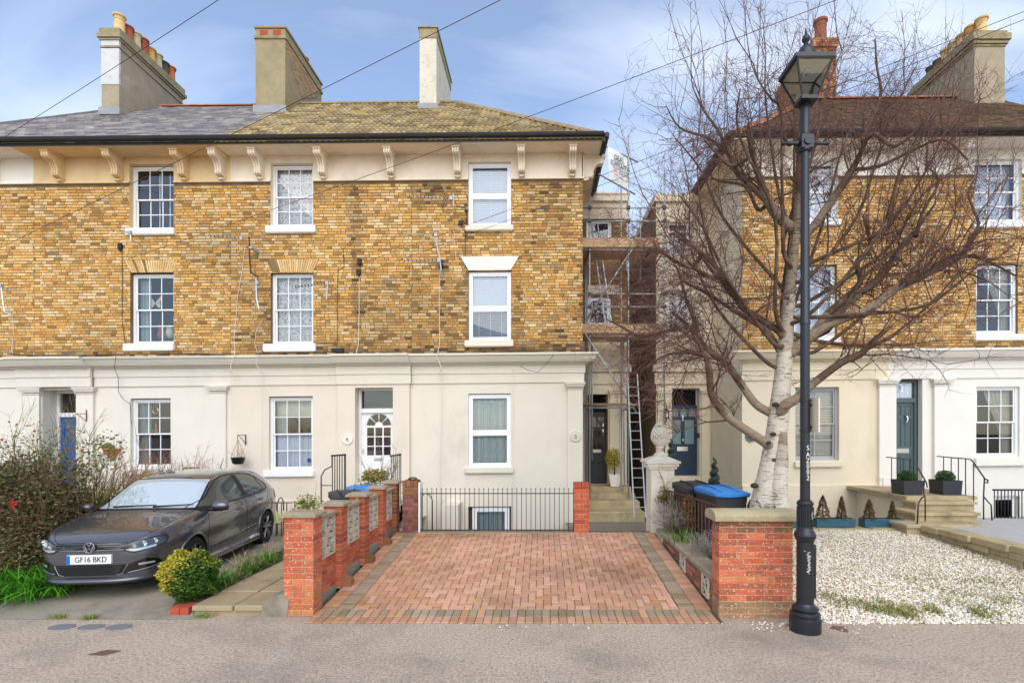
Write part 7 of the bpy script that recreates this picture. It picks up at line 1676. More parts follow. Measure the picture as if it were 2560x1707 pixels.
def foliage(name, parent, clusters, size, pal, m=None, rng=NR, aspect=0.55, shell=0.55, zmin=None, bright=(0.7,1.2)):
    P_ = np.concatenate([ball_pts(c, r, n, rng, shell) for c, r, n in clusters])
    if zmin is not None: P_ = P_[P_[:,2] > zmin]
    V, F, col = leaves_np(P_, size, pal, rng, aspect=aspect, bright=bright); o = npmesh(name, V, F, m or m_leaf, col, parent=parent); o['kind'] = 'stuff'; return o
def blades(name, parent, roots, length, width, pal, droop=0.6, lean=0.5, rng=NR, seg=5, m=None, dirs=None):
    n = len(roots); th = rng.uniform(0, 6.283, n); ln = lean*rng.uniform(0.2,1.2,n); L = length*rng.uniform(0.55,1.2,n)
    dx, dy = np.cos(th), np.sin(th)
    if dirs is not None: dx, dy = dx*0.6+dirs[0], dy*0.6+dirs[1]
    V = np.zeros((n, seg+1, 2, 3)); 
    for k in range(seg+1):
        t = k/seg; hor = ln*L*(t + droop*t*t); z = L*(t - droop*0.85*t**2.4*np.clip(ln*1.6,0,1.3)); w = width*(1-t**2.2)*rng.uniform(0.9,1.1,n)+0.0006
        cx, cy, cz_ = roots[:,0]+dx*hor, roots[:,1]+dy*hor, roots[:,2]+z
        V[:,k,0] = np.stack([cx-dy*w/2, cy+dx*w/2, cz_],1); V[:,k,1] = np.stack([cx+dy*w/2, cy-dx*w/2, cz_+w*0.15],1)
    idx = np.arange(n*(seg+1)*2).reshape(n, seg+1, 2); F = np.stack([idx[:,:-1,0], idx[:,:-1,1], idx[:,1:,1], idx[:,1:,0]], -1).reshape(-1,4)
    col = np.array([lin(*c) for c in pal])[rng.integers(0,len(pal),n)]*rng.uniform(0.7,1.2,(n,1)); o = npmesh(name, V.reshape(-1,3), F, m or m_leaf, np.repeat(col, seg, 0), parent=parent); o['kind'] = 'stuff'; return o
def twig_tubes(mb, start, direction, length, r, depth, rng, kids=5, spread=0.7, up=0.1, wob=0.12, cols=None, seg=4, shrink=0.55):
    p = Vector(start); d = Vector(direction).normalized(); pts = [p.copy()]; sl_ = length/seg
    for k in range(seg):
        d = (d + Vector((rng.gauss(0,wob), rng.gauss(0,wob), rng.gauss(0,wob)+up*0.25))).normalized(); p = p + d*sl_; pts.append(p.copy())
    mb.tube(pts, [r*(1-0.75*k/seg) for k in range(seg+1)], 3 if r < 0.008 else 5, cols[min(depth, len(cols)-1)], False)
    if depth > 0:
        for i in range(kids):
            t = rng.uniform(0.25, 1.0); k = min(seg-1, int(t*seg)); q = pts[k]+(pts[k+1]-pts[k])*(t*seg-k); dd = (pts[k+1]-pts[k]).normalized()
            v = Vector((rng.gauss(0,1), rng.gauss(0,1), rng.gauss(0,1)+up)).normalized(); nd = (dd*(1-spread)+v*spread).normalized()
            twig_tubes(mb, q, nd, length*shrink*rng.uniform(0.6,1.2), max(0.0021, r*0.5), depth-1, rng, kids, spread, up, wob, cols, 3, shrink)

# ------------------------------------------------------------------ silver birch
m_birch = mat('birch_bark', attr=True, rough=0.85, var=0.10, vs=6, bump=0.7, bs=26, bdist=0.03, stains=((lin(70,60,50), 7, 0.56, 0.61, 0.85, 6.0), (lin(150,136,116), 4, 0.50, 0.70, 0.6, 1.6), (lin(54,46,38), 3.2, 0.62, 0.66, 0.9, 0.7)))
TD = 8.0
tree = thing('birch_tree', 'bare silver birch with white peeling trunk and dense reddish twigs', 'tree', P(1915,1395,TD))
def path3(pts, d0, d1, bend=0.0):
    n = len(pts); return [Vector(P(p[0], p[1], d0+(d1-d0)*(k/(n-1))+bend*math.sin(k/(n-1)*math.pi))) for k, p in enumerate(pts)]
def smooth(pts, rs, k=4):
    out, ro = [], []; n = len(pts)
    for i in range(n-1):
        a, b, c, d = pts[max(i-1,0)], pts[i], pts[i+1], pts[min(i+2,n-1)]
        for j in range(k):
            t = j/k; out.append(0.5*((2*b)+(c-a)*t+(2*a-5*b+4*c-d)*t*t+(3*b-a-3*c+d)*t**3)); ro.append(rs[i]+(rs[i+1]-rs[i])*t)
    out.append(pts[-1]); ro.append(rs[-1]); return out, ro
WHITE, GREYB, BROWN, TWIG, RED = lin(206,196,178), lin(140,122,102), lin(92,70,54), lin(96,68,60), lin(116,82,76)
def barkcol(r): return WHITE if r > 0.118 else tuple(np.array(WHITE)*0.55+np.array(GREYB)*0.45) if r > 0.092 else tuple(np.array(GREYB)*1.1) if r > 0.06 else tuple(np.array(GREYB)*0.6+np.array(BROWN)*0.4) if r > 0.04 else BROWN
def limb(name, pts, rs, d0, d1, bend=0.0, n=10, dark=False):
    p, r = smooth(path3(pts, d0, d1, bend), rs); mb = MB()
    for i in range(len(p)-1): pass
    mb.tube([tuple(q) for q in p], r, n)
    nseg = len(p)-1; cols = []
    for i in range(nseg): cols += [BROWN if dark and r[i] < 0.06 else barkcol(r[i])]*n
    mb.c = cols + [barkcol(r[0]), BROWN]
    mb.build(name, m_birch, tree, True); return p, r
tp, tr_ = limb('trunk', [(1912,1400),(1912,1330),(1914,1260),(1928,1180),(1940,1100),(1950,1010),(1958,930),(1966,830),(1974,740),(1982,650),(1988,575)], [0.30,0.265,0.225,0.19,0.165,0.145,0.125,0.105,0.09,0.078,0.066], TD, TD+0.1, n=18)
limb('trunk', [(1950,1400),(1948,1300),(1946,1220),(1952,1150),(1956,1080)], [0.20,0.16,0.13,0.11,0.06], TD-0.16, TD-0.08, n=14)
LIMBS = [
 ([(1988,575),(1944,541),(1917,495),(1897,437),(1882,394),(1872,330)], [0.085,0.075,0.065,0.05,0.04,0.028], 8.1, 7.6, False),
 ([(1960,552),(1921,505),(1867,456),(1836,418),(1815,370)], [0.06,0.06,0.045,0.035,0.02], 8.1, 8.6, False),
 ([(1985,600),(2029,572),(2083,495),(2130,425),(2164,352),(2190,260)], [0.08,0.065,0.06,0.05,0.035,0.02], 8.1, 8.4, True),
 ([(1990,580),(1995,500),(1998,425),(2000,345),(2012,260)], [0.065,0.06,0.05,0.035,0.018], 8.1, 7.8, True),
 ([(1975,885),(2000,863),(2051,823),(2113,794),(2175,772),(2241,721),(2303,692),(2369,659),(2406,633),(2431,597),(2457,567)], [0.09,0.085,0.078,0.07,0.064,0.06,0.054,0.048,0.042,0.034,0.022], 8.05, 7.5, True),
 ([(1990,872),(2029,838),(2066,787),(2102,754),(2150,706),(2142,655),(2172,626),(2172,590),(2158,540)], [0.07,0.066,0.058,0.05,0.044,0.038,0.034,0.03,0.018], 8.05, 8.5, True),
 ([(2020,850),(2051,823),(2157,728),(2212,681),(2245,629),(2285,582),(2330,520)], [0.07,0.066,0.058,0.05,0.042,0.034,0.02], 8.1, 9.0, False),
 ([(1948,1035),(1963,1013),(1993,995),(2029,962),(2102,907),(2150,885),(2179,856),(2227,816)], [0.09,0.085,0.07,0.06,0.055,0.05,0.04,0.022], 7.98, 7.3, True),
 ([(1928,1118),(1916,1108),(1861,1072),(1813,1035),(1780,988),(1773,926),(1764,890),(1735,840)], [0.08,0.075,0.066,0.06,0.055,0.05,0.042,0.025], 8.0, 7.6, True),
 ([(1940,1040),(1927,1032),(1890,1010),(1857,966),(1821,915),(1784,885),(1755,860),(1722,816),(1680,780)], [0.075,0.07,0.064,0.06,0.056,0.05,0.044,0.034,0.02], 8.0, 8.6, True),
 ([(1972,875),(1956,834),(1919,809),(1865,776),(1835,735),(1810,692),(1755,633),(1690,590)], [0.066,0.06,0.054,0.048,0.044,0.038,0.03,0.018], 8.1, 7.5, True),
 ([(1962,900),(1934,852),(1912,823),(1875,801),(1828,772),(1770,735),(1700,700)], [0.055,0.05,0.045,0.04,0.034,0.028,0.016], 8.1, 8.9, False),
 ([(1720,816),(1660,830),(1600,842),(1560,820),(1520,800)], [0.034,0.028,0.024,0.018,0.010], 8.4, 9.0, True),
 ([(1766,890),(1700,880),(1640,900),(1600,930)], [0.034,0.026,0.018,0.010], 7.7, 8.2, True),
 ([(2130,425),(2200,415),(2290,372),(2360,350),(2420,400)], [0.034,0.026,0.022,0.018,0.010], 8.3, 7.6, True),
 ([(2303,692),(2380,640),(2460,650),(2540,690)], [0.034,0.028,0.02,0.012], 7.8, 7.9, True),
 ([(1876,394),(1830,415),(1800,392),(1760,350)], [0.03,0.026,0.02,0.012], 7.7, 8.0, True),
]
TR = random.Random(23); tw = MB(); TC = [RED, TWIG, BROWN]
for k in range(34):                                   # secondary limbs arching out to a rounded crown
    a = R(-200 + 220*k/33) + TR.gauss(0, 0.06); f = TR.uniform(0.60, 0.98); ex, ey = 2040+500*f*math.cos(a), 560+500*f*math.sin(a)
    sy = TR.uniform(600, 860) if math.sin(a) < -0.3 else TR.uniform(760, 940); sx = 1962+(860-sy)*0.09
    mx, my = (sx+ex)/2+TR.gauss(0,25)+40*math.cos(a), (sy+ey)/2+TR.gauss(0,25)+40
    if TR.random() < 0.6:
        cand = [q for L_ in LIMBS[:12] for q in L_[0][1:-1] if (q[0]-ex)**2+(q[1]-ey)**2 > 150**2]
        sx, sy = min(cand, key=lambda q: math.hypot(q[0]-ex, q[1]-ey)*TR.uniform(0.8,1.3)); mx, my = (sx+ex)/2, (sy+ey)/2+20
    jt = lambda: TR.gauss(0, 16)
    pts = [(sx,sy), (sx*0.7+mx*0.3+jt(), sy*0.7+my*0.3+12+jt()), (mx+jt(),my+jt()), (mx*0.45+ex*0.55+jt(), my*0.45+ey*0.55-8+jt()), (ex,ey)]
    LIMBS.append((pts, [0.036,0.030,0.023,0.016,0.008], 8.05, 8.05+TR.uniform(-1.5,1.5), True))
for pts, rs, d0, d1, dk in LIMBS:
    p, r = limb('limb', pts, rs, d0, d1, 0.0, 9, dk); n = len(p)
    tot = sum((p[i+1]-p[i]).length for i in range(n-1)); sec = rs[0] == 0.036; m_ = int(tot*(5.2 if sec else 7.0))
    for k in range(m_):
        t = TR.uniform(0.22, 1.0)**0.8*(n-1); i = min(n-2, int(t)); q = p[i]+(p[i+1]-p[i])*(t-i); dd = (p[i+1]-p[i]).normalized()
        v = Vector((TR.gauss(0,1), TR.gauss(0,0.9), TR.gauss(0.15,0.9))).normalized(); nd = (dd*0.42+v*0.68).normalized()
        twig_tubes(tw, q, nd, TR.uniform(0.5,1.3), max(0.0055, r[i]*0.26), 2, TR, 5 if sec else 6, 0.60, 0.12, 0.17, TC, 5, 0.5)
# long straight shoots at the top
for k in range(80):
    pts, rs, d0, d1, dk = TR.choice(LIMBS[:7]+LIMBS[14:]+LIMBS[10:12]); p = path3(pts, d0, d1); q = p[TR.randrange(len(p)//2, len(p))]
    twig_tubes(tw, q, (TR.gauss(0,0.30)+(q.x-3.6)*0.12, TR.gauss(0,0.25), 1.0), TR.uniform(0.9,2.2), 0.009, 1, TR, 9, 0.45, 0.25, 0.09, [RED, TWIG], 7, 0.22)
# drooping tangle on the left
for k in range(170):
    x, y, z = P(TR.uniform(1530,1750), TR.uniform(590,930), TR.uniform(7.7,9.0)); twig_tubes(tw, (x+0.25,y,z+0.1), (TR.gauss(-0.7,0.5), TR.gauss(0,0.5), TR.gauss(-0.05,0.5)), TR.uniform(0.4,0.9), 0.0065, 2, TR, 6, 0.55, -0.05, 0.17, TC, 4, 0.5)
stuff(tw.build('twigs', m_twig, tree))
# knots on the trunk
for px, py, r in ((1926,1107,0.06),(1943,1150,0.065),(1940,1085,0.055),(1946,1010,0.06),(1975,740,0.05),(1893,1215,0.07)):
    x, y, z = P(px,py,TD-0.2); mb = MB(); mb.lathe([(r*0.2,z-r*0.6),(r*0.75,z-r*0.4),(r*0.9,z),(r*0.7,z+r*0.35),(r*0.15,z+r*0.6)], x, y+0.10, 10, lin(60,50,42)); mb.build('knot', m_birch, tree, True)

# ------------------------------------------------------------------ left garden
HEDGE = [(84,90,50),(100,104,60),(112,88,60),(110,114,72),(86,70,50),(128,120,78),(140,122,92)]
hd = thing('garden_shrub', 'dense dark evergreen shrub with brown stems left of the parked car', 'shrub', (-7.7,7.6,0.1))
foliage('foliage', hd, [((-7.75,7.65,1.0),(0.85,0.6,0.80),11000),((-7.30,7.8,0.80),(0.5,0.5,0.70),6000),((-8.4,7.5,1.1),(0.8,0.6,0.9),8000),((-7.2,7.3,0.5),(0.45,0.4,0.45),3600),((-7.7,8.0,1.5),(0.8,0.5,0.45),3500)], 0.048, HEDGE, bright=(0.55,1.3), shell=0.25)
mb = MB(); hr = random.Random(8)
for k in range(60): twig_tubes(mb, (hr.uniform(-8.3,-7.0), hr.uniform(7.3,8.0), 0.1), (hr.gauss(0,0.35), hr.gauss(0,0.3), 1), hr.uniform(0.8,1.3), 0.012, 2, hr, 6, 0.5, 0.3, 0.15, [lin(120,96,66), lin(104,80,54), lin(86,64,44)], 4, 0.5)
stuff(mb.build('stems', m_twig, hd))
rs_ = thing('rose_bush', 'leggy rose bush with thin green stems before the blue door', 'shrub', (-7.8,8.3,0.1)); mb = MB(); tips = []
for k in range(80):
    b = (hr.uniform(-9.1,-6.9), hr.uniform(7.9,8.8), 0.8); twig_tubes(mb, b, (hr.gauss(0,0.3), hr.gauss(0,0.2), 1), hr.uniform(0.8,1.55), 0.010, 2, hr, 4, 0.45, 0.35, 0.13, [lin(150,136,84), lin(128,116,70), lin(112,92,60)], 5, 0.42)
stuff(mb.build('stems', m_twig, rs_))
foliage('foliage', rs_, [((-7.9,8.35,1.9),(0.9,0.5,0.6),500),((-7.0,8.3,1.95),(0.35,0.3,0.35),360),((-8.5,8.2,1.6),(0.5,0.4,0.6),400)], 0.05, [(110,122,62),(86,104,52),(140,140,76)], shell=0.1)
for k in range(9): x, y, z = hr.uniform(-8.8,-7.2), hr.uniform(8.1,8.5), hr.uniform(1.8,2.5); mb = MB(); mb.lathe([(0.005,z-0.015),(0.016,z),(0.012,z+0.016),(0.004,z+0.02)], x, y, 7); mb.build('rose_hip', mat('rose_hip', lin(196,84,40), 0.5) if k == 0 else bpy.data.materials['rose_hip'], rs_, True)
ds = thing('dry_shrub', 'dry pinkish brown twiggy shrub behind the car bonnet', 'shrub', (-7.6,10.3,0.1)); mb = MB()
for k in range(120): twig_tubes(mb, (hr.uniform(-8.6,-6.7), hr.uniform(9.9,10.8), hr.uniform(0.3,0.9)), (hr.gauss(0,0.4), hr.gauss(0,0.3), 1), hr.uniform(0.6,1.0), 0.009, 2, hr, 6, 0.55, 0.25, 0.16, [lin(190,140,112), lin(168,122,94), lin(140,100,76)], 4, 0.45)
stuff(mb.build('twigs', m_twig, ds))
STRAP = [(122,140,58),(150,156,70),(96,118,46),(170,166,84),(190,170,90)]
def roots(cx, cy, rx, ry, z, n): return np.stack([NR.normal(cx, rx, n), NR.normal(cy, ry, n), np.full(n, z)], 1)
st = thing('strap_leaf_plant', 'clump of arching yellow green strap leaves behind the car', 'plant', (-7.3,8.9,0.1)); 
blades('leaves', st, np.concatenate([roots(-7.38,8.45,0.16,0.2,0.40,240), roots(-7.5,9.2,0.25,0.25,0.5,170), roots(-7.0,9.8,0.3,0.2,0.7,120)]), 1.05, 0.038, STRAP, 0.75, 0.42)
rk = MB(); rk.grid(lambda u, v: (-6.75+0.45*math.cos(u*6.283)*math.sin(v*3.14)*(1+0.15*math.sin(u*17)), 8.9+0.3*math.sin(u*6.283)*math.sin(v*3.14), 0.85+0.10*math.cos(v*3.14)+0.02*math.sin(u*31)), 20, 10); rk.box(-7.0,-6.5,8.75,9.05,0.1,0.8); tag(rk.build('garden_boulder', m_stone, None, True), 'pale boulder between strap leaves and the car windscreen', 'boulder')
gc_ = thing('grass_clump', 'bright green arching leaf clump at the lower left edge', 'plant', (-6.9,6.9,0.1)); GREEN = [(66,134,26),(88,156,36),(50,108,24),(110,174,50)]
blades('leaves', gc_, np.concatenate([roots(-7.15+0.12*k, 6.85+0.08*(k%3), 0.13, 0.12, 0.10, 130) for k in range(6)] + [roots(-6.72,7.25,0.10,0.12,0.1,110)]), 0.50, 0.020, GREEN, 0.9, 0.75)
rf = MB(); cx, cy, cz_ = P(36,1260,7.1)
for k in range(10): a = NR.uniform(0,6.283); rr_ = NR.uniform(0,0.09); p = (cx+rr_*math.cos(a), cy+NR.uniform(-.04,.04), cz_+rr_*0.6*math.sin(a)); rf.tube([p,(p[0]+NR.normal(0,.03),p[1]-0.02,p[2]+NR.normal(0,.03))], 0.008, 4)
tag(rf.build('red_flower', mat('red_flower', lin(196,40,34), 0.7)), 'tangle of red flowers in the dark shrub at left', 'flower')
# ------------------------------------------------------------------ round variegated shrub and the bed beside the path
rs2 = thing('round_shrub', 'round clipped shrub half yellow and half green before the car', 'shrub', (-4.53,6.64,0.1)); c0 = np.array((-4.545,6.70,0.415))
P_ = ball_pts(c0, (0.33,0.30,0.315), 9500, NR, 0.78); q_ = P_-c0; P_ = c0+q_*(1+0.10*np.sin(q_[:,0]*23+1)*np.sin(q_[:,2]*19)+0.07*np.sin(q_[:,1]*31+q_[:,2]*27))[:,None]
yel = (P_[:,0]+0.35*(P_[:,2]-0.42)*-1 + NR.normal(0,0.05,len(P_))) < -4.56; crown = (NR.uniform(size=len(P_)) < 0.30) & (P_[:,2] > 0.55); yel = yel | crown
for nm, msk, pal in (('yellow_leaves', yel, [(206,188,62),(222,206,92),(190,176,48),(160,160,50)]), ('green_leaves', ~yel, [(62,104,34),(84,128,44),(44,80,28),(110,146,52)])):
    V, F, col = leaves_np(P_[msk], 0.034, pal, bright=(0.65,1.2)); stuff(npmesh(nm, V, F, m_leaf, col, parent=rs2))
mb = MB(); mb.lathe([(0.05,0.1),(0.12,0.2),(0.24,0.32),(0.25,0.45),(0.2,0.58),(0.05,0.66)], -4.545, 6.70, 14); mb.build('core', mat('shrub_core', lin(42,44,22), 0.95), rs2)
mb = MB(); mb.tube([(-4.54,6.7,0.08),(-4.54,6.7,0.3)], 0.03, 6); mb.build('stem', m_birch, rs2)
bd = thing('bed_plants', 'green strap leaved plants in the narrow bed beside the path', 'plant', (-4.6,7.6,0.1))
blades('leaves', bd, np.concatenate([roots(-4.52,y,0.09,0.10,0.12,90) for y in (7.05,7.35,7.9,8.2,8.6)]), 0.26, 0.014, [(84,140,40),(106,160,54),(70,116,34)], 0.8, 0.7)
mb = MB()
for k in range(40): twig_tubes(mb, (hr.uniform(-4.75,-4.4), hr.uniform(7.1,9.0), 0.12), (hr.gauss(0,0.3), hr.gauss(0,0.3), 1), hr.uniform(0.18,0.32), 0.008, 1, hr, 4, 0.5, 0.3, 0.1, [lin(196,176,144), lin(176,152,118)], 3, 0.4)
stuff(mb.build('dry_stems', m_twig, bd))
foliage('grey_foliage', bd, [((-4.45,8.0,0.24),(0.14,0.14,0.12),900),((-4.4,9.2,0.28),(0.18,0.3,0.16),1200),((-4.62,6.98,0.22),(0.10,0.10,0.10),500)], 0.02, [(150,150,104),(128,126,84),(170,160,120)])
# ------------------------------------------------------------------ behind the left wall
sm = thing('small_shrub', 'sparse small shrub behind the first wall pier', 'shrub', P(770,1275,9.2)); x, y, z = P(772,1262,9.0)
foliage('foliage', sm, [((x,y,z),(0.28,0.2,0.20),420)], 0.05, [(150,158,72),(120,134,56),(176,172,96)], shell=0.1); mb = MB()
for k in range(10): twig_tubes(mb, (x,y,z-0.9), (hr.gauss(0,0.25), hr.gauss(0,0.2), 1), 0.95, 0.010, 1, hr, 5, 0.5, 0.3, 0.1, [lin(120,96,66)]*2, 4, 0.4)
stuff(mb.build('stems', m_twig, sm))
cm = thing('leafy_bush', 'leafy green bush in front of the white arched door', 'shrub', P(938,1230,10.6)); x, y, z = P(938,1188,10.8)
foliage('foliage', cm, [((x,y,z),(0.30,0.25,0.15),700),((x-0.1,y,z-0.1),(0.25,0.2,0.15),300)], 0.055, [(146,156,62),(116,130,50),(170,166,84),(178,120,70)], shell=0.2); mb = MB()
for k in range(14): twig_tubes(mb, (x+hr.uniform(-.05,.25),y,z-0.5), (hr.gauss(0.1,0.3), hr.gauss(0,0.2), 1), hr.uniform(0.6,1.2), 0.010, 1, hr, 5, 0.4, 0.4, 0.08, [lin(170,146,126), lin(120,92,70)], 5, 0.4)
stuff(mb.build('stems', m_twig, cm))
ms_ = thing('moss_tuft', 'small green tuft growing on top of the purple pier', 'plant', (-2.5,10,1.31)); foliage('foliage', ms_, [((-2.48,10.0,1.33),(0.11,0.09,0.05),500)], 0.025, [(96,120,48),(70,96,40)])
bh = thing('basket_plant', 'withered plant in the dark hanging basket', 'plant', P(595,1142,FD-0.3)); x, y, z = P(595,1142,FD-0.3); mb = MB()
for k in range(14): twig_tubes(mb, (x+hr.uniform(-.1,.1),y,z), (hr.gauss(0,0.6), hr.gauss(0,0.4), 0.7), 0.22, 0.005, 1, hr, 4, 0.5, 0.1, 0.15, [lin(190,160,130)]*2, 3, 0.4)
stuff(mb.build('stems', m_twig, bh))
tp_ = thing('planter_plant', 'trailing plant in the terracotta wall planter', 'plant', P(270,1118,FD-0.2)); x, y, z = P(268,1116,FD-0.12); foliage('foliage', tp_, [((x,y,z),(0.16,0.1,0.07),260)], 0.045, [(122,134,62),(96,112,50),(150,130,80)])
for px, py, lab in ((470,1176,'small green shrub showing above the middle of the car roof'),):
    x, y, z = P(px+8,py,11.5); t = thing('small_shrub', lab, 'shrub', (x,y,0.1)); foliage('foliage', t, [((x,y,z-0.1),(0.3,0.2,0.18),700)], 0.05, [(110,122,60),(86,100,48)]); mb = MB(); mb.tube([(x,y,0.1),(x,y,z-0.1)], 0.02, 5); mb.build('stem', m_birch, t)
# ------------------------------------------------------------------ right planter
def lavender(label, px, py, d, r, n):
    x, y, z = P(px,py,d); t = thing('lavender_bush', label, 'shrub', (x,y,0.38)); mb = MB()
    for k in range(n):
        a = hr.uniform(0,6.283); e = hr.uniform(0.15,1.0); twig_tubes(mb, (x+0.05*math.cos(a),y+0.05*math.sin(a),z-r*0.7), (math.cos(a)*(1-e*0.7), math.sin(a)*(1-e*0.7), e), r*hr.uniform(1.0,1.6), 0.007, 1, hr, 6, 0.4, 0.3, 0.14, [lin(166,158,146), lin(122,108,92)], 4, 0.35)
    stuff(mb.build('stems', m_twig, t)); foliage('foliage', t, [((x,y,z+0.05*r),(r*1.05,r,r*0.85),2600)], 0.022, [(160,156,146),(134,130,118),(186,182,170),(104,98,86)], aspect=0.3, shell=0.5)
lavender('upper grey lavender bush beside the white gate pillar', 1695, 1290, 9.2, 0.34, 120); lavender('lower grey lavender bush next to the brick wall end', 1785, 1372, 7.7, 0.33, 130)
pb = thing('bulb_leaves', 'fresh green bulb leaves between the two lavender bushes', 'plant', P(1715,1330,8.6)); x, y, z = P(1712,1340,8.5)
blades('leaves', pb, roots(x,y,0.10,0.12,0.38,120), 0.34, 0.016, [(110,140,60),(140,164,84),(88,116,48)], 0.5, 0.4)
vg = thing('variegated_plant', 'low variegated cream and green plant at the planter front', 'plant', P(1775,1400,6.9)); x, y, z = P(1770,1395,6.95); foliage('foliage', vg, [((2.42,6.85,0.46),(0.17,0.14,0.10),650)], 0.038, [(170,180,110),(206,204,140),(110,136,70)])
cl = thing('climber', 'straggly climbing plant growing up the white gate pillar', 'plant', (2.1,9.85,0.4)); mb = MB(); cr_ = random.Random(2)
for a, b in (((2.34,9.75,0.5),(2.05,9.84,1.55)),((2.34,9.75,0.6),(2.22,9.85,1.45)),((2.3,9.75,0.7),(2.0,9.84,0.95))):
    A, B = Vector(a), Vector(b); twig_tubes(mb, A, B-A, (B-A).length, 0.010, 1, cr_, 6, 0.5, 0.3, 0.10, [lin(130,96,76)]*2, 6, 0.35)
stuff(mb.build('stems', m_twig, cl)); foliage('foliage', cl, [((2.28,9.7,1.05),(0.13,0.1,0.2),240),((2.42,9.55,0.95),(0.16,0.14,0.2),260)], 0.05, [(96,112,48),(140,124,50),(176,140,60),(70,88,40)], shell=0.1)
dg = thing('dry_grass', 'tangle of dry brown stems in front of the navy door', 'plant', P(1720,1230,11)); mb = MB()
for k in range(60): x = PX(hr.uniform(1695,1760),10.6); twig_tubes(mb, (x,10.6+hr.uniform(-.4,.4),0.45), (hr.gauss(0,0.6), hr.gauss(0,0.4), 0.8), hr.uniform(0.5,1.0), 0.008, 1, hr, 4, 0.5, -0.2, 0.22, [lin(186,146,104), lin(160,120,84)], 6, 0.5)
stuff(mb.build('stems', m_twig, dg))
yb_ = thing('yellowing_shrub', 'slim yellowing shrub behind the low rusty railing', 'shrub', P(1722,1275,8.8)); x, y, z = P(1724,1275,8.9); foliage('foliage', yb_, [((x,y,z),(0.12,0.12,0.30),520)], 0.045, [(150,130,50),(176,146,60),(110,112,48)], shell=0.1); mb = MB(); mb.tube([(x,y,0.4),(x,y,z)], 0.012, 5); mb.build('stem', m_birch, yb_)
# ------------------------------------------------------------------ potted plants and troughs on the right
m_teal = mat('teal_trough', lin(44,86,102), 0.5, var=0.06, vs=5)
def trough(label, px0, px1, plants, d=10.55):
    x0, x1, z0, z1 = PX(px0,d), PX(px1,d), 0.333, PZ(1295,d); t = thing('planter_trough', label, 'planter', ((x0+x1)/2,d,z0), 'teal troughs along the cream wall'); mb = MB()
    for q in ((x0,x1,d-0.1,d-0.08),(x0,x1,d+0.10,d+0.12),(x0,x0+0.02,d-0.079,d+0.099),(x1-0.02,x1,d-0.079,d+0.099)): mb.box(*q, z0, z1)
    mb.build('box', m_teal, t); mb = MB(); mb.box(x0+0.021, x1-0.021, d-0.078, d+0.098, z0, z1-0.03); mb.build('soil', m_earth, t)
    for (px, py, w, lab) in plants:
        x = PX(px,d); zt = PZ(py,d); h = zt-z1+0.03; c = thing('dead_conifer', lab, 'shrub', (x,d,z1), 'browned dwarf conifers'); n = 1500; u = NR.uniform(0,1,n); rad = w*(1-u)**0.75*(0.92+0.08*np.sin(u*19))*NR.uniform(0.5,1,n)**0.4; th = NR.uniform(0,6.283,n)
        C = np.stack([x+rad*np.cos(th), d+rad*np.sin(th), z1-0.03+h*u],1); V, F, col = leaves_np(C, 0.04, [(122,96,62),(100,78,50),(146,118,80),(84,66,42)], aspect=0.35); stuff(npmesh('foliage', V, F, m_leaf, col, parent=c)); mb = MB(); mb.tube([(x,d,z1-0.04),(x,d,zt)], [0.015,0.003], 5); mb.build('stem', m_birch, c)
trough('teal trough with two brown conifers just right of the lamp post', 2036, 2132, [(2057,1238,0.17,'fuller brown conifer in the trough beside the lamp post'),(2104,1240,0.12,'slimmer brown conifer in the trough beside the lamp post')])
trough('teal trough nearest the stone steps with two brown conifers', 2155, 2254, [(2173,1248,0.14,'bushy brown conifer in the trough nearest the steps'),(2231,1252,0.10,'thin sparse conifer in the trough nearest the steps')])
trough('teal trough mostly hidden behind the wall and lamp post', 1905, 2000, [(1945,1258,0.12,'brown conifer showing right of the birch trunk'),(1920-45,1250,0.12,'brown conifer showing left of the birch trunk')])
m_slatepot = mat('slate_planter', lin(48,50,54), 0.55, var=0.12, vs=9)
for px, lab, lab2 in ((2267,'black square planter directly before the grey green door','clipped box ball before the grey green door'),(2363,'black square planter at the right side of the landing','clipped box ball at the right side of the landing')):
    d = 11.45; x = PX(px,d); t = thing('square_planter', lab, 'planter', (x,d,0.878), 'square planters on the landing'); a, b, zt = 0.198, 0.215, 0.878+0.31; mb = MB()
    mb.ring([[(x-q,d-q,z),(x+q,d-q,z),(x+q,d+q,z),(x-q,d+q,z)] for q, z in ((a,0.878),(b,zt),(b-0.025,zt),(b-0.03,zt-0.05))], True, None, True); mb.build('pot', m_slatepot, t)
    c = thing('box_ball', lab2, 'shrub', (x,d,zt), 'box balls on the landing'); foliage('foliage', c, [((x,d,zt+0.05),(0.18,0.18,0.16),3000)], 0.024, [(52,92,40),(70,112,50),(38,70,32),(90,130,60)], shell=0.8)
    mb = MB(); mb.lathe([(0.10,zt-0.05),(0.135,zt+0.02),(0.12,zt+0.1),(0.03,zt+0.16)], x, d, 12); mb.build('core', bpy.data.materials['shrub_core'], c)
d = 15.25; x = PX(1536,d); gt_ = thing('plant_pot', 'white tapered pot on the landing by the dark grey door', 'pot', (x,d,0.64)); mb = MB(); mb.ring([[(x-q,d-q,z),(x+q,d-q,z),(x+q,d+q,z),(x-q,d+q,z)] for q, z in ((0.12,0.64),(0.18,0.98),(0.16,0.98),(0.15,0.94))], True, None, True); mb.build('pot', m_frieze_w, gt_)
gy_ = thing('golden_shrub', 'small golden leaved standard shrub in the white pot', 'shrub', (x,d,0.95)); foliage('foliage', gy_, [((x,d,PZ(1145,d)),(0.27,0.25,0.30),1500)], 0.05, [(190,170,62),(160,146,48),(214,196,100)], shell=0.3); mb = MB(); mb.tube([(x,d,0.9),(x,d,1.45)], 0.018, 6); mb.build('stem', m_birch, gy_)
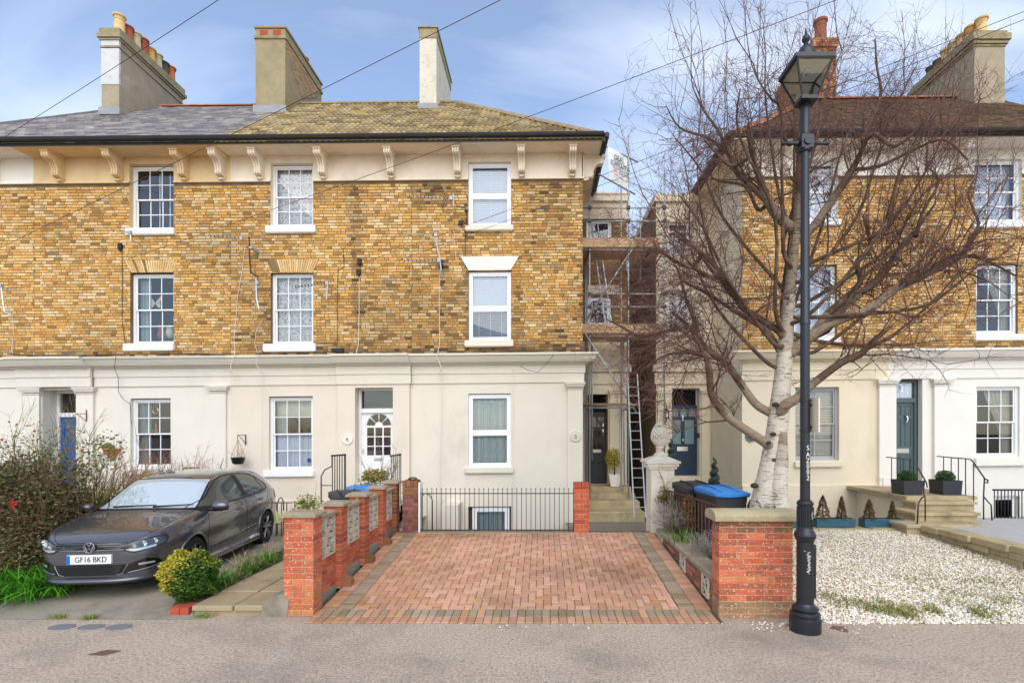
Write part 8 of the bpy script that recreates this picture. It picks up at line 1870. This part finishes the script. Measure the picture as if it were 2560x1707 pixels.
# ------------------------------------------------------------------ grass in the gravel and weeds along the kerbs
G3 = [(128,142,58),(150,152,74),(104,124,48),(176,160,96)]
rt = [roots(PX(px,d), d, sx, 0.10, 0.0, n) for px, d, sx, n in ((2130,6.75,0.10,70),(2165,6.62,0.08,90),(2190,6.5,0.06,90),(2215,6.72,0.06,70),(2228,6.44,0.08,130),(2268,6.36,0.06,170),(2282,6.5,0.05,90),(2330,6.5,0.05,70),(2345,6.42,0.04,60),(2448,6.38,0.06,150),(2470,6.5,0.05,60),(2075,6.9,0.06,60),(2105,6.62,0.05,50),(2390,6.7,0.12,60),(2500,6.8,0.1,60))]
rt += [np.stack([NR.uniform(5.2,7.3,220), NR.uniform(6.6,7.7,220), np.zeros(220)],1)]
rt = np.concatenate(rt); rt[:,2] = np.clip((rt[:,1]-6.3)/4.2,0,1)*0.30+0.005
gg = blades('gravel_grass', None, rt, 0.11, 0.007, G3, 0.6, 0.6, seg=3); tag(gg, 'tufts of short grass growing through the pale gravel', 'grass', kind='stuff')
mo = np.stack([NR.uniform(4.9,7.3,1), NR.uniform(6.6,7.6,1), np.zeros(1)],1); cl_ = []
for k in range(24): cx, cy = NR.uniform(4.9,7.3), NR.uniform(6.65,7.9); cl_.append(np.stack([NR.normal(cx,0.09,60), NR.normal(cy,0.07,60), np.full(60, max(0,(cy-6.3)/4.2*0.3)+0.018)],1))
V, F, col = leaves_np(np.concatenate(cl_), 0.022, [(132,142,60),(108,124,50),(156,158,76)], fold=0.1); tag(npmesh('moss_patches', V, F, m_leaf, col), 'low green moss patches on the gravel', 'moss', kind='stuff')
for px, py, lab, pal in ((140,1547,'yellow green weed tuft on the concrete edge before the car',[(170,176,84),(140,150,60)]),(222,1549,'small weed tuft on the concrete edge right of the other',[(150,160,70),(120,140,56)]),(507,1545,'weed tuft at the foot of the path edge',[(120,160,60),(150,176,84)]),(1982,1530,'green weed at the foot of the right wall beside the lamp',[(96,124,60),(74,104,50)])):
    y = 2.28*1300/(py-1075); x = PX(px,y); t = thing('weed_tuft', lab, 'weed', (x,y,0), 'weeds along the road edge'); blades('leaves', t, roots(x,y+0.02,0.05,0.015,0.005,45), 0.10 if px < 1900 else 0.3, 0.009, pal, 0.8, 0.7, seg=4)
# loose white stones on the asphalt
NRs = random.Random(6); V = []; mb = MB()
for k in range(150):
    px = NRs.choice((NRs.uniform(1880,2000), NRs.uniform(2040,2240), NRs.uniform(1100,2500))); y = 6.18-abs(NRs.gauss(0,0.13)); x = PX(px,y); r_ = NRs.uniform(0.006,0.016)
    mb.add([(x+r_,y,0.004),(x,y+r_,0.004),(x-r_,y,0.004),(x,y-r_,0.004),(x+NRs.uniform(-.3,.3)*r_,y,0.004+r_)], [(0,1,4),(1,2,4),(2,3,4),(3,0,4)])
tag(mb.build('loose_stones', mat('loose_stone', lin(226,218,200), 0.85)), 'scattered white stones on the asphalt edge', 'stones', kind='stuff')
# ------------------------------------------------------------------ ornaments standing in the left windows
m_orn = mat('ornament_white', lin(214,206,190), 0.7); m_bear = mat('teddy_brown', lin(150,104,66), 0.95, bump=0.4, bs=90)
yo = FD+0.30
def blob(mb, px, py, rx, rz, y=yo, ry=None): x, _, z = P(px,py,y); mb.lathe([(rx*math.sin(t), z-rz*math.cos(t)) for t in np.linspace(0.15,math.pi-0.15,8)], x, y, 12, None, 0, 1, (ry or rx)/rx)
bf = thing('butterfly_ornament', 'white lace butterfly hanging in the left first floor window', 'ornament', P(388,755,yo)); x, _, z = P(388,756,yo)
for s in (-1,1):
    mb = MB(); mb.prism([(x,z-0.02),(x+s*0.05,z+0.06),(x+s*0.13,z+0.15),(x+s*0.17,z+0.14),(x+s*0.16,z+0.06),(x+s*0.11,z),(x+s*0.14,z-0.08),(x+s*0.12,z-0.14),(x+s*0.07,z-0.13),(x+s*0.02,z-0.06)][::s], yo, yo+0.01, 'y'); mb.build('wing', m_orn, bf)
tb = thing('teddy_bear', 'brown teddy bear sitting in the left first floor window', 'toy', P(408,850,yo)); mb = MB(); blob(mb, 408, 838, 0.13, 0.15); blob(mb, 406, 822, 0.10, 0.10); blob(mb, 398, 814, 0.035, 0.035); blob(mb, 415, 814, 0.035, 0.035); blob(mb, 404, 825, 0.05, 0.04, yo-0.08); mb.build('bear_body', m_bear, tb, True)
sd = thing('soft_toy', 'cream round soft toy at the right of the teddy bear', 'toy', P(425,845,yo)); mb = MB(); blob(mb, 426, 832, 0.10, 0.15); blob(mb, 425, 820, 0.08, 0.08); mb.build('toy_body', m_orn, sd, True)
sc_ = thing('sun_catcher', 'round orange glass sun catcher in the left ground floor window', 'ornament', P(388,1027,yo)); x, _, z = P(389,1026,yo); mb = MB(); mb.tube([(x+0.075*math.cos(2*math.pi*k/8), yo, z+0.075*math.sin(2*math.pi*k/8)) for k in range(9)], 0.012, 5); mb.build('ring', m_brass, sc_); mb = MB(); mb.tube([(x,yo,z+0.08),(x,yo,z+0.3)], 0.003, 4); mb.build('string', m_cable_w, sc_)
fp = thing('flower_pot', 'small terracotta pot on the sash rail of the left ground window', 'pot', P(391,1078,yo)); x, _, z = P(391,1075,yo); mb = MB(); mb.lathe([(0.035,z-0.07),(0.05,z),(0.056,z),(0.056,z+0.02),(0.04,z+0.02)], x, yo, 12); mb.build('pot', bpy.data.materials['terracotta'], fp, 40); mb = MB(); mb.tube([(x,yo,z),(x-0.01,yo,z+0.12),(x,yo,z+0.2)], [0.012,0.02,0.008], 6); mb.build('cactus', mat('cactus', lin(206,160,60), 0.8), fp, True)
mg = thing('blue_mug', 'pale blue china mug in the left ground floor window', 'mug', P(374,1078,yo)); x, _, z = P(374,1076,yo); mb = MB(); mb.lathe([(0.05,z-0.05),(0.05,z+0.05),(0.043,z+0.05)], x, yo, 12); mb.tube([(x+0.05,yo,z+0.03),(x+0.085,yo,z+0.02),(x+0.085,yo,z-0.02),(x+0.05,yo,z-0.03)], 0.01, 5); mb.build('cup', mat('blue_china', lin(150,180,206), 0.4), mg, True)
sh = thing('window_shelf', 'narrow shelf across the middle of the left ground floor window', 'shelf', P(380,1083,yo)); mb = MB(); mb.box(FX(332), FX(426), yo-0.07, yo+0.12, PZ(1086,yo), PZ(1083,yo)); mb.build('board', m_paint, sh)
st_ = MB(); x, _, z = P(773,1150,RV+0.05); st_.box(x-0.045, x+0.045, RV+0.050, RV+0.052, z-0.05, z+0.05); st_.build('sticker', mat('blue_sticker', lin(30,50,120), 0.5), wb0)
